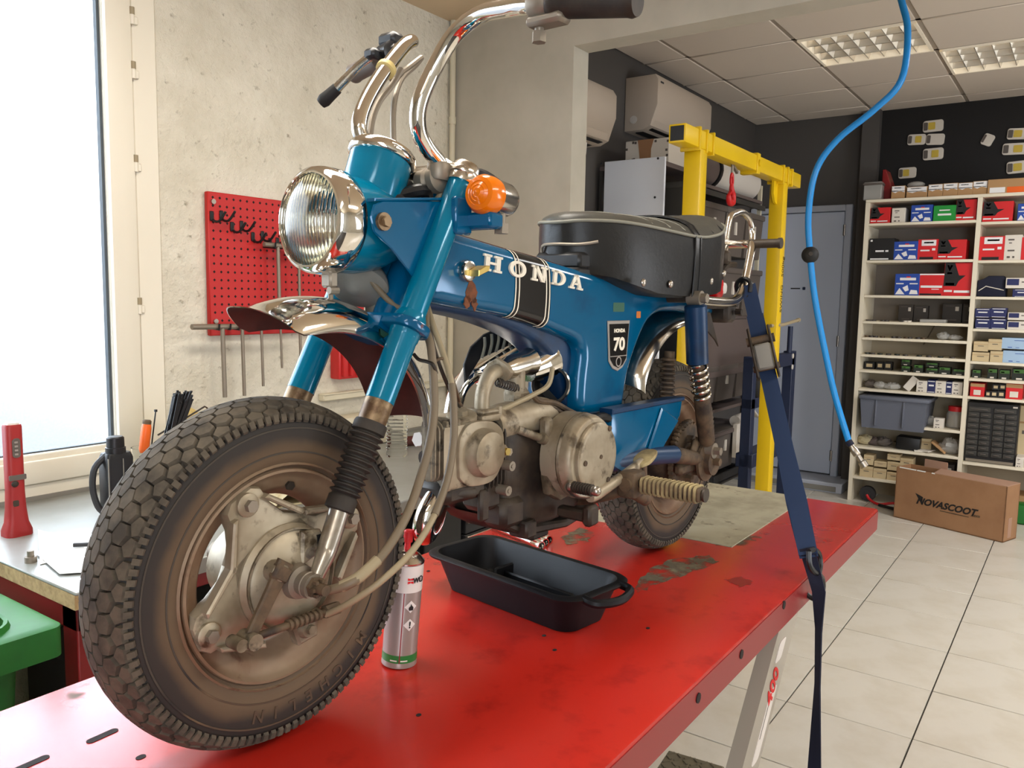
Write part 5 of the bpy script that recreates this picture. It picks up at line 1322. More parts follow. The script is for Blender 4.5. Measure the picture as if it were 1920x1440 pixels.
twrench(560, 476, .03, 690, .005, 'thin T-handle key half hidden behind the headlamp')
twrench(417, 613, .105, 745, .0068, 'longest T-handle key with wide handle at the left bottom of the red board')
twrench(454, 613, .045, 742, .0056, 'second T-handle key hung at the bottom of the red board')
twrench(490, 612, .045, 724, .0045, 'third T-handle key hung at the bottom of the red board')
twrench(526, 611, .045, 690, .0038, 'shortest T-handle key hung at the bottom of the red board')
q0, q1 = on(628, 628, 'y', YW - .03), on(694, 705, 'y', YW - .03)
t = thing('red_rack', 'red ribbed plastic rack hung on the wall behind the right fork leg', 'rack', ((q0.x + q1.x) / 2, YW - .03, q1.z))
mb = MB(); mb.box2((q0.x, YW - .05, q1.z), (q1.x, YW - .002, q0.z), .006, 2); part(mb, 'body', MATS['red_plastic'], t)
for k in range(5):
    x = q0.x + (k + .5) * (q1.x - q0.x) / 5; mb = MB(); mb.box2((x - .006, YW - .062, q1.z + .01), (x + .006, YW - .05, q0.z), .003); part(mb, 'rib', MATS['red_plastic'], t)

# ------------------------------------------------------------------ green wheelie bin
zr = H - .035
cnr = on(121, 1168, 'z', zr)
gx1_, gy0_ = min(cnr.x, BX0 - .02), min(cnr.y, .72)
gx1_, gy0_ = cnr.x, cnr.y
t = thing('wheelie_bin', 'green wheeled bin full of waste in the lower left corner', 'bin', (gx1_ - .26, gy0_ + .26, 0))
def sq(x0, y0, x1, y1, r, z): return [Vector((a, b, z)) for a, b in rrect(x1 - x0, y1 - y0, r, 6, (x0 + x1) / 2, (y0 + y1) / 2)]
gx0_, gy1_ = gx1_ - .48, gy0_ + .52
mb = MB(); mb.loft([sq(gx0_ + .07, gy0_ + .07, gx1_ - .09, gy1_ - .07, .04, .05), sq(gx0_ + .03, gy0_ + .03, gx1_ - .055, gy1_ - .03, .04, zr - .05)], True, False); part(mb, 'body', MATS['bin_green'], t)
mb = MB(); mb.loft([sq(gx0_ + .028, gy0_ + .028, gx1_ - .05, gy1_ - .028, .04, zr - .062), sq(gx0_, gy0_, gx1_, gy1_, .02, zr - .058), sq(gx0_, gy0_, gx1_, gy1_, .02, zr - .004), sq(gx0_ + .01, gy0_ + .01, gx1_ - .01, gy1_ - .01, .02, zr),
    sq(gx0_ + .05, gy0_ + .024, gx1_ - .058, gy1_ - .05, .06, zr), sq(gx0_ + .053, gy0_ + .027, gx1_ - .061, gy1_ - .053, .06, zr + .010), sq(gx0_ + .058, gy0_ + .032, gx1_ - .066, gy1_ - .058, .06, zr + .008), sq(gx0_ + .062, gy0_ + .036, gx1_ - .070, gy1_ - .062, .06, zr - .09)], False, False); part(mb, 'rim', MATS['bin_green'], t)
mb = MB(); mb.loft([sq(gx0_ + .062, gy0_ + .036, gx1_ - .070, gy1_ - .062, .06, zr - .088)] * 1 + [sq(gx0_ + .2, gy0_ + .2, gx1_ - .25, gy1_ - .2, .05, zr - .02)], True, True); o = part(mb, 'waste', MATS['oily_brown'], t); o['kind'] = 'stuff'
rr = random.Random(9)
mb = MB()
for k in range(40):
    a = (rr.uniform(gx0_ + .1, gx1_ - .11), rr.uniform(gy0_ + .07, gy1_ - .1), zr - .05 + rr.random() * .035)
    mb.cur = rr.choice((0, 1, 1, 2)); mb.box(a, (rr.uniform(.02, .07), rr.uniform(.02, .07), .006), Matrix.Rotation(rr.uniform(0, 3), 3, 'Z') @ Matrix.Rotation(rr.uniform(-.6, .6), 3, 'X'))
o = part(mb, 'litter', [MATS['small_carton'], MATS['box_lightblue'], MATS['orange_sticker']], t); o['kind'] = 'stuff'
q = on(14, 1155, 'z', zr - .01)
mb = MB(); mb.box(q + Vector((-.06, .04, .02)), (.10, .006, .09), Matrix.Rotation(.5, 3, 'Z') @ Matrix.Rotation(.3, 3, 'X')); part(mb, 'scrap_card', MATS['kraft'], t)

# ------------------------------------------------------------------ ratchet strap
A_ = BROT @ Vector((1.205, -.122, .592)) + Vector((0, 0, H)); B_ = Vector((1.015, TY0 - .012, H + .035))
t = thing('ratchet_strap', 'dark blue ratchet strap tying the rear rack down to the table edge', 'strap', B_)
d = (B_ - A_); dn_ = d.normalized(); vw = ((A_ + B_) / 2 - CAM).normalized(); sd = dn_.cross(vw).normalized(); nv = sd.cross(dn_).normalized()
def band(P, w, th, name, m, tw=None, label=None, par=None):
    mb = MB(); rings = []
    n = len(P)
    for i, c in enumerate(P):
        tt = (P[min(i + 1, n - 1)] - P[max(i - 1, 0)]).normalized(); ang = tw[i] if tw else 0
        s_ = Matrix.Rotation(ang, 3, tt) @ (sd - tt * sd.dot(tt)).normalized(); nn = tt.cross(s_).normalized(); ww = w[i] if hasattr(w, '__len__') else w
        rings.append([c + s_ * ww / 2 + nn * th, c - s_ * ww / 2 + nn * th, c - s_ * ww / 2 - nn * th, c + s_ * ww / 2 - nn * th])
    mb.loft(rings); return part(mb, name, MATS[m], par or t, label)
band([A_, A_ + d * .14], .032, .0016, 'webbing', 'strap_blue'); band([A_ + d * .12, A_ + d * .30], .036, .0022, 'webbing', 'strap_blue')
band([A_ + d * .30, A_ + d * .62, A_ + d * .80, A_ + d * .98], [.034, .036, .042, .036], .0016, 'webbing', 'strap_blue')
band([A_ + d * .80 - nv * .003, A_ + d * .97 - nv * .003], .037, .002, 'sewn_end', 'strap_blue')
RL = BROT @ Vector((1.208, -.108, .590)) + Vector((0, 0, H))
mb = MB(); mb.tube([A_ + d * .03, A_ + Vector((0, -.004, .006)), RL + Vector((.0, .0, .0165)), RL + Vector((.004, .016, .004)), RL + Vector((.004, .010, -.016)), A_ + d * .05 + Vector((0, .006, 0))], .0052, 8, 4); part(mb, 'top_hook', MATS['black_plastic'], t)
rc = A_ + d * .275
rm = Matrix((sd, dn_, nv)).transposed()
mb = MB()
for s_ in (-1, 1): mb.box(rc + sd * .0215 * s_ - nv * .016, (.006, .115, .036), rm, .004)
part(mb, 'ratchet_side', MATS['oily_dark'], t)
mb = MB(); mb.box(rc + dn_ * .012 - nv * .026, (.036, .058, .010), rm @ Matrix.Rotation(.12, 3, 'X'), .004); part(mb, 'ratchet_handle', MATS['bench_edge'], t)
mb = MB(); mb.cyl(rc - sd * .03 - dn_ * .03 - nv * .016, rc + sd * .03 - dn_ * .03 - nv * .016, .010, seg=12); mb.cyl(rc - sd * .028 + dn_ * .035 - nv * .018, rc + sd * .028 + dn_ * .035 - nv * .018, .007, seg=10); part(mb, 'spool', MATS['oily_brown'], t)
mb = MB(); hk = B_
mb.tube([hk + Vector(v) for v in ((-.018, 0, .030), (.014, -.004, .026), (.034, -.008, .010), (.030, -.012, -.010), (.016, -.014, -.022), (.034, -.016, -.036), (.044, -.016, -.060), (.038, -.012, -.078), (.034, .000, -.082), (.034, .012, -.076))], .0055, 8, 4)
mb.tube([hk + Vector(v) for v in ((-.018, 0, .030), (-.022, -.004, .006), (-.008, -.010, -.012), (.016, -.014, -.022))], .0055, 8, 4)
part(mb, 'hook', MATS['black_plastic'], t)
base_ = A_ + d * .95 - nv * .006
P = [base_, Vector((1.02, TY0 - .03, H - .02)), Vector((1.02, TY0 - .034, H - .10)), Vector((1.03, TY0 - .036, H - .22)), Vector((1.045, TY0 - .036, H - .40)), Vector((1.06, TY0 - .036, .2)), Vector((1.06, TY0 - .036, .006))]
band(P, [.03, .028, .024, .024, .030, .034, .034], .0014, 'loose_end', 'strap_dark', [0, .5, 1.15, 1.25, .7, .3, .2], 'loose dark blue strap end hanging to the floor')
# ================================================================== the motorcycle (its own frame: x to the rear, -y its left side, z up from the table)
bike = thing('motorcycle', 'small vintage motorcycle in metallic blue, standing on the red lift table', 'motorcycle', (0, 0, H), BYAW)
def bp_(mb, name, m, parent=None, label=None, smooth=40):
    o = mb.build(name, MATS[m] if isinstance(m, str) else m, parent or bike, smooth)
    if label: o['label'] = label
    return o
V = Vector
RF, RR, WB = .2155, .213, 1.035

# ---------------------------------------------------------------- wheels
def section(Ro, hw, n=22):
    """carcass outline in (r, y): bead to bead over the crown"""
    P = [(.128, -.034), (.134, -.040), (.145, -.0445), (.160, -hw), (.174, -hw * 1.0), (.186, -hw * .97), (.194, -hw * .90)]
    for k in range(1, n):
        a = -1 + 2 * k / n
        y = hw * .90 * a * .985
        P.append((Ro - .0075 - (Ro - .0075 - .194) * abs(a) ** 2.4, y))
    return P + [(r, -y) for r, y in reversed(P[:7])]
def crown(Ro, hw, y, h=0):
    a = min(abs(y) / (hw * .90), 1.0)
    return Ro - .0075 - (Ro - .0075 - .194) * a ** 2.4 + h
def wheel(cx, cz, Ro, hw, front):
    rimprof = [(.136, -.0445), (.1385, -.042), (.137, -.037), (.132, -.036), (.130, -.041), (.127, -.042), (.1235, -.036), (.118, -.031), (.109, -.029), (.104, -.024), (.099, -.014), (.0955, -.006), (.094, -.003), (.094, .003), (.0955, .006), (.099, .014), (.104, .024), (.109, .029), (.118, .031), (.1235, .036), (.127, .042), (.130, .041), (.136, .0445), (.1385, .042), (.134, .03), (.126, .02), (.126, -.02), (.134, -.03)]
    mb = MB(); mb.lathe([(r, y) for r, y in rimprof] + [rimprof[0]], (cx, 0, cz), (0, 1, 0), 72, cap=False)
    rim = bp_(mb, 'front_rim' if front else 'rear_rim', 'rim_rust', None, 'rusty steel wheel rim')
    mb = MB(); sec = section(Ro, hw); mb.lathe(sec, (0, 0, 0), (0, 1, 0), 96, cap=False)
    ty = bp_(mb, 'tyre', 'tyre_side', rim, smooth=60); ty.location = (cx, 0, cz)
    # fine raised rings and the scuffed shoulder band
    mb = MB()
    for r0, y0 in ((.152, -.0452), (.181, -hw * .985)):
        for s in (1, -1): mb.lathe([(r0 - .001, s * (abs(y0) - .0006)), (r0 - .001, s * (abs(y0) + .0008)), (r0 + .001, s * (abs(y0) + .0008)), (r0 + .001, s * (abs(y0) - .0006))], (cx, 0, cz), (0, 1, 0), 96, cap=False)
    bp_(mb, 'sidewall_ring', 'tyre_side', rim)
    # tread blocks: five staggered rows of many-sided blocks
    N = 56 if front else 54
    rows = [(-.86, .135, .5), (-.585, .195, .0), (-.295, .195, .5), (0.0, .195, .0), (.295, .195, .5), (.585, .195, .0), (.86, .135, .5)]
    mb = MB(); rr = random.Random(2)
    for (c, hwid, ph) in rows:
        yc = c * hw * .95; hy = hwid * hw * .95
        for k in range(N):
            a0 = 2 * pi * (k + ph) / N; da = 2 * pi / N * .5
            s = 1 if c > 0 else -1
            if abs(c) < .1: pts = [(-1, -.42), (-.15, -1), (1, -.58), (1, .42), (.15, 1), (-1, .58)]
            elif abs(c) < .7: pts = [(-1, -.55 * s), (.1, -1 * s), (1, -.45 * s), (1, .5 * s), (-.1, 1 * s), (-1, .5 * s)]
            else: pts = [(-1, -.1 * s), (0, -1 * s), (1, -.1 * s), (.82, 1 * s), (-.82, 1 * s)]
            lo, hi = [], []
            pts = [(u + rr.uniform(-.09, .09), v + rr.uniform(-.09, .09)) for u, v in pts]
            for u, v in pts:
                for lst, sh, h in ((lo, .95, -.001), (hi, .875, .0068)):
                    ang = a0 + da * u * sh; y = yc + hy * v * sh; r = crown(Ro, hw, y, h)
                    if abs(c) > .7 and h > 0: r -= .0008
                    lst.append(V((cx - r * sin(ang), y, cz + r * cos(ang))))
            mb.loft([lo, hi], False, True)
    # small outer notches on the shoulders
    for s in (-1, 1):
        for k in range(N * 2):
            a0 = 2 * pi * k / (N * 2); da = pi / (N * 2) * .62
            P = []
            for ang, y, r in ((a0 - da, .955, .196), (a0 + da, .955, .196), (a0 + da, 1.005, .188), (a0 - da, 1.005, .188)):
                P.append((ang, s * y * hw, r))
            lo = [V((cx - r * sin(a), y, cz + r * cos(a))) for a, y, r in P]; hi = [V((cx - (r + .003) * sin(a), y + s * .0022, cz + (r + .003) * cos(a))) for a, y, r in P]
            mb.loft([lo, hi], False, True)
    o = bp_(mb, 'tread_block', 'tyre_block', rim, smooth=30); o['kind'] = 'stuff'
    return rim
rim = wheel(0, RF, RF, .0465, True)
# sidewall lettering, letters standing with their tops outwards at the bottom
word = 'MICHELIN'
for k, ch in enumerate(word):
    a = radians(-158 - 0 * 8) - (k - 3.5) * .155
    th = -pi / 2 + .27 - (k - 3.5) * .150
    er = V((cos(th), 0, sin(th))); et = V((sin(th), 0, -cos(th)))
    pos = V((0, -.0465 * .995, RF)) + er * .166
    text(ch, .021, 'lettering', MATS['tyre_side'], rim, frame(pos, et * -1 if False else et, er), .0012, bold=.0004)
# valve holes / rim bolts
for a in (80, 200, 320): 
    mb = MB(); a = radians(a); mb.cyl((.108 * cos(a), -.0295, RF + .108 * sin(a)), (.108 * cos(a), -.034, RF + .108 * sin(a)), .006, seg=6); bp_(mb, 'rim_nut', 'oily_dark', rim)
# star hub
arms = [radians(117), radians(202), radians(28), radians(290)]
arms = [radians(118), radians(200), radians(28)]
mb = MB()
mb.lathe([(.020, -.058), (.060, -.057), (.066, -.050), (.066, -.030), (.055, .010), (.050, .045), (.020, .055)], (0, 0, RF), (0, 1, 0), 40)
for a in arms:
    er = V((cos(a), 0, sin(a))); et = V((-sin(a), 0, cos(a)))
    fn = lambda u, v, d: V((0, 0, RF)) + er * u + et * v + V((0, d, 0))
    mb.prism([(.02, -.068), (.055, -.056), (.071, -.038), (.092, -.029), (.117, -.026), (.126, -.015), (.126, .015), (.117, .026), (.092, .029), (.071, .038), (.055, .056), (.02, .068)], fn, -.047, -.022, .006, 2)
    for s in (-1, 1): mb.prism([(.056, s * .052), (.108, s * .020), (.108, s * .027), (.058, s * .060)], fn, -.056, -.040, .002, 1)
hub = bp_(mb, 'hub', 'aluminium', rim, 'cast aluminium three armed hub', 35)
for a in arms:
    c = V((.112 * cos(a), 0, RF + .112 * sin(a)))
    mb = MB(); mb.lathe([(.015, -.050), (.013, -.056), (.010, -.057)], c, (0, 1, 0), 20); mb.v = [V((v.x, v.y, v.z)) for v in mb.v]
    mb2 = MB(); mb2.lathe([(.0145, -.036), (.0140, -.051), (.011, -.053)], c, (0, 1, 0), 20); bp_(mb2, 'arm_boss', 'aluminium', rim)
    mb2 = MB(); mb2.cyl(c + V((0, -.050, 0)), c + V((0, -.060, 0)), .0075, seg=6); bp_(mb2, 'arm_bolt', 'dull_steel', rim)
# brake plate with arm, cam and cable fittings
mb = MB(); mb.lathe([(.015, -.069), (.030, -.067), (.052, -.063), (.0595, -.057)], (0, 0, RF), (0, 1, 0), 40)
mb.prism([(.006, RF + .015), (.046, RF + .030), (.036, RF + .055), (.008, RF + .058)], XZ, -.070, -.060, .003, 1)
plate = bp_(mb, 'brake_plate', 'aluminium')
mb = MB(); mb.lathe([(.0610, -.056), (.0625, -.061), (.0605, -.0615), (.0590, -.057)], (0, 0, RF), (0, 1, 0), 44, cap=False); bp_(mb, 'plate_rim', 'aluminium_dirty', plate)
mb = MB(); mb.prism([(.030, RF + .034), (.040, RF + .036), (.034, RF + .05), (.028, RF + .05)], XZ, -.072, -.0695); bp_(mb, 'inspection_slot', 'black_plastic', plate)
mb = MB(); mb.lathe([(.022, -.066), (.020, -.078), (.014, -.080), (.016, -.092), (.012, -.094)], (0, 0, RF), (0, 1, 0), 26); bp_(mb, 'axle_spacer', 'dull_steel', plate)
mb = MB(); mb.cyl((.018, -.063, RF + .030), (.018, -.071, RF + .030), .007, seg=12); mb.cyl((.018, -.07, RF + .030), (.018, -.074, RF + .030), .0035, seg=8); bp_(mb, 'rivet', 'dull_steel', plate)
mb = MB(); mb.lathe([(.013, -.060), (.013, -.080), (.009, -.084)], (-.031, 0, RF + .020), (0, 1, 0), 14); bp_(mb, 'brake_cam', 'aluminium_dirty', plate)
p0, p1 = V((-.031, -.079, RF + .020)), V((-.075, -.080, RF - .045))
mb = MB()
dd = (p1 - p0).normalized(); ss = V((dd.z, 0, -dd.x))
mb.prism([(-.012, .014), (.012, .014), (.009, -.02), (.0075, -(p1 - p0).length), (-.0075, -(p1 - p0).length), (-.009, -.02)], lambda u, v, d: p0 - dd * v + ss * u + V((0, d, 0)), -.004, .004, .002, 1)
mb.box(p0, (.024, .012, .020), Matrix.Rotation(.6, 3, 'Y'), .003)
bp_(mb, 'brake_arm', 'oily_brown', plate)
mb = MB(); mb.cyl(p1 + V((.0, -.014, 0)), p1 + V((0, .012, 0)), .0095, seg=14); mb.cyl(p1 + V((-.016, -.012, .001)), p1 + V((-.016, .01, .001)), .0075, seg=12); bp_(mb, 'cable_joint', 'aluminium_dirty', plate)
mb = MB(); st = V((.058, -.076, RF - .048)); mb.cyl(p1 + V((.01, 0, 0)), st, .0048, seg=10)
for k in range(7): mb.cyl(p1.lerp(st, .40 + k * .055), p1.lerp(st, .43 + k * .055), .0072, seg=10)
mb.cyl(p1.lerp(st, .82), p1.lerp(st, .98), .0085, seg=6)
bp_(mb, 'cable_adjuster', 'oily_brown', plate)
mb = MB(); c = V((.012, 0, RF - .062)); mb.prism([(-.022, .014), (.020, .018), (.018, -.016), (-.010, -.020)], lambda u, v, d: c + V((u, d, v)), -.070, -.052, .003, 1); mb.lathe([(.013, -.070), (.010, -.076)], c, (0, 1, 0), 18); mb.cyl(c + V((0, -.074, 0)), c + V((0, -.082, 0)), .006, seg=6)
bp_(mb, 'torque_link', 'aluminium_dirty', plate)
# axle nut
mb = MB(); mb.cyl((0, -.094, RF), (0, -.106, RF), .0125, seg=6); mb.cyl((0, -.104, RF), (0, -.122, RF), .0065, seg=12); 
for k in range(6): mb.box((.009 * cos(k * pi / 3), -.109, RF + .009 * sin(k * pi / 3)), (.004, .007, .004))
bp_(mb, 'axle_nut', 'oily_brown'); mb = MB(); mb.cyl((0, -.06, RF), (0, .11, RF), .009, seg=12); bp_(mb, 'front_axle', 'oily_dark')

# ---------------------------------------------------------------- front fork
U = V((.4626, 0, .8866)); UP = V((-.8866, 0, .4626))
def F(s, y): return V((.014 + .4626 * s, y, .2155 + .8866 * s))
def rot_to(u):
    return V((0, 0, 1)).rotation_difference(u).to_matrix()
for side, y in (('left', -.08), ('right', .08)):
    mb = MB(); mb.lathe([(.0185, .350), (.0185, .558), (.017, .566)], F(0, y), U, 28); mb.lathe([(.0205, .325), (.0225, .335), (.0225, .350), (.0190, .358)], F(0, y), U, 28)
    up_ = bp_(mb, 'fork_upper_tube', 'blue_paint')
    mb = MB(); mb.lathe([(.0195, .232), (.0192, .235), (.0192, .318), (.0205, .322), (.0205, .331)], F(0, y), U, 28); bp_(mb, 'fork_sleeve', 'blue_paint')
    mb = MB(); mb.lathe([(.0185, .198), (.0188, .232)], F(0, y), U, 28); bp_(mb, 'fork_collar', 'rust_ring')
    prof = [(.0205, .203), (.0215, .200), (.0215, .190)]
    n = 10
    for k in range(n):
        s = .188 - k * .0082; w = 1 - .012 * k; prof += [(.0172 * w, s), (.0172 * w, s - .0012), (.0225 * w, s - .0036), (.0225 * w, s - .0050), (.0172 * w, s - .0076)]
    prof += [(.0185, .103), (.0185, .088), (.0135, .086)]
    mb = MB(); mb.lathe(prof, F(0, y), U, 30); bp_(mb, 'fork_boot', 'dusty_rubber', smooth=50)
    mb = MB(); P = [F(.10, y), F(.045, y * 1.06), V((.026, y * 1.10, .243)), V((.012, y * 1.15, .226)), V((.001, y * 1.19, .210))]
    mb.tube(P, [.0128, .0126, .0118, .0090, .0070], 18, 4); bp_(mb, 'fork_slider', 'worn_steel')
    mb = MB(); mb.lathe([(.015, -y * 0 + y * 1.16), (.015, y * 1.26)], (0, 0, RF), (0, 1, 0), 20); bp_(mb, 'fork_end', 'dull_steel')
    # top clamp and cap
    mb = MB(); mb.lathe([(.0215, .556), (.0225, .560), (.0225, .580), (.019, .586), (.010, .588)], F(0, y), U, 26); bp_(mb, 'fork_cap', 'worn_chrome')
    # headlamp bracket plate
    s = -1 if y < 0 else 1
    mb = MB(); mb.prism([(.112, .652), (.118, .668), (.132, .674), (.262, .686), (.300, .700), (.285, .665), (.222, .556), (.196, .572), (.148, .615), (.118, .634)], XZ, s * .071, s * .075, .0014, 1)
    mb.prism([(.118, .672), (.285, .690), (.286, .694), (.118, .676)], XZ, s * .060, s * .076, .001, 1)
    br = bp_(mb, 'headlamp_bracket', 'blue_body')
    mb = MB(); mb.cyl((.131, s * .074, .648), (.131, s * .080, .648), .0115, seg=16); mb.cyl((.131, s * .079, .648), (.131, s * .086, .648), .007, seg=6); bp_(mb, 'bracket_bolt', 'rust_ring', br)
# lower yoke
c = F(.338, 0)
yk = lambda u, v, d: c + UP * -u + V((0, v, 0)) + U * d
mb = MB(); mb.prism(rrect(.058, .215, .022, 6), yk, -.007, .007, .003, 2); mb.prism([(-.03, -.06), (.02, -.055), (.045, -.03), (.045, .03), (.02, .055), (-.03, .06)], yk, -.012, .004, .003, 1)
bp_(mb, 'lower_yoke', 'blue_body')
mb = MB(); c = F(.572, 0); yk2 = lambda u, v, d: c + UP * -u + V((0, v, 0)) + U * d
mb.prism(rrect(.05, .205, .022, 6), yk2, -.006, .006, .003, 2); bp_(mb, 'top_bridge', 'worn_chrome')
mb = MB(); mb.lathe([(.022, .34), (.022, .56)], F(0, 0) + V((.035, 0, 0)), U, 22); bp_(mb, 'steering_head', 'blue_body')
mb = MB(); mb.cyl(F(.57, 0) + V((.035, 0, 0)), F(.605, 0) + V((.035, 0, 0)), .017, seg=6); bp_(mb, 'stem_nut', 'worn_chrome')
mb = MB(); mb.sphere((.235, .02, .700), .035, 14, 10, (1.1, 1.1, .8)); mb.box((.205, .0, .683), (.06, .08, .03), None, .008); mb.tube([(.2, -.03, .69), (.24, -.045, .70), (.26, -.02, .675)], .009, 8, 4)
bp_(mb, 'wiring_bundle', 'black_plastic')

# ---------------------------------------------------------------- headlamp
HZ = .651
ax = V((-1, 0, .04)).normalized()
O = V((.150, 0, HZ - .004))
mb = MB(); mb.lathe([(.004, -.085), (.026, -.078), (.046, -.060), (.058, -.030), (.0635, .0), (.0645, .040)], O, ax, 44, cap=False); shell = bp_(mb, 'headlamp_shell', 'blue_paint', smooth=60)
mb = MB(); mb.lathe([(.0650, .034), (.0685, .040), (.0690, .050), (.0680, .064), (.0655, .072), (.0605, .0755), (.0585, .073), (.0590, .060)], O, ax, 56, cap=False); bp_(mb, 'headlamp_rim', 'chrome', shell, 'chrome headlamp rim', 60)
mb = MB(); mb.lathe([(.0585, .070), (.0600, .0745), (.0580, .0765)], O, ax, 48, cap=False); bp_(mb, 'rim_seal', 'cable_light', shell)
mb = MB(); pr = [(.0595 * sin(a), .071 + .014 * (1 - (sin(a)) ** 2)) for a in [pi / 2 * k / 8 for k in range(8, -1, -1)]]
mb.lathe(pr, O, ax, 48, cap=False); mb.lathe([(r * .985, h - .003) for r, h in pr], O, ax, 48, cap=False); bp_(mb, 'headlamp_lens', 'lens_glass', shell, smooth=60)
mb = MB()
ay, az = V((0, 1, 0)), ax.cross(V((0, 1, 0)))
for k in range(-9, 10):
    yy = k * .0058; hmx = sqrt(max(.0565 ** 2 - yy * yy, 0))
    if hmx < .012: continue
    pts = []
    for q in range(9):
        zz = -hmx + 2 * hmx * q / 8; rr_ = min(sqrt(yy * yy + zz * zz) / .0595, .999); pts.append(O + ax * (.0698 + .014 * (1 - rr_ * rr_) - .003) + ay * yy + az * zz)
    mb.tube(pts, .0021, 5)
bp_(mb, 'lens_flute', 'lens_glass', shell, smooth=60)
mb = MB(); mb.lathe([(.0575, .066), (.052, .050), (.042, .030), (.028, .012), (.012, .004), (.0, .003)], O, ax, 44, cap=False); bp_(mb, 'reflector', 'reflector', shell, smooth=60)
mb = MB(); mb.sphere(O + ax * .022, .010, 12, 8); mb.cyl(O + ax * .004, O + ax * .018, .007, seg=10); bp_(mb, 'bulb', 'lamp_white', shell)
p = O + ax * .050 - V((0, 0, .066)); mb = MB(); mb.box(p + V((0, -.01, -.008)), (.014, .02, .022), None, .003); mb.cyl(p + V((-.006, -.016, -.022)), p + V((.008, -.016, -.022)), .005, seg=8); mb.cyl(p + V((0, -.012, -.034)), p + V((0, -.012, -.01)), .0035, seg=8); bp_(mb, 'rim_screw', 'dull_steel', shell)
# instrument pod
IA = V((.35, 0, .93)).normalized(); IO = V((.172, 0, .668))
mb = MB(); mb.lathe([(.034, -.02), (.040, .010), (.0425, .045), (.043, .076)], IO, IA, 40); pod = bp_(mb, 'instrument_pod', 'blue_paint', smooth=60)
mb = MB(); mb.lathe([(.0435, .074), (.0465, .076), (.0475, .081), (.0465, .087), (.042, .092), (.039, .091)], IO, IA, 44); bp_(mb, 'pod_ring', 'chrome', pod, 'chrome ring around the dial', 60)
mb = MB(); mb.lathe([(.0390, .0905), (.0, .0935)], IO, IA, 36, cap=False); bp_(mb, 'dial_glass', 'black_plastic', pod)
# horn behind the headlamp
HO = V((.185, .028, .575)); ha = V((-.55, -.35, -.72)).normalized()
mb = MB(); mb.lathe([(.0, -.024), (.022, -.022), (.038, -.006), (.042, .006), (.042, .012), (.036, .016), (.020, .013), (.012, .018), (.0, .019)], HO, ha, 30, cap=False); horn = bp_(mb, 'horn', 'bench_edge', smooth=50)
mb = MB(); mb.prism([(-.012, .03), (.012, .03), (.012, -.05), (-.012, -.05)], lambda u, v, d: HO + V((.02 + d, u, v)), .0, .004); bp_(mb, 'horn_bracket', 'dull_steel', horn)

# ---------------------------------------------------------------- handlebars
PL = [V((.250, -.058, .716))] + [onb(*q) for q in ((824, 308, 'y', -.060), (800, 276, 'y', -.062), (784, 240, 'y', -.066), (787, 192, 'y', -.072), (815, 127, 'y', -.086), (852, 66, 'y', -.112), (900, 28, 'y', -.155), (955, 15, 'y', -.21), (1005, 9, 'y', -.26))]
gdir = (onb(1192, 3, 'y', -.385) - PL[-1])
PL.append(PL[-1] + gdir * .95)
mb = MB(); mb.tube(PL, .0112, 18, 5); bar = bp_(mb, 'left_handlebar', 'chrome', smooth=60)
g0_, g1_ = PL[-2] + gdir * .16, PL[-2] + gdir * 1.02
mb = MB(); L_ = (g1_ - g0_).length; prof = [(.0165, 0), (.0175, .004), (.0172, .01)]
prof += [(.0160, .014)] + [(.0160, L_ - .012), (.0170, L_ - .006), (.015, L_)]
mb.lathe(prof, g0_, gdir, 24)
for k in range(14):
    a = 2 * pi * k / 14; pass
bp_(mb, 'grip', 'oily_dark', bar, 'dark brown rubber grip')
q0 = PL[-2] + gdir * .04; gd = gdir.normalized()
mb = MB(); mb.lathe([(.0135, -.012), (.016, -.008), (.016, .012), (.0135, .016)], q0, gd, 20); mb.cyl(q0 + V((.0, 0, .028)), q0 + V((0, 0, -.034)), .0055, seg=10); mb.box(q0 + gd * .012 + V((0, 0, -.018)), (.026, .05, .012), None, .004); mb.cyl(q0 + V((0, 0, -.03)), q0 + V((0, 0, -.042)), .0085, seg=6)
bp_(mb, 'clamp', 'dull_steel', bar)
PR = [V((.248, .050, .720))] + [onb(*q) for q in ((692, 280, 'y', .050), (680, 262, 'y', .052), (673, 236, 'y', .054), (682, 200, 'y', .058), (706, 155, 'y', .066), (738, 110, 'y', .078), (760, 84, 'y', .092), (772, 78, 'y', .108))]
ge = onb(668, 136, 'y', .30)
PR += [PR[-1] + V((.012, .028, .002)), PR[-1].lerp(ge, .45), ge]
mb = MB(); mb.tube(PR, .0112, 18, 5); barr = bp_(mb, 'right_handlebar', 'chrome', smooth=60)
gd = (ge - PR[-2]).normalized(); g0_ = PR[-2] + gd * .02
mb = MB(); mb.lathe([(.0165, 0), (.0172, .004), (.016, .014), (.016, (ge - g0_).length), (.0172, (ge - g0_).length + .006), (.014, (ge - g0_).length + .012)], g0_, gd, 22); bp_(mb, 'grip', 'bin_grey', barr, 'grey throttle grip')
q0 = PR[-2] + gd * -.015
mb = MB(); mb.lathe([(.0135, -.02), (.019, -.016), (.019, .018), (.0135, .022)], q0, gd, 18); mb.box(q0 + V((.004, 0, .022)), (.03, .04, .022), None, .006); mb.box(q0 + V((-.024, .01, -.006)), (.03, .026, .018), None, .005); bp_(mb, 'switch_housing', 'black_plastic', barr)
lv0 = q0 + V((-.026, .01, -.006)); lv1 = onb(608, 188, 'y', .27)
mb = MB(); mb.tube([lv0, lv0.lerp(lv1, .3) + V((0, 0, .004)), lv0.lerp(lv1, .8), lv1], [.0075, .007, .0085, .0085], 12, 4); lev_ = bp_(mb, 'brake_lever', 'worn_chrome', barr)
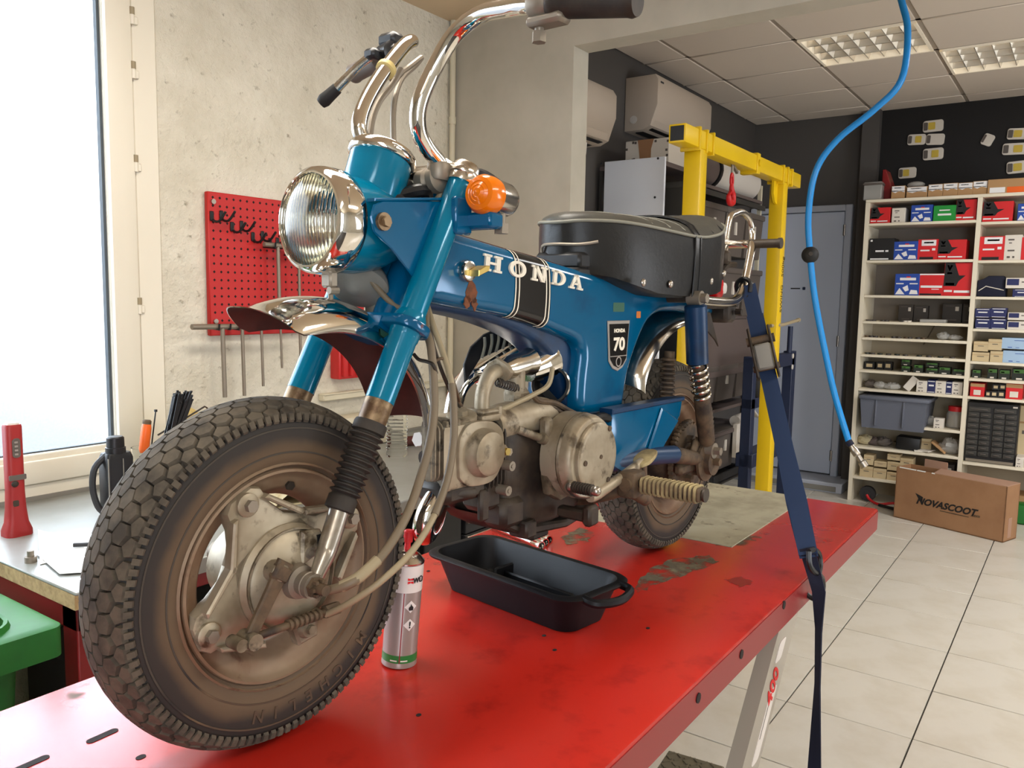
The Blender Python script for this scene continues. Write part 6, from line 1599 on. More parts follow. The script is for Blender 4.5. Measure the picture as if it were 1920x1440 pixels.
mb = MB(); dv_ = (lv1 - lv0).normalized(); mb.lathe([(.0095, -.03), (.0105, -.012), (.0115, .0), (.009, .008)], lv1, dv_, 14); bp_(mb, 'lever_tip', 'black_rubber', lev_)
for P_ in (PL, PR):
    s = -1 if P_ is PL else 1
    c = V((.252, s * .048, .716)); mb = MB()
    mb.lathe([(.012, -.026), (.018, -.022), (.018, -.008), (.013, -.004), (.020, .002), (.020, .012), (.012, .018)], c, V((0, s, .15)), 20)
    mb.lathe([(.0150, -.008), (.0165, -.004), (.0165, .012), (.0145, .016)], P_[0].lerp(P_[1], .35), P_[1] - P_[0], 20)
    bp_(mb, 'bar_clamp', 'dull_steel')
# cable loop and tie on the right bar
mb = MB(); mb.tube([onb(*q) for q in ((735, 150, 'y', .10), (764, 128, 'y', .13), (790, 108, 'y', .16), (780, 122, 'y', .15), (752, 150, 'y', .11), (738, 200, 'y', .07), (738, 280, 'y', .05))], .0045, 8, 5); bp_(mb, 'throttle_cable', 'dull_steel')
mb = MB(); mb.tube([onb(*q) for q in ((752, 130, 'y', .085), (735, 160, 'y', .08), (712, 190, 'y', .075), (698, 225, 'y', .07), (692, 270, 'y', .06))], .0048, 8, 5); bp_(mb, 'brake_cable', 'dull_steel')
c = PR[6]; mb = MB(); mb.lathe([(.0118, -.005), (.0148, -.004), (.0148, .004), (.0118, .005)], PR[5].lerp(PR[6], .55), PR[6] - PR[5], 18); bp_(mb, 'cable_tie', 'cable_tie')

# ---------------------------------------------------------------- turn signal (left)
TC = onb(905, 364, 'y', -.128); ta = V((-1, -.10, .05)).normalized()
mb = MB(); mb.lathe([(.022, -.058), (.0245, -.050), (.0255, -.016)], TC, ta, 32); ts = bp_(mb, 'turn_signal_body', 'worn_chrome', smooth=50)
mb = MB(); mb.lathe([(.0258, -.018), (.0265, -.012), (.0262, .002), (.022, .009), (.0165, .011), (.0155, .0102), (.011, .0128), (.0100, .0120), (.006, .0142), (.005, .0136), (.0, .0150)], TC, ta, 36, cap=False); bp_(mb, 'turn_signal_lens', 'amber', ts, 'amber turn signal lens', 30)
f = F(.52, -.08)
mb = MB(); mb.box((f + TC) / 2 + V((.018, 0, -.026)), (.03, abs(TC.y - f.y) + .03, .022), None, .004); mb.box(f + V((.0, -.018, -.012)), (.034, .012, .05), None, .003); bp_(mb, 'signal_arm', 'blue_body', ts)
mb = MB(); q = TC + V((.036, -.004, -.030)); mb.cyl(q + V((0, 0, .012)), q + V((0, 0, -.010)), .006, seg=10); mb.cyl(q + V((0, 0, -.006)), q + V((0, 0, -.020)), .0105, seg=6); bp_(mb, 'signal_stud', 'dull_steel', ts)
mb = MB(); mb.tube([TC + V((.045, .01, .02)), TC + V((.03, .03, .034)), TC + V((.0, .045, .030))], .006, 8, 4); bp_(mb, 'signal_wire', 'black_plastic', ts)

# ---------------------------------------------------------------- front mudguard
FC = V((.085, 0, .352)); arcs = []
def fender(C, R0, R1, a0, a1, hw, depth, n=28, m=14, th=.0016, ends=None, pw=1.0, slant=0.0):
    outer, inner = [], []
    for i in range(n + 1):
        t_ = i / n; am = a0 + (a1 - a0) * t_; R = R0 + (R1 - R0) * t_ ** pw; ro, ri = [], []
        k_ = ends(t_) if ends else 1.0
        for j in range(m + 1):
            b = -1 + 2 * j / m; y = hw * k_ * sin(b * pi / 2 * .98); dr = depth * (1 - cos(b * pi / 2 * .98)); a = am - slant * (1 - t_) ** 3 * abs(b) ** 1.5
            for lst, q in ((ro, 0), (ri, th)):
                lst.append(C + V((cos(a) * (R - dr - q), y * (1 - q / hw), sin(a) * (R - dr - q))))
        outer.append(ro); inner.append(ri)
    mo = MB(); mo.loft(outer, closed=False)
    mi = MB(); mi.loft(inner, closed=False)
    # joined edges
    me = MB()
    e0 = [r[0] for r in outer] + outer[-1] + [r[-1] for r in reversed(outer)] + list(reversed(outer[0]))
    e1 = [r[0] for r in inner] + inner[-1] + [r[-1] for r in reversed(inner)] + list(reversed(inner[0]))
    me.loft([e0, e1], closed=False)
    return mo, mi, me
mo, mi, me = fender(FC, .222, .190, radians(122), radians(8), .057, .046, pw=.35, slant=radians(7))
FV = list(mo.v)
fd = bp_(mo, 'front_mudguard', 'chrome', None, 'chrome front mudguard', 60)
bp_(mi, 'mudguard_inside', 'fender_inside', fd, 'brown underside of the front mudguard', 60)
bp_(me, 'mudguard_edge', 'worn_chrome', fd)
for s in (-1, 1):
    mb = MB(); mb.prism([(.150, .500), (.180, .515), (.205, .500), (.175, .475)], XZ, s * .055, s * .064, .002, 1); bp_(mb, 'mudguard_stay', 'blue_body', fd)
g_ = [[FV[i_ * 15 + j_] for j_ in (1, 2, 3)] for i_ in (13, 14, 15)]
mb = MB(); mb.loft([[p_ + (p_ - FC).normalized() * .0009 + V((0, -.0006, 0)) for p_ in r_] for r_ in g_], closed=False)
bp_(mb, 'mudguard_sticker', 'gold_sticker', fd)

# ---------------------------------------------------------------- pressed steel frame
TOP = [(.228, .656), (.303, .645), (.416, .630), (.52, .618), (.646, .602), (.80, .593), (.98, .580), (1.12, .568), (1.165, .564)]
BOT = [(1.165, .522), (1.05, .528), (.97, .532), (.905, .528), (.857, .508), (.818, .462), (.788, .410), (.773, .344)]
LOW = [(.72, .342), (.68, .341), (.640, .344), (.618, .358), (.614, .385), (.617, .42), (.622, .450), (.617, .470), (.594, .484), (.539, .498), (.487, .512), (.405, .527), (.319, .537), (.228, .549)]
KEEL = [(.245, .56), (.245, .538), (.333, .528), (.40, .516), (.457, .502), (.50, .488), (.539, .470), (.566, .449), (.584, .425), (.598, .392), (.607, .365), (.63, .347), (.67, .345), (.67, .56)]
HWB = .062
def smooth2(P, n=3):
    Q = []; L = len(P)
    for i in range(L):
        p0, p1, p2, p3 = P[max(i - 1, 0)], P[i], P[min(i + 1, L - 1)], P[min(i + 2, L - 1)]
        if i == L - 1: Q.append(p1); break
        for k in range(n):
            t_ = k / n
            Q.append(tuple(.5 * (2 * b + (c - a) * t_ + (2 * a - 5 * b + 4 * c - d_) * t_ * t_ + (3 * b - a - 3 * c + d_) * t_ ** 3) for a, b, c, d_ in zip(p0, p1, p2, p3)))
    return Q
outl = smooth2(TOP, 2) + smooth2(BOT, 3) + smooth2(LOW, 3)
mb = MB(); mb.prism(outl, XZ, -HWB, HWB, .018, 5, clamp=False)
body = bp_(mb, 'frame_body', 'blue_body', None, 'blue pressed steel body with raised white letters', 50)
# narrower keel under the beam, down to the engine mount
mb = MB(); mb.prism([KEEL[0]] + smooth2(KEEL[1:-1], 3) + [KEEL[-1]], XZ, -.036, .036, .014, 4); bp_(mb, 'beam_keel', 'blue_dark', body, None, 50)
mb = MB(); sl = smooth2([(.245, .6535), (.303, .646), (.416, .631), (.52, .619), (.60, .608)], 3)
mb.prism([(x, z + .005) for x, z in sl] + [(x, z - .003) for x, z in reversed(sl)], XZ, -.030, .030, .002, 1); bp_(mb, 'top_trim', 'brown_trim', body)
def zt_of(x):
    for (x0_, z0_), (x1_, z1_) in zip(TOP, TOP[1:]):
        if x0_ <= x <= x1_: return z0_ + (z1_ - z0_) * (x - x0_) / (x1_ - x0_)
def zb_of(x):
    Q = list(reversed(LOW))
    for (x0_, z0_), (x1_, z1_) in zip(Q, Q[1:]):
        if x0_ <= x <= x1_: return z0_ + (z1_ - z0_) * (x - x0_) / (x1_ - x0_)
def wrap(xa, xb, dr, name, m, n=4):
    """a band wrapped over the left flank of the beam, edge to edge"""
    R = .018; rings = []
    for i in range(n + 1):
        ring = []
        f = i / n
        for j in range(25):
            v = j / 24
            # lean of the stripe: bulges to the rear in the middle
            x = xa + (xb - xa) * f + .010 * sin(pi * min(max(v, 0), 1)) 
            zt_, zb2 = zt_of(x), zb_of(x)
            if v < .25: a = v / .25 * pi / 2; y = -(HWB - R) - (R + dr) * sin(a); z = zt_ - R + (R + dr) * cos(a)
            elif v < .75: y = -(HWB + dr); z = zt_ - R + (zb2 - zt_ + 2 * R) * (v - .25) / .5
            else: a = (v - .75) / .25 * pi / 2; y = -(HWB - R) - (R + dr) * cos(a); z = zb2 + R - (R + dr) * sin(a)
            ring.append(V((x, y, z)))
        rings.append(ring)
    mb = MB(); mb.loft(rings, closed=False); return bp_(mb, name, m, body, smooth=60)
wrap(.412, .508, .0006, 'black_stripe', 'decal_black')
for a in (.4135, .4225, .4955, .5045): wrap(a - .0014, a + .0014, .0011, 'white_stripe', 'decal_white', 1)
# slab-serif lettering HONDA
LW = {'H': [[(0, 0, .42, .14), (0, .86, .42, 1), (.10, .1, .32, .9), (.58, 0, 1, .14), (.58, .86, 1, 1), (.68, .1, .90, .9), (.3, .43, .7, .57)], []],
      'N': [[(0, 0, .40, .14), (.10, .1, .28, .9), (0, .86, .30, 1), (.62, .86, 1, 1), (.72, .1, .90, .9)], [[(.10, 1), (.36, 1), (.90, 0), (.66, 0)]]],
      'A': [[(0, 0, .38, .14), (.62, 0, 1, .14), (.3, .30, .7, .42)], [[(.10, .1), (.26, .1), (.52, .86), (.62, 1), (.34, 1), (.38, .86)], [(.90, .1), (.68, .1), (.46, .84), (.34, 1), (.62, 1)]]]}
L0 = onb(903, 506, 'y', -HWB); L1 = onb(1090, 545, 'y', -HWB)
lx = V((L1.x - L0.x, 0, L1.z - L0.z)); tot = lx.length; lx.normalize(); lz = V((-lx.z, 0, lx.x)); LH = .0245
lw = .0395
gaps = [0, .0635, .1225, .1800, .2320]
sc2 = (tot - .042) / .2320
for k, ch in enumerate('HONDA'):
    o_ = V((L0.x, 0, L0.z)) + lx * gaps[k] * sc2; w = (.044, .042, .041, .040, .042)[k]
    fn = lambda u, v, d: o_ + lx * (u * w) + lz * (v * LH) + V((0, d, 0))
    mb = MB()
    if ch in LW:
        for a, b, c_, d_ in LW[ch][0]: mb.prism([(a, b), (c_, b), (c_, d_), (a, d_)], fn, -HWB - .0036, -HWB)
        for P_ in LW[ch][1]: mb.prism(P_, fn, -HWB - .0036, -HWB)
    else:
        n = 24
        def el(rx, ry, cx=.5): return [(cx + rx * cos(2 * pi * i / n), .5 + ry * sin(2 * pi * i / n)) for i in range(n)]
        if ch == 'O': A1, A2 = el(.5, .52), el(.29, .34)
        else:
            A1 = [(.10, -.0)] + [(.38 + .58 * cos(a), .5 + .5 * sin(a)) for a in [-pi / 2 + pi * i / 16 for i in range(17)]] + [(.10, 1)]
            A2 = [(.32, .15)] + [(.40 + .32 * cos(a), .5 + .35 * sin(a)) for a in [-pi / 2 + pi * i / 16 for i in range(17)]] + [(.32, .85)]
            mb.prism([(0, 0), (.4, 0), (.4, .14), (0, .14)], fn, -HWB - .0036, -HWB); mb.prism([(0, .86), (.4, .86), (.4, 1), (0, 1)], fn, -HWB - .0036, -HWB)
        r0, r1 = [fn(u, v, -HWB - .0036) for u, v in A1], [fn(u, v, -HWB - .0036) for u, v in A2]
        b0, b1 = [fn(u, v, -HWB) for u, v in A1], [fn(u, v, -HWB) for u, v in A2]
        mb.loft([b0, r0, r1, b1], False, False)
    bp_(mb, 'letter', 'decal_white', body, 'raised white letter ' + ch)
# ignition switch with key, rust, stickers, badge
q = onb(872, 508, 'y', -HWB); mb = MB(); mb.lathe([(.016, .004), (.0165, -.004), (.014, -.010), (.010, -.011)], (q.x, -HWB, q.z), (0, 1, 0), 22); ig = bp_(mb, 'ignition_switch', 'worn_chrome', body)
mb = MB(); mb.prism([(-.004, -.004), (.018, .004), (.022, .012), (.012, .012), (-.004, .005)], lambda u, v, d: V((q.x + u, d, q.z + v - .004)), -HWB - .030, -HWB - .011, .001, 1); bp_(mb, 'key', 'brass', ig)
for k, (px, py, r_) in enumerate(((884, 548, .011), (876, 566, .007), (890, 570, .006))):
    q = onb(px, py, 'y', -HWB); mb = MB(); rr = random.Random(k); mb.prism([(q.x + r_ * (1 + rr.uniform(-.3, .3)) * cos(i * pi / 8), q.z + 1.5 * r_ * (1 + rr.uniform(-.3, .3)) * sin(i * pi / 8)) for i in range(16)], XZ, -HWB - .0006, -HWB + .001); bp_(mb, 'rust_patch', mat('rust', (116, 66, 38), 0.85, var=((78, 48, 32), 60, 0.4, 0.65)) if 'rust' not in MATS else 'rust', body)
q = onb(1160, 576, 'y', -HWB); mb = MB(); mb.prism(rrect(.040, .017, .002, cx=q.x, cy=q.z), XZ, -HWB - .0006, -HWB); bp_(mb, 'data_sticker', 'gold_sticker', body)
q = onb(1197, 590, 'y', -HWB); mb = MB(); mb.prism(rrect(.016, .013, .002, cx=q.x, cy=q.z), XZ, -HWB - .0006, -HWB); bp_(mb, 'orange_sticker', 'orange_sticker', body)
c0_ = onb(1157, 648, 'y', -HWB)
shp = lambda s: [(c0_.x - .040 * s, c0_.z + .047 * s), (c0_.x + .040 * s, c0_.z + .047 * s), (c0_.x + .032 * s, c0_.z - .028 * s), (c0_.x + .018 * s, c0_.z - .042 * s), (c0_.x, c0_.z - .048 * s), (c0_.x - .018 * s, c0_.z - .042 * s), (c0_.x - .032 * s, c0_.z - .028 * s)]
mb = MB(); mb.prism(shp(1.0), XZ, -HWB - .003, -HWB, .001, 1); bd = bp_(mb, 'badge', 'badge_silver', body, 'silver edged shield badge reading 70')
mb = MB(); mb.prism(shp(.87), XZ, -HWB - .0042, -HWB - .003); bp_(mb, 'badge_field', 'decal_black', bd)
tx = V((1, 0, 0)); tz = V((0, 0, 1))
text('70', .033, 'lettering', MATS['decal_white'], bd, frame(V((c0_.x, -HWB - .0044, c0_.z + .002)), tx, tz), .0004, bold=.0012, sx=1.25)
text('HONDA', .0095, 'lettering', MATS['decal_white'], bd, frame(V((c0_.x, -HWB - .0044, c0_.z + .028)), tx, tz), .0004, bold=.0004, sx=1.1)
mb = MB(); mb.prism([(c0_.x - .030, c0_.z - .0185), (c0_.x + .030, c0_.z - .0185), (c0_.x + .030, c0_.z - .0200), (c0_.x - .030, c0_.z - .0200)], XZ, -HWB - .0048, -HWB - .0041); mb.lathe([(.010, -HWB - .0048), (.0075, -HWB - .0048), (.0075, -HWB - .0041), (.010, -HWB - .0041), (.010, -HWB - .0048)], (c0_.x, 0, c0_.z - .030), (0, 1, 0), 18, cap=False); bp_(mb, 'badge_emblem', 'badge_silver', bd)
# black intake mouth in the front of the body
q = onb(1046, 722, 'y', -.052)
mb = MB(); mo_ = V((.588, -.020, .402)); ax2 = V((-1, -.42, .15)).normalized()
mb.lathe([(.030, -.03), (.030, .006), (.033, .010), (.033, .014), (.029, .014), (.026, -.016), (.0, -.016)], mo_, ax2, 30, cap=False); bp_(mb, 'intake_mouth', 'black_rubber', body)
mb = MB(); mb.lathe([(.0335, .008), (.0352, .011), (.0335, .015)], mo_, ax2, 34, cap=False); bp_(mb, 'intake_rim', 'worn_chrome', body)

# ---------------------------------------------------------------- seat
stx = [.618, .630, .650, .685, .73, .80, .88, .935, .99, 1.05, 1.10, 1.135, 1.155]
sw = [.016, .040, .060, .084, .102, .114, .120, .121, .121, .119, .106, .080, .046]
sb = [.605, .602, .600, .594, .582, .568, .564, .564, .565, .570, .576, .580, .584]
sp = [.690, .692, .693, .693, .691, .687, .683, .682, .685, .696, .712, .724, .730]
stp = [.700, .706, .711, .714, .715, .716, .719, .722, .729, .738, .744, .746, .745]
def seat_side(f0, f1, dy=0):
    pass
rings = []; ringt = []
for x, w, b, p_, t_ in zip(stx, sw, sb, sp, stp):
    rings.append([V((x, -w, p_)), V((x, -w * 1.02, p_ - (p_ - b) * .3)), V((x, -w * 1.0, p_ - (p_ - b) * .75)), V((x, -w * .97, b)), V((x, -w * .80, b - .004)), V((x, w * .80, b - .004)), V((x, w * .97, b)), V((x, w * 1.0, p_ - (p_ - b) * .75)), V((x, w * 1.02, p_ - (p_ - b) * .3)), V((x, w, p_)), V((x, w * .5, p_ - .004)), V((x, -w * .5, p_ - .004))])
    rt = []
    for k in range(17):
        a = -1 + 2 * k / 16; rt.append(V((x, w * a * 1.005, p_ + (t_ - p_) * (1 - abs(a) ** 2.6) ** .62)))
    ringt.append(rt + [V((x, w * .5, p_ - .006)), V((x, -w * .5, p_ - .006))])
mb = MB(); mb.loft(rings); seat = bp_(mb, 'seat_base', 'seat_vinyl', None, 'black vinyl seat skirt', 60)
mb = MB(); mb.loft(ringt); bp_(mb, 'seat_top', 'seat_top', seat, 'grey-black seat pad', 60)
mb = MB(); pl = [V((x, -w * 1.01, p_)) for x, w, p_ in zip(stx, sw, sp)]; pr_ = [V((x, w * 1.01, p_)) for x, w, p_ in zip(stx, sw, sp)]
mb.tube(pl + list(reversed(pr_)), .0032, 7, 3, closed=True); bp_(mb, 'seat_piping', 'piping_grey', seat, smooth=60)
i = 7; x = .935
mb = MB(); ring_o = [V((x, -.1215, .562)), V((x, -.1245, .62)), V((x, -.1235, .681))] + [V((x, .121 * a * 1.01, .683 + (.7235 - .681) * (1 - abs(a) ** 2.6) ** .62)) for a in [-1 + 2 * k / 14 for k in range(1, 14)]] + [V((x, .1235, .681)), V((x, .1245, .62)), V((x, .1215, .562))]
mb.loft([[q + V((-.011, 0, 0)) for q in ring_o], [q + V((.011, 0, .001)) for q in ring_o]], closed=False); mb.loft([[q + V((-.013, 0, -.001)) * 1 for q in ring_o], [q + V((-.011, 0, 0)) for q in ring_o]], closed=False)
for s in (-.0115, .0115): mb.tube([q + V((s, 0, .0005)) for q in ring_o], .0026, 6)
bp_(mb, 'seat_strap', 'seat_vinyl', seat, smooth=60)
for xx in (.70, .755, .81, .865, .99, 1.04):
    import bisect
    k = max(0, min(len(stx) - 2, bisect.bisect(stx, xx) - 1)); f = (xx - stx[k]) / (stx[k + 1] - stx[k]); il = lambda A: A[k] + (A[k + 1] - A[k]) * f
    w, p_, t_ = il(sw), il(sp), il(stp); mb = MB()
    mb.tube([V((xx + .05 * a * a * 0 + .03 * abs(a), w * a * 1.0, p_ + (t_ - p_) * (1 - abs(a) ** 2.6) ** .62 + .0005)) for a in [-.97 + 1.94 * q / 16 for q in range(17)]], .0017, 5); bp_(mb, 'seat_seam', 'piping_grey' if xx < .9 else 'seat_vinyl', seat)
for px, py in ((1206, 530), (1257, 533), (1333, 527)):
    q = onb(px, py, 'y', -.118); mb = MB(); mb.sphere(V((q.x, -.1185, q.z)), .0075, 12, 8, (1, .6, 1)); bp_(mb, 'seat_rivet', 'steel', seat)
q = onb(1358, 513, 'y', -.105); mb = MB(); mb.sphere(V((q.x - .01, -.108, q.z)), .0075, 12, 8, (1, .7, 1)); bp_(mb, 'seat_rivet', 'steel', seat)
# front face of the seat: recess with a bright catch bar
mb = MB(); mb.box((.640, -.005, .622), (.05, .10, .030), None, .006); mb.box((.66, 0, .600), (.10, .11, .02), None, .004); bp_(mb, 'seat_pan', 'black_plastic', seat)
mb = MB(); mb.tube([(.627, .034, .626), (.619, .030, .648), (.613, .0, .651), (.622, -.048, .650), (.640, -.075, .655)], .0028, 7, 4); bp_(mb, 'seat_catch', 'dull_steel', seat)

# ---------------------------------------------------------------- engine
AL, AD, OD = 'aluminium', 'aluminium_dirty', 'oily_dark'
mb = MB(); mb.prism(smooth2([(.415, .335), (.45, .350), (.54, .352), (.62, .348), (.665, .320), (.675, .26), (.66, .20), (.60, .172), (.50, .170), (.44, .185), (.415, .22), (.41, .28), (.415, .335)], 2)[:-1], XZ, -.056, .085, .012, 3)
case = bp_(mb, 'crankcase', OD)
mb = MB(); mb.prism([(.40, .205), (.47, .178), (.60, .162), (.68, .175), (.68, .160), (.60, .148), (.47, .160), (.42, .185)], XZ, -.055, .07, .004, 1); mb.box((.53, -.02, .152), (.05, .05, .022), None, .004); mb.box((.47, -.05, .175), (.03, .04, .03), None, .004); bp_(mb, 'sump', OD, case)
cc_ = V((.558, 0, .292))
mb = MB(); mb.lathe([(.072, -.070), (.0725, -.095), (.071, -.118), (.067, -.126), (.0635, -.1285)], cc_, (0, 1, 0), 48); cov = bp_(mb, 'left_cover', AL, case, 'round left engine cover', 40)
mb = MB(); mb.lathe([(.060, -.125), (.0595, -.1345), (.0575, -.1365), (.050, -.1372), (.0, -.1376)], cc_ + V((.004, 0, -.001)), (0, 1, 0), 44, cap=False); bp_(mb, 'cover_disc', AL, cov)
mb = MB(); mb.lathe([(.0715, -.100), (.0735, -.104), (.0715, -.108)], cc_, (0, 1, 0), 44, cap=False); bp_(mb, 'cover_seam', AD, cov)
for a, r_ in ((60, .052), (185, .048), (300, .05), (5, .0)):
    a = radians(a); c = cc_ + V((r_ * cos(a), 0, r_ * sin(a))); mb = MB(); mb.cyl(c + V((.01, -.134, 0)), c + V((.01, -.1392, 0)), .0048 if r_ else .0038, seg=8); bp_(mb, 'cover_screw', 'oily_brown', cov)
mb = MB(); mb.prism([(.492, .262), (.500, .330), (.520, .352), (.560, .362), (.60, .35), (.62, .33), (.62, .25), (.60, .225), (.53, .215), (.50, .23)], XZ, -.086, -.066, .005, 2); bp_(mb, 'cover_flange', AD, case)
# top of the case: starter housing
mb = MB(); mb.tube([(.405, -.030, .352), (.43, -.030, .354), (.53, -.032, .356), (.565, -.034, .352)], [.026, .031, .032, .024], 22, 3); bp_(mb, 'case_top', AL, case)
mb = MB(); mb.cyl((.44, -.058, .345), (.49, -.070, .325), .007, seg=10); mb.cyl((.485, -.072, .327), (.497, -.074, .322), .010, seg=10); mb.box((.50, -.072, .34), (.02, .02, .04), None, .005); bp_(mb, 'case_lug', AD, case)
# cylinder barrel with cooling fins, dark
mb = MB(); mb.box((.388, .0, .305), (.05, .098, .088), None, .012, 2); barl = bp_(mb, 'cylinder', OD)
for k in range(5):
    x = .370 + k * .0095; mb = MB(); mb.prism(rrect(.118, .112, .02, 5, 0, .305), YZ, x, x + .003); bp_(mb, 'cooling_fin', OD, barl)
# head
mb = MB(); mb.prism([(.270, -.055), (.362, -.055), (.395, .05), (.352, .05), (.330, .03)], XY, .268, .368, .008, 2); head = bp_(mb, 'cylinder_head', AL)
mb = MB(); mb.prism(smooth2([(.300, .288), (.318, .273), (.350, .268), (.382, .272), (.402, .296), (.406, .330), (.398, .352), (.372, .366), (.325, .368), (.302, .350), (.298, .32), (.300, .288)], 4)[:-1], XZ, -.060, -.050, .004, 2); bp_(mb, 'head_flange', AL, head)
mb = MB(); mb.lathe([(.0385, -.055), (.0375, -.068), (.0350, -.071), (.0335, -.078), (.0295, -.081), (.0, -.0825)], (.350, 0, .320), (0, 1, 0), 40, cap=False); bp_(mb, 'cam_cover', AL, head, 'round cam cover on the engine')
mb = MB(); mb.box((.404, -.058, .314), (.018, .014, .020), None, .005); mb.cyl((.407, -.064, .314), (.407, -.070, .314), .0065, seg=6); bp_(mb, 'cam_cover_lug', AL, head)
mb = MB(); mb.cyl((.398, -.069, .316), (.398, -.073, .316), .0065, seg=6); bp_(mb, 'cam_cover_bolt', 'brass', head)
for px, py in ((948, 872), (941, 918)):
    q = onb(px, py, 'y', -.062); mb = MB(); mb.cyl((q.x, -.05, q.z), (q.x, -.076, q.z), .008, seg=12); mb.cyl((q.x, -.075, q.z), (q.x, -.0775, q.z), .0035, seg=8); bp_(mb, 'case_stud', 'dull_steel', head)
for k in range(7):
    x = .246 + k * .0085; w_ = .012 + .0095 * k; hgt = .080 + .004 * min(k, 3); mb = MB(); mb.prism(rrect(w_, hgt, min(.020, w_ * .45), 5, -.052 + w_ / 2, .330), YZ, x, x + .0028); bp_(mb, 'cooling_fin', AD, head)
mb = MB(); mb.prism([(.262, -.046), (.31, -.046), (.34, .02), (.318, .01)], XY, .295, .362, .004, 1); bp_(mb, 'head_nose', OD, head)
q = onb(788, 824, 'y', .02); mb = MB(); mb.cyl(q + V((.045, .0, -.004)), q, .008, seg=12); mb.cyl(q + V((.010, 0, -.001)), q + V((-.006, 0, .001)), .012, seg=6); bp_(mb, 'spark_plug', 'white_plastic', head)
q = onb(795, 860, 'y', 0); mb = MB(); mb.cyl(q + V((.05, -.002, .004)), q, .0125, seg=14); mb.cyl(q, q + V((-.003, 0, 0)), .008, seg=10); bp_(mb, 'tappet_cap', OD, head)
c = onb(866, 782, 'y', -.03); d = V((-.25, -.2, 1)).normalized()
mb = MB(); mb.lathe([(.018, -.03), (.0185, -.006), (.0235, -.003), (.0235, .003), (.021, .005)], c, d, 26); mb.cyl(c + d * .004, c + d * .013, .010, seg=6); bp_(mb, 'valve_cap', AL, head)
for k in range(3):
    x = .282 + k * .013; mb = MB(); mb.box((x, -.035, .366), (.005, .035, .018), None, .002); bp_(mb, 'top_fin', AD, head)
# lower oily clutter, exhaust stub
mb = MB(); mb.box((.325, -.02, .262), (.09, .07, .03), None, .008); mb.box((.385, -.03, .245), (.05, .05, .05), None, .01); mb.box((.43, -.04, .21), (.06, .05, .05), None, .01); mb.cyl((.30, -.045, .262), (.34, -.05, .258), .010, seg=10); mb.box((.36, -.055, .235), (.02, .012, .05), None, .004); bp_(mb, 'exhaust_flange', OD, head)
mb = MB(); mb.tube([(.300, -.018, .262), (.275, -.018, .235), (.272, -.012, .208), (.292, .004, .192), (.33, .03, .186), (.38, .065, .19), (.43, .095, .24), (.455, .10, .33), (.470, .10, .385), (.50, .10, .412), (.56, .10, .428)], .0165, 18, 5); bp_(mb, 'exhaust_pipe', 'chrome', smooth=60)
mb = MB(); mb.tube([(.51, .085, .414), (.55, .080, .424), (.62, .080, .440), (.72, .10, .462), (1.15, .125, .53), (1.30, .125, .545)], [.017, .024, .031, .036, .042, .036], 22, 4); muf = bp_(mb, 'silencer', 'chrome', smooth=60)
a = V((.480, .115, .425)); b = V((.80, .125, .50)); d = (b - a).normalized(); n_ = V((-d.z, 0, d.x))
mb = MB(); mb.prism([(-.01, -.018), (.02, .0), (.04, .012), (.34, .012), (.34, .055), (.06, .052), (.02, .040), (-.005, .015)], lambda u, v, dd: a + d * u + n_ * v + V((0, dd, 0)), -.030, -.026, .001, 1); hs = bp_(mb, 'heat_shield', 'black_plastic', muf, 'black louvred exhaust heat shield')
for k in range(13):
    u = .05 + k * .021; mb = MB(); mb.tube([a + d * (u - .010) + n_ * .013 + V((0, -.033, 0)), a + d * (u + .002) + n_ * .032 + V((0, -.034, 0)), a + d * (u + .006) + n_ * .048 + V((0, -.033, 0))], .0030, 6, 3); bp_(mb, 'shield_slat', 'piping_grey', hs)
mb = MB(); mb.box(V((.475, .09, .408)), (.06, .006, .030), Matrix.Rotation(-.9, 3, 'Y'), .002); bp_(mb, 'pipe_guard', 'white_plastic', muf)
# intake manifold, carburettor
P = [V((.387, -.030, .362)), V((.384, -.030, .390)), V((.388, -.030, .412)), V((.405, -.028, .432)), V((.428, -.026, .437))]
mb = MB(); mb.tube(P, [.0125, .0120, .0120, .0125, .0130], 18, 5); man = bp_(mb, 'intake_manifold', 'aluminium', smooth=60)
mb = MB(); mb.box((.388, -.03, .368), (.055, .042, .012), None, .004, 2); mb.box((.388, -.03, .378), (.05, .036, .008), None, .003); mb.cyl((.408, -.045, .37), (.408, -.045, .384), .005, seg=6); bp_(mb, 'manifold_base', AL, man)
mb = MB(); d = V((1, .05, .12)).normalized(); mb.prism([(-.030, .0), (-.020, .012), (0, .022), (.020, .012), (.030, 0), (.020, -.012), (0, -.022), (-.020, -.012)], lambda u, v, dd: P[-1] + d * dd + V((0, 1, 0)) * u + V((-.12, 0, .99)) * v, -.003, .006, .001, 1); bp_(mb, 'manifold_flange', AL, man)
mb = MB(); mb.lathe([(.015, .0), (.016, .02), (.020, .03), (.020, .07), (.024, .09)], P[-1], d, 20); carb = bp_(mb, 'carburettor', 'worn_chrome', None, None, 50); mb = MB(); mb.cyl(P[-1] + V((.045, .0, -.04)), P[-1] + V((.045, 0, .010)), .017, seg=18); mb.box(P[-1] + V((.05, 0, -.045)), (.04, .036, .03), None, .008); bp_(mb, 'float_bowl', AD, carb)
mb = MB()
pts = []
sp0, sp1 = onb(930, 716, 'y', -.035), onb(978, 730, 'y', -.035)
for k in range(11 * 10 + 1):
    t_ = k / 110; a = 2 * pi * 11 * t_; c = sp0.lerp(sp1, t_); pts.append(c + V((0, cos(a) * .0065, sin(a) * .0065)))
mb.tube(pts, .0016, 5); bp_(mb, 'throttle_spring', OD, carb)
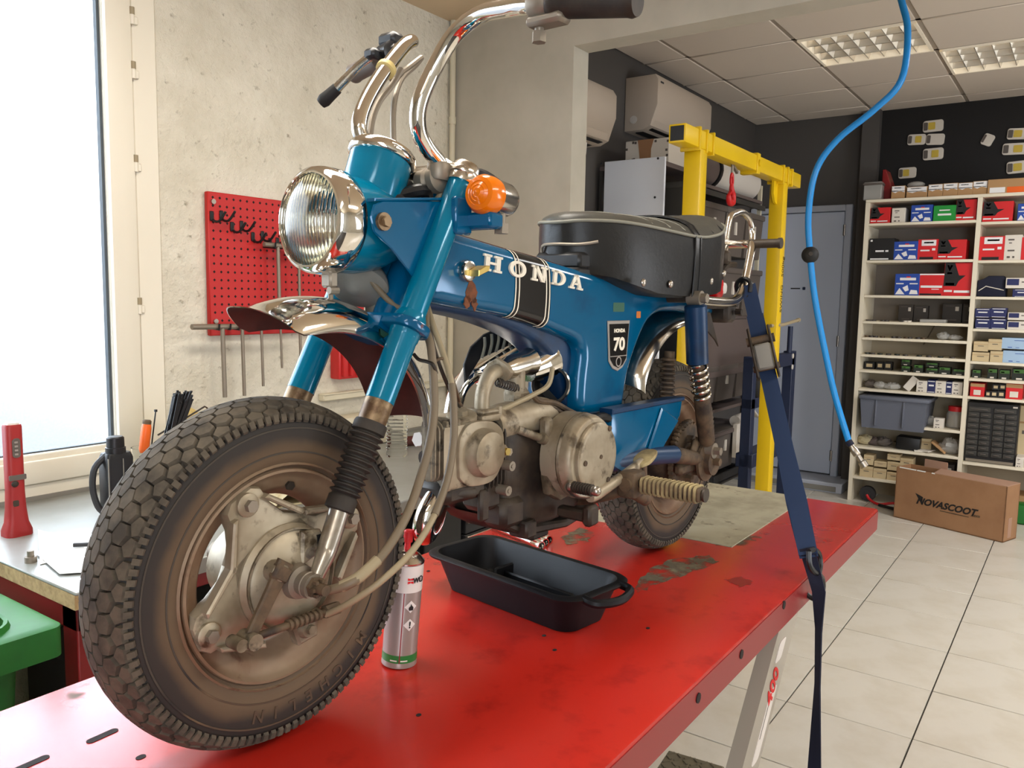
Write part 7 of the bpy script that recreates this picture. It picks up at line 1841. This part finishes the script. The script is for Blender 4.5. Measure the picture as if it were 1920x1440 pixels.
mb = MB(); mb.lathe([(.020, 0), (.028, .03), (.034, .06), (.036, .062)], onb(1000, 690, 'y', -.01) + V((-.02, 0, -.004)), V((1, .05, .25)), 24); bp_(mb, 'air_funnel', 'chrome', carb, smooth=60)
mb = MB(); mb.tube([onb(*q) for q in ((934, 772, 'y', -.04), (965, 757, 'y', -.05), (1000, 740, 'y', -.055), (1028, 722, 'y', -.058), (1036, 690, 'y', -.055))], .0042, 8, 5); bp_(mb, 'fuel_line', 'cable_light')
mb = MB(); mb.tube([onb(*q) for q in ((1000, 742, 'y', -.05), (1012, 752, 'y', -.052), (1040, 756, 'y', -.056), (1066, 770, 'y', -.06), (1090, 782, 'y', -.075))], .0052, 8, 5); mb.tube([onb(*q) for q in ((1008, 748, 'y', -.05), (1030, 762, 'y', -.054), (1056, 776, 'y', -.06), (1070, 790, 'y', -.07))], .004, 8, 5); bp_(mb, 'wiring', 'oily_brown')
mb = MB(); q = onb(1080, 786, 'y', -.07); mb.tube([q, q + V((.02, -.01, -.006)), q + V((.06, -.02, .0)), q + V((.10, -.02, -.02)), q + V((.125, -.02, -.06))], .008, 8, 4); bp_(mb, 'rubber_boot', 'black_rubber')

# gear lever, kick peg, foot pegs
gp = onb(1118, 926, 'y', -.135)
pad = onb(1208, 858, 'y', -.140)
mb = MB(); mb.tube([gp + V((-.02, 0, -.002)), gp, gp.lerp(pad, .5) + V((0, 0, -.004)), pad + V((-.01, 0, -.006))], [.009, .011, .009, .008], 12, 4); gl = bp_(mb, 'gear_lever', AL)
mb = MB(); mb.prism(smooth2([(-.030, -.012), (-.012, -.020), (.022, -.016), (.026, .0), (.016, .014), (-.012, .016), (-.030, .004), (-.030, -.012)], 3)[:-1], lambda u, v, d: pad + V((u * .9, v, d + u * .35)), -.003, .004, .001, 1); bp_(mb, 'lever_pad', 'peg_rubber', gl)
k0, k1 = onb(1070, 912, 'y', -.13), onb(1112, 929, 'y', -.178)
k1 = V((k0.x, k1.y, k0.z))
mb = MB(); mb.cyl(k0, k1, .0075, seg=14); mb.sphere(k1, .0085, 12, 8); mb.sphere(k0, .0085, 12, 8); mb.tube([k0 + V((0, .005, 0)), k0 + V((.03, .005, -.02)), gp], .007, 10, 3); toe = bp_(mb, 'toe_peg', 'steel', gl)
for k in range(8):
    c = k0.lerp(k1, .14 + k * .10); mb = MB(); mb.lathe([(.0075, -.0016), (.0098, -.0010), (.0098, .0010), (.0075, .0016)], c, (0, 1, 0), 14); bp_(mb, 'peg_ring', 'oily_dark', toe)
p0, p1 = onb(1205, 908, 'y', -.172), onb(1292, 938, 'y', -.282)
p1 = V((p0.x + .002, -.285, p0.z + .002))
mb = MB(); mb.prism(rrect(.030, .024, .007, 4), lambda u, v, d: V((p0.x + u, d, p0.z + v)), p1.y, p0.y, .003, 1); pg = bp_(mb, 'foot_peg', 'oily_brown', None, 'ribbed left foot peg')
for k in range(13):
    y = p0.y + (p1.y - p0.y) * (k + .6) / 13.6; mb = MB(); mb.prism(rrect(.035, .0295, .007, 4), lambda u, v, d: V((p0.x + u, d, p0.z + v)), y - .0022, y + .0022, .0006, 1); bp_(mb, 'peg_rib', 'peg_rubber', pg)
mb = MB(); mb.cyl((p0.x, p0.y + .05, p0.z), (p0.x, p1.y - .004, p0.z), .009, seg=12); mb.cyl((p0.x, p1.y - .002, p0.z), (p0.x, p1.y - .006, p0.z), .012, seg=12); bp_(mb, 'peg_shaft', OD, pg)
mb = MB(); mb.box((p0.x, p0.y + .022, p0.z - .002), (.045, .036, .048), None, .008, 2); mb.cyl((p0.x - .028, p0.y + .02, p0.z), (p0.x + .024, p0.y + .02, p0.z), .012, seg=12); mb.tube([(p0.x, p0.y + .03, p0.z - .01), (p0.x - .01, -.08, p0.z - .035), (p0.x - .02, 0, p0.z - .05), (p0.x - .01, .08, p0.z - .035), (p0.x, .15, p0.z)], .013, 12, 4)
mb.tube([(p0.x + .01, p0.y + .03, p0.z - .015), (p0.x + .07, -.14, .19), (p0.x + .10, -.10, .20)], .012, 10, 3)
bp_(mb, 'peg_bracket', 'oily_brown')
mb = MB(); mb.box((.545, -.135, .196), (.03, .018, .036), None, .005); mb.box((.555, -.10, .19), (.02, .07, .02), None, .004); bp_(mb, 'stand_lug', OD)

# ---------------------------------------------------------------- swing arm, chain case, shocks, rear end
for s in (-1, 1):
    mb = MB(); mb.tube([(.66, s * .075, .255), (.78, s * .095, .255), (.90, s * .105, .244)], .0185, 16, 3); sa_ = bp_(mb, 'swing_arm', 'blue_dark', smooth=60)
    mb = MB(); mb.tube([(.90, s * .105, .244), (.96, s * .108, .230), (1.045, s * .108, .213)], [.0185, .016, .014], 14, 3); bp_(mb, 'arm_end', 'oily_brown', sa_)
mb = MB(); mb.prism([(.665, .352), (.70, .356), (.945, .352), (.938, .318), (.915, .300), (.86, .258), (.80, .236), (.72, .232), (.66, .26)], XZ, -.100, -.078, .006, 2); cg = bp_(mb, 'chain_case', 'blue_body', None, 'blue chain case behind the engine')
mb = MB(); mb.prism([(.66, .350), (.945, .350), (.946, .358), (.66, .360)], XZ, -.104, -.074, .002, 1); bp_(mb, 'case_flange', 'blue_dark', cg)
mb = MB(); mb.prism([(.845, .345), (.92, .312), (.82, .238), (.775, .236)], XZ, -.106, -.099, .003, 1); bp_(mb, 'case_rib', 'blue_body', cg)
rrim = wheel(WB, RR, RR, .0445, False)
mb = MB(); mb.lathe([(.02, -.06), (.055, -.055), (.065, -.03), (.065, .03), (.055, .055), (.02, .06)], (WB, 0, RR), (0, 1, 0), 36); mb.lathe([(.06, -.010), (.098, -.008), (.098, .008), (.06, .010)], (WB, 0, RR), (0, 1, 0), 40, cap=False); bp_(mb, 'hub', 'oily_brown', rrim)
sprk = MB(); NT = 32
pts = []
for k in range(NT * 2):
    a = 2 * pi * k / (NT * 2); r_ = .080 if k % 2 else .073; pts.append((WB + r_ * cos(a), RR + r_ * sin(a)))
sprk.prism(pts, XZ, -.076, -.070); spr = bp_(sprk, 'sprocket', 'oily_brown')
mb = MB(); rr = random.Random(4)
for k in range(7):
    a = k * .9; mb.cyl((WB + .045 * cos(a), -.074, RR + .045 * sin(a)), (WB + .045 * cos(a), -.09, RR + .045 * sin(a)), .009, seg=6)
mb.lathe([(.03, -.07), (.026, -.10), (.016, -.115)], (WB, 0, RR), (0, 1, 0), 16); mb.box((WB - .03, -.105, RR + .02), (.05, .014, .05), Matrix.Rotation(.5, 3, 'Y'), .006); mb.box((WB - .06, -.095, RR - .01), (.07, .02, .025), None, .006); mb.box((WB + .02, -.118, RR - .02), (.05, .01, .022), None, .004)
bp_(mb, 'sprocket_bolt', 'oily_brown', spr)
mb = MB()
for k in range(46):
    a = pi / 2 + pi * k / 24 if k < 25 else None
    if a is not None: c = V((WB + .081 * cos(a + pi), -.073, RR + .081 * sin(a + pi))) if False else V((WB - .081 * sin(pi * k / 24 + 0), -.073, RR + .081 * cos(pi * k / 24))) ; mb.box(c, (.012, .014, .008), Matrix.Rotation(pi * k / 24, 3, 'Y'), .002)
o = bp_(mb, 'chain', 'oily_brown', spr); o['kind'] = 'stuff'
mb = MB(); mb.lathe([(.030, .0), (.030, .012), (.045, .016), (.045, .022)], (WB, -.135, RR), (0, 1, 0), 18); mb.cyl((WB, -.118, RR), (WB, -.148, RR), .009, seg=6); bp_(mb, 'rear_axle_nut', 'oily_brown')
mb = MB(); q = onb(1290, 735, 'y', -.062)
for k in range(15):
    z = .300 + k * .0095; mb.lathe([(.010, -.004), (.0155, -.002), (.0155, .002), (.010, .004)], (.935 + .0, -.068, z), (0.05, 0, 1), 14)
mb.cyl((.935, -.068, .29), (.940, -.068, .45), .011, seg=14); bp_(mb, 'brake_rod_boot', 'oily_brown')
for s in (-1, 1):
    T0, T1 = V((.936, s * .122, .562)), V((1.030, s * .124, .228))
    d = (T1 - T0); L_ = d.length; du = d.normalized()
    y = s * .122
    top_ = V((.938, y, .548)); b1 = V((.958, y, .428)); b2 = V((.984, y, .362)); b3 = V((1.022, y, .25))
    mb = MB(); mb.lathe([(.016, .0), (.0225, .004), (.0225, (b1 - top_).length)], top_, b1 - top_, 26); sk = bp_(mb, 'shock_cover', 'blue_dark', None, 'dark blue shock absorber cover')
    pts = []; nc = 5.2; e = b2 + (b2 - b1) * .1; ww = (e - b1)
    wu = ww.normalized(); sa = wu.orthogonal().normalized(); sb_ = wu.cross(sa)
    for k in range(int(nc * 16) + 1):
        t_ = k / (nc * 16); a = 2 * pi * nc * t_; pts.append(b1 + ww * t_ + sa * cos(a) * .0175 + sb_ * sin(a) * .0175)
    mb = MB(); mb.tube(pts, .0038, 8); bp_(mb, 'shock_spring', 'worn_chrome', sk, smooth=60)
    mb = MB(); mb.cyl(b1, b2, .011, seg=14); mb.lathe([(.0175, 0), (.0175, (b3 - e).length * .92), (.012, (b3 - e).length)], e, b3 - e, 20); bp_(mb, 'shock_body', 'oily_brown', sk)
    mb = MB(); mb.lathe([(.017, y - s * .016), (.017, y + s * .016)], (b3.x + .005, 0, b3.z - .012), (0, 1, 0), 18); mb.cyl((b3.x + .005, y, b3.z - .012), (b3.x + .005, y + s * .03, b3.z - .012), .009, seg=6); bp_(mb, 'shock_lower_eye', 'dull_steel', sk); mb = MB(); mb.lathe([(.015, y - s * .014), (.015, y + s * .014)], (top_.x - .002, 0, top_.z + .012), (0, 1, 0), 18); mb.cyl((top_.x - .002, y, top_.z + .012), (top_.x - .002, y + s * .026, top_.z + .012), .010, seg=6); bp_(mb, 'shock_eye', 'dull_steel', sk)
    mb = MB(); mb.cyl((top_.x - .002, s * .06, top_.z + .012), (top_.x - .002, y, top_.z + .012), .010, seg=12); bp_(mb, 'shock_mount', OD)
mo, mi, me = fender(V((WB, 0, RR)), .258, .335, radians(138), radians(62), .056, .030, pw=.55)
rf = bp_(mo, 'rear_mudguard', 'worn_chrome', None, 'dull chrome rear mudguard', 60); bp_(mi, 'mudguard_inside', 'oily_dark', rf, None, 60); bp_(me, 'mudguard_edge', 'worn_chrome', rf)
q = V((1.075, -.10, .50)); mb = MB(); mb.prism([(1.0, .535), (1.06, .53), (1.11, .455), (1.09, .47), (1.03, .50)], XZ, -.100, -.096, .001, 1); bp_(mb, 'rear_flap', 'oily_dark')
mb = MB(); mb.box((1.13, -.02, .548), (.20, .12, .022), None, .006); mb.box((1.22, -.05, .530), (.06, .06, .05), None, .008); mb.cyl((1.19, -.085, .552), (1.19, -.105, .552), .010, seg=6); mb.cyl((1.23, -.085, .53), (1.23, -.10, .53), .008, seg=6); bp_(mb, 'tail_bracket', OD)
mb = MB(); mb.box((1.24, 0, .585), (.06, .085, .055), None, .018, 3); tl_ = bp_(mb, 'tail_lamp', 'tail_red', None, 'red tail lamp'); mb = MB(); mb.box((1.262, -.0, .585), (.03, .09, .03), None, .010, 2); bp_(mb, 'tail_lamp_lens', 'white_plastic', tl_)
for s in (-1, 1):
    mb = MB(); mb.tube([(.98, s * .116, .556), (1.10, s * .118, .553), (1.17, s * .112, .560), (1.215, s * .108, .592), (1.262, s * .100, .655), (1.285, s * .094, .686), (1.296, s * .086, .690), (1.298, s * .06, .690)], .0098, 14, 4); gr = bp_(mb, 'grab_rail', 'worn_chrome', smooth=60)
    mb = MB(); mb.cyl((1.292, s * .085, .690), (1.292, s * .156, .690), .0105, seg=14); mb.cyl((1.292, s * .155, .690), (1.292, s * .162, .690), .0125, seg=14); bp_(mb, 'rail_handle', 'oily_dark', gr)
mb = MB(); mb.tube([(1.298, -.086, .690), (1.298, .086, .690)], .0095, 12); mb.tube([(1.15, -.07, .688), (1.298, -.07, .690)], .006, 8); bp_(mb, 'cross_rail', 'worn_chrome')
LP = [onb(*q) for q in ((1368, 412, 'y', -.045), (1378, 401, 'y', -.045), (1392, 398, 'y', -.045), (1404, 410, 'y', -.045), (1410, 432, 'y', -.047), (1409, 460, 'y', -.055), (1402, 500, 'y', -.075))]
mb = MB(); mb.tube([V((LP[0].x - .02, -.045, LP[0].z - .08))] + LP, .0078, 12, 5); bp_(mb, 'rack_hoop', 'worn_chrome', smooth=60)
mb = MB(); mb.tube([(1.20, -.05, .60), (1.22, -.06, .635), (1.25, -.07, .64)], .007, 8, 4); mb.box((1.205, -.06, .655), (.03, .03, .03), None, .006); bp_(mb, 'rack_bracket', OD)

# ---------------------------------------------------------------- cables hanging at the front
def cab(name, m, r, pts, sm=6, par=None):
    mb = MB(); mb.tube([onb(*q) if len(q) == 4 else V(q) for q in pts], r, 9, sm); return bp_(mb, name, m, par, smooth=60)
cab('speedometer_cable', 'cable', .0058, [(612, 1108, 'y', -.108), (660, 1092, 'y', -.135), (705, 1055, 'y', -.14), (742, 1005, 'y', -.14), (770, 950, 'y', -.135), (790, 890, 'y', -.13), (806, 830, 'y', -.125), (814, 770, 'y', -.115), (813, 710, 'y', -.105), (808, 650, 'y', -.09), (798, 612, 'y', -.07), (800, 560, 'y', -.03)])
cab('cable_sleeve', 'cable_light', .0072, [(640, 1100, 'y', -.124), (672, 1083, 'y', -.137), (708, 1050, 'y', -.14)])
cab('brake_cable', 'cable_light', .0043, [(612, 1152, 'y', -.078), (660, 1128, 'y', -.12), (720, 1085, 'y', -.15), (775, 1030, 'y', -.155), (815, 965, 'y', -.15), (838, 900, 'y', -.14), (850, 830, 'y', -.13), (851, 770, 'y', -.12), (845, 710, 'y', -.105), (830, 660, 'y', -.085), (812, 610, 'y', -.06), (800, 570, 'y', -.03)])
cab('brake_cable_sleeve', 'cable', .0054, [(815, 965, 'y', -.15), (838, 900, 'y', -.14), (850, 830, 'y', -.13), (851, 770, 'y', -.12), (847, 720, 'y', -.108)])
cab('thin_cable', 'oily_brown', .0030, [(812, 606, 'y', -.05), (822, 640, 'y', -.06), (840, 690, 'y', -.07), (856, 745, 'y', -.05), (864, 760, 'y', -.04)])
cab('thin_cable', 'oily_dark', .0028, [(805, 612, 'y', -.04), (815, 655, 'y', -.05), (830, 700, 'y', -.06), (850, 745, 'y', -.05), (862, 762, 'y', -.04)])
cab('wire_loop', 'oily_brown', .0022, [(812, 690, 'y', -.09), (818, 676, 'y', -.09), (832, 673, 'y', -.09), (842, 688, 'y', -.085), (852, 720, 'y', -.07), (862, 752, 'y', -.05)])
cab('cable_clip', 'oily_dark', .0026, [(776, 664, 'y', -.06), (785, 674, 'y', -.07), (800, 678, 'y', -.09), (812, 684, 'y', -.105), (818, 700, 'y', -.105)])
cab('speedometer_wire', 'cable', .0042, [(684, 500, 'y', .01), (700, 530, 'y', .0), (725, 560, 'y', -.01), (748, 578, 'y', -.02), (790, 600, 'y', -.04), (808, 640, 'y', -.07)])
cab('clutch_wire', 'cable_light', .0055, [(838, 310, 'y', -.05), (832, 345, 'y', -.055), (824, 370, 'y', -.05), (806, 390, 'y', -.035)])
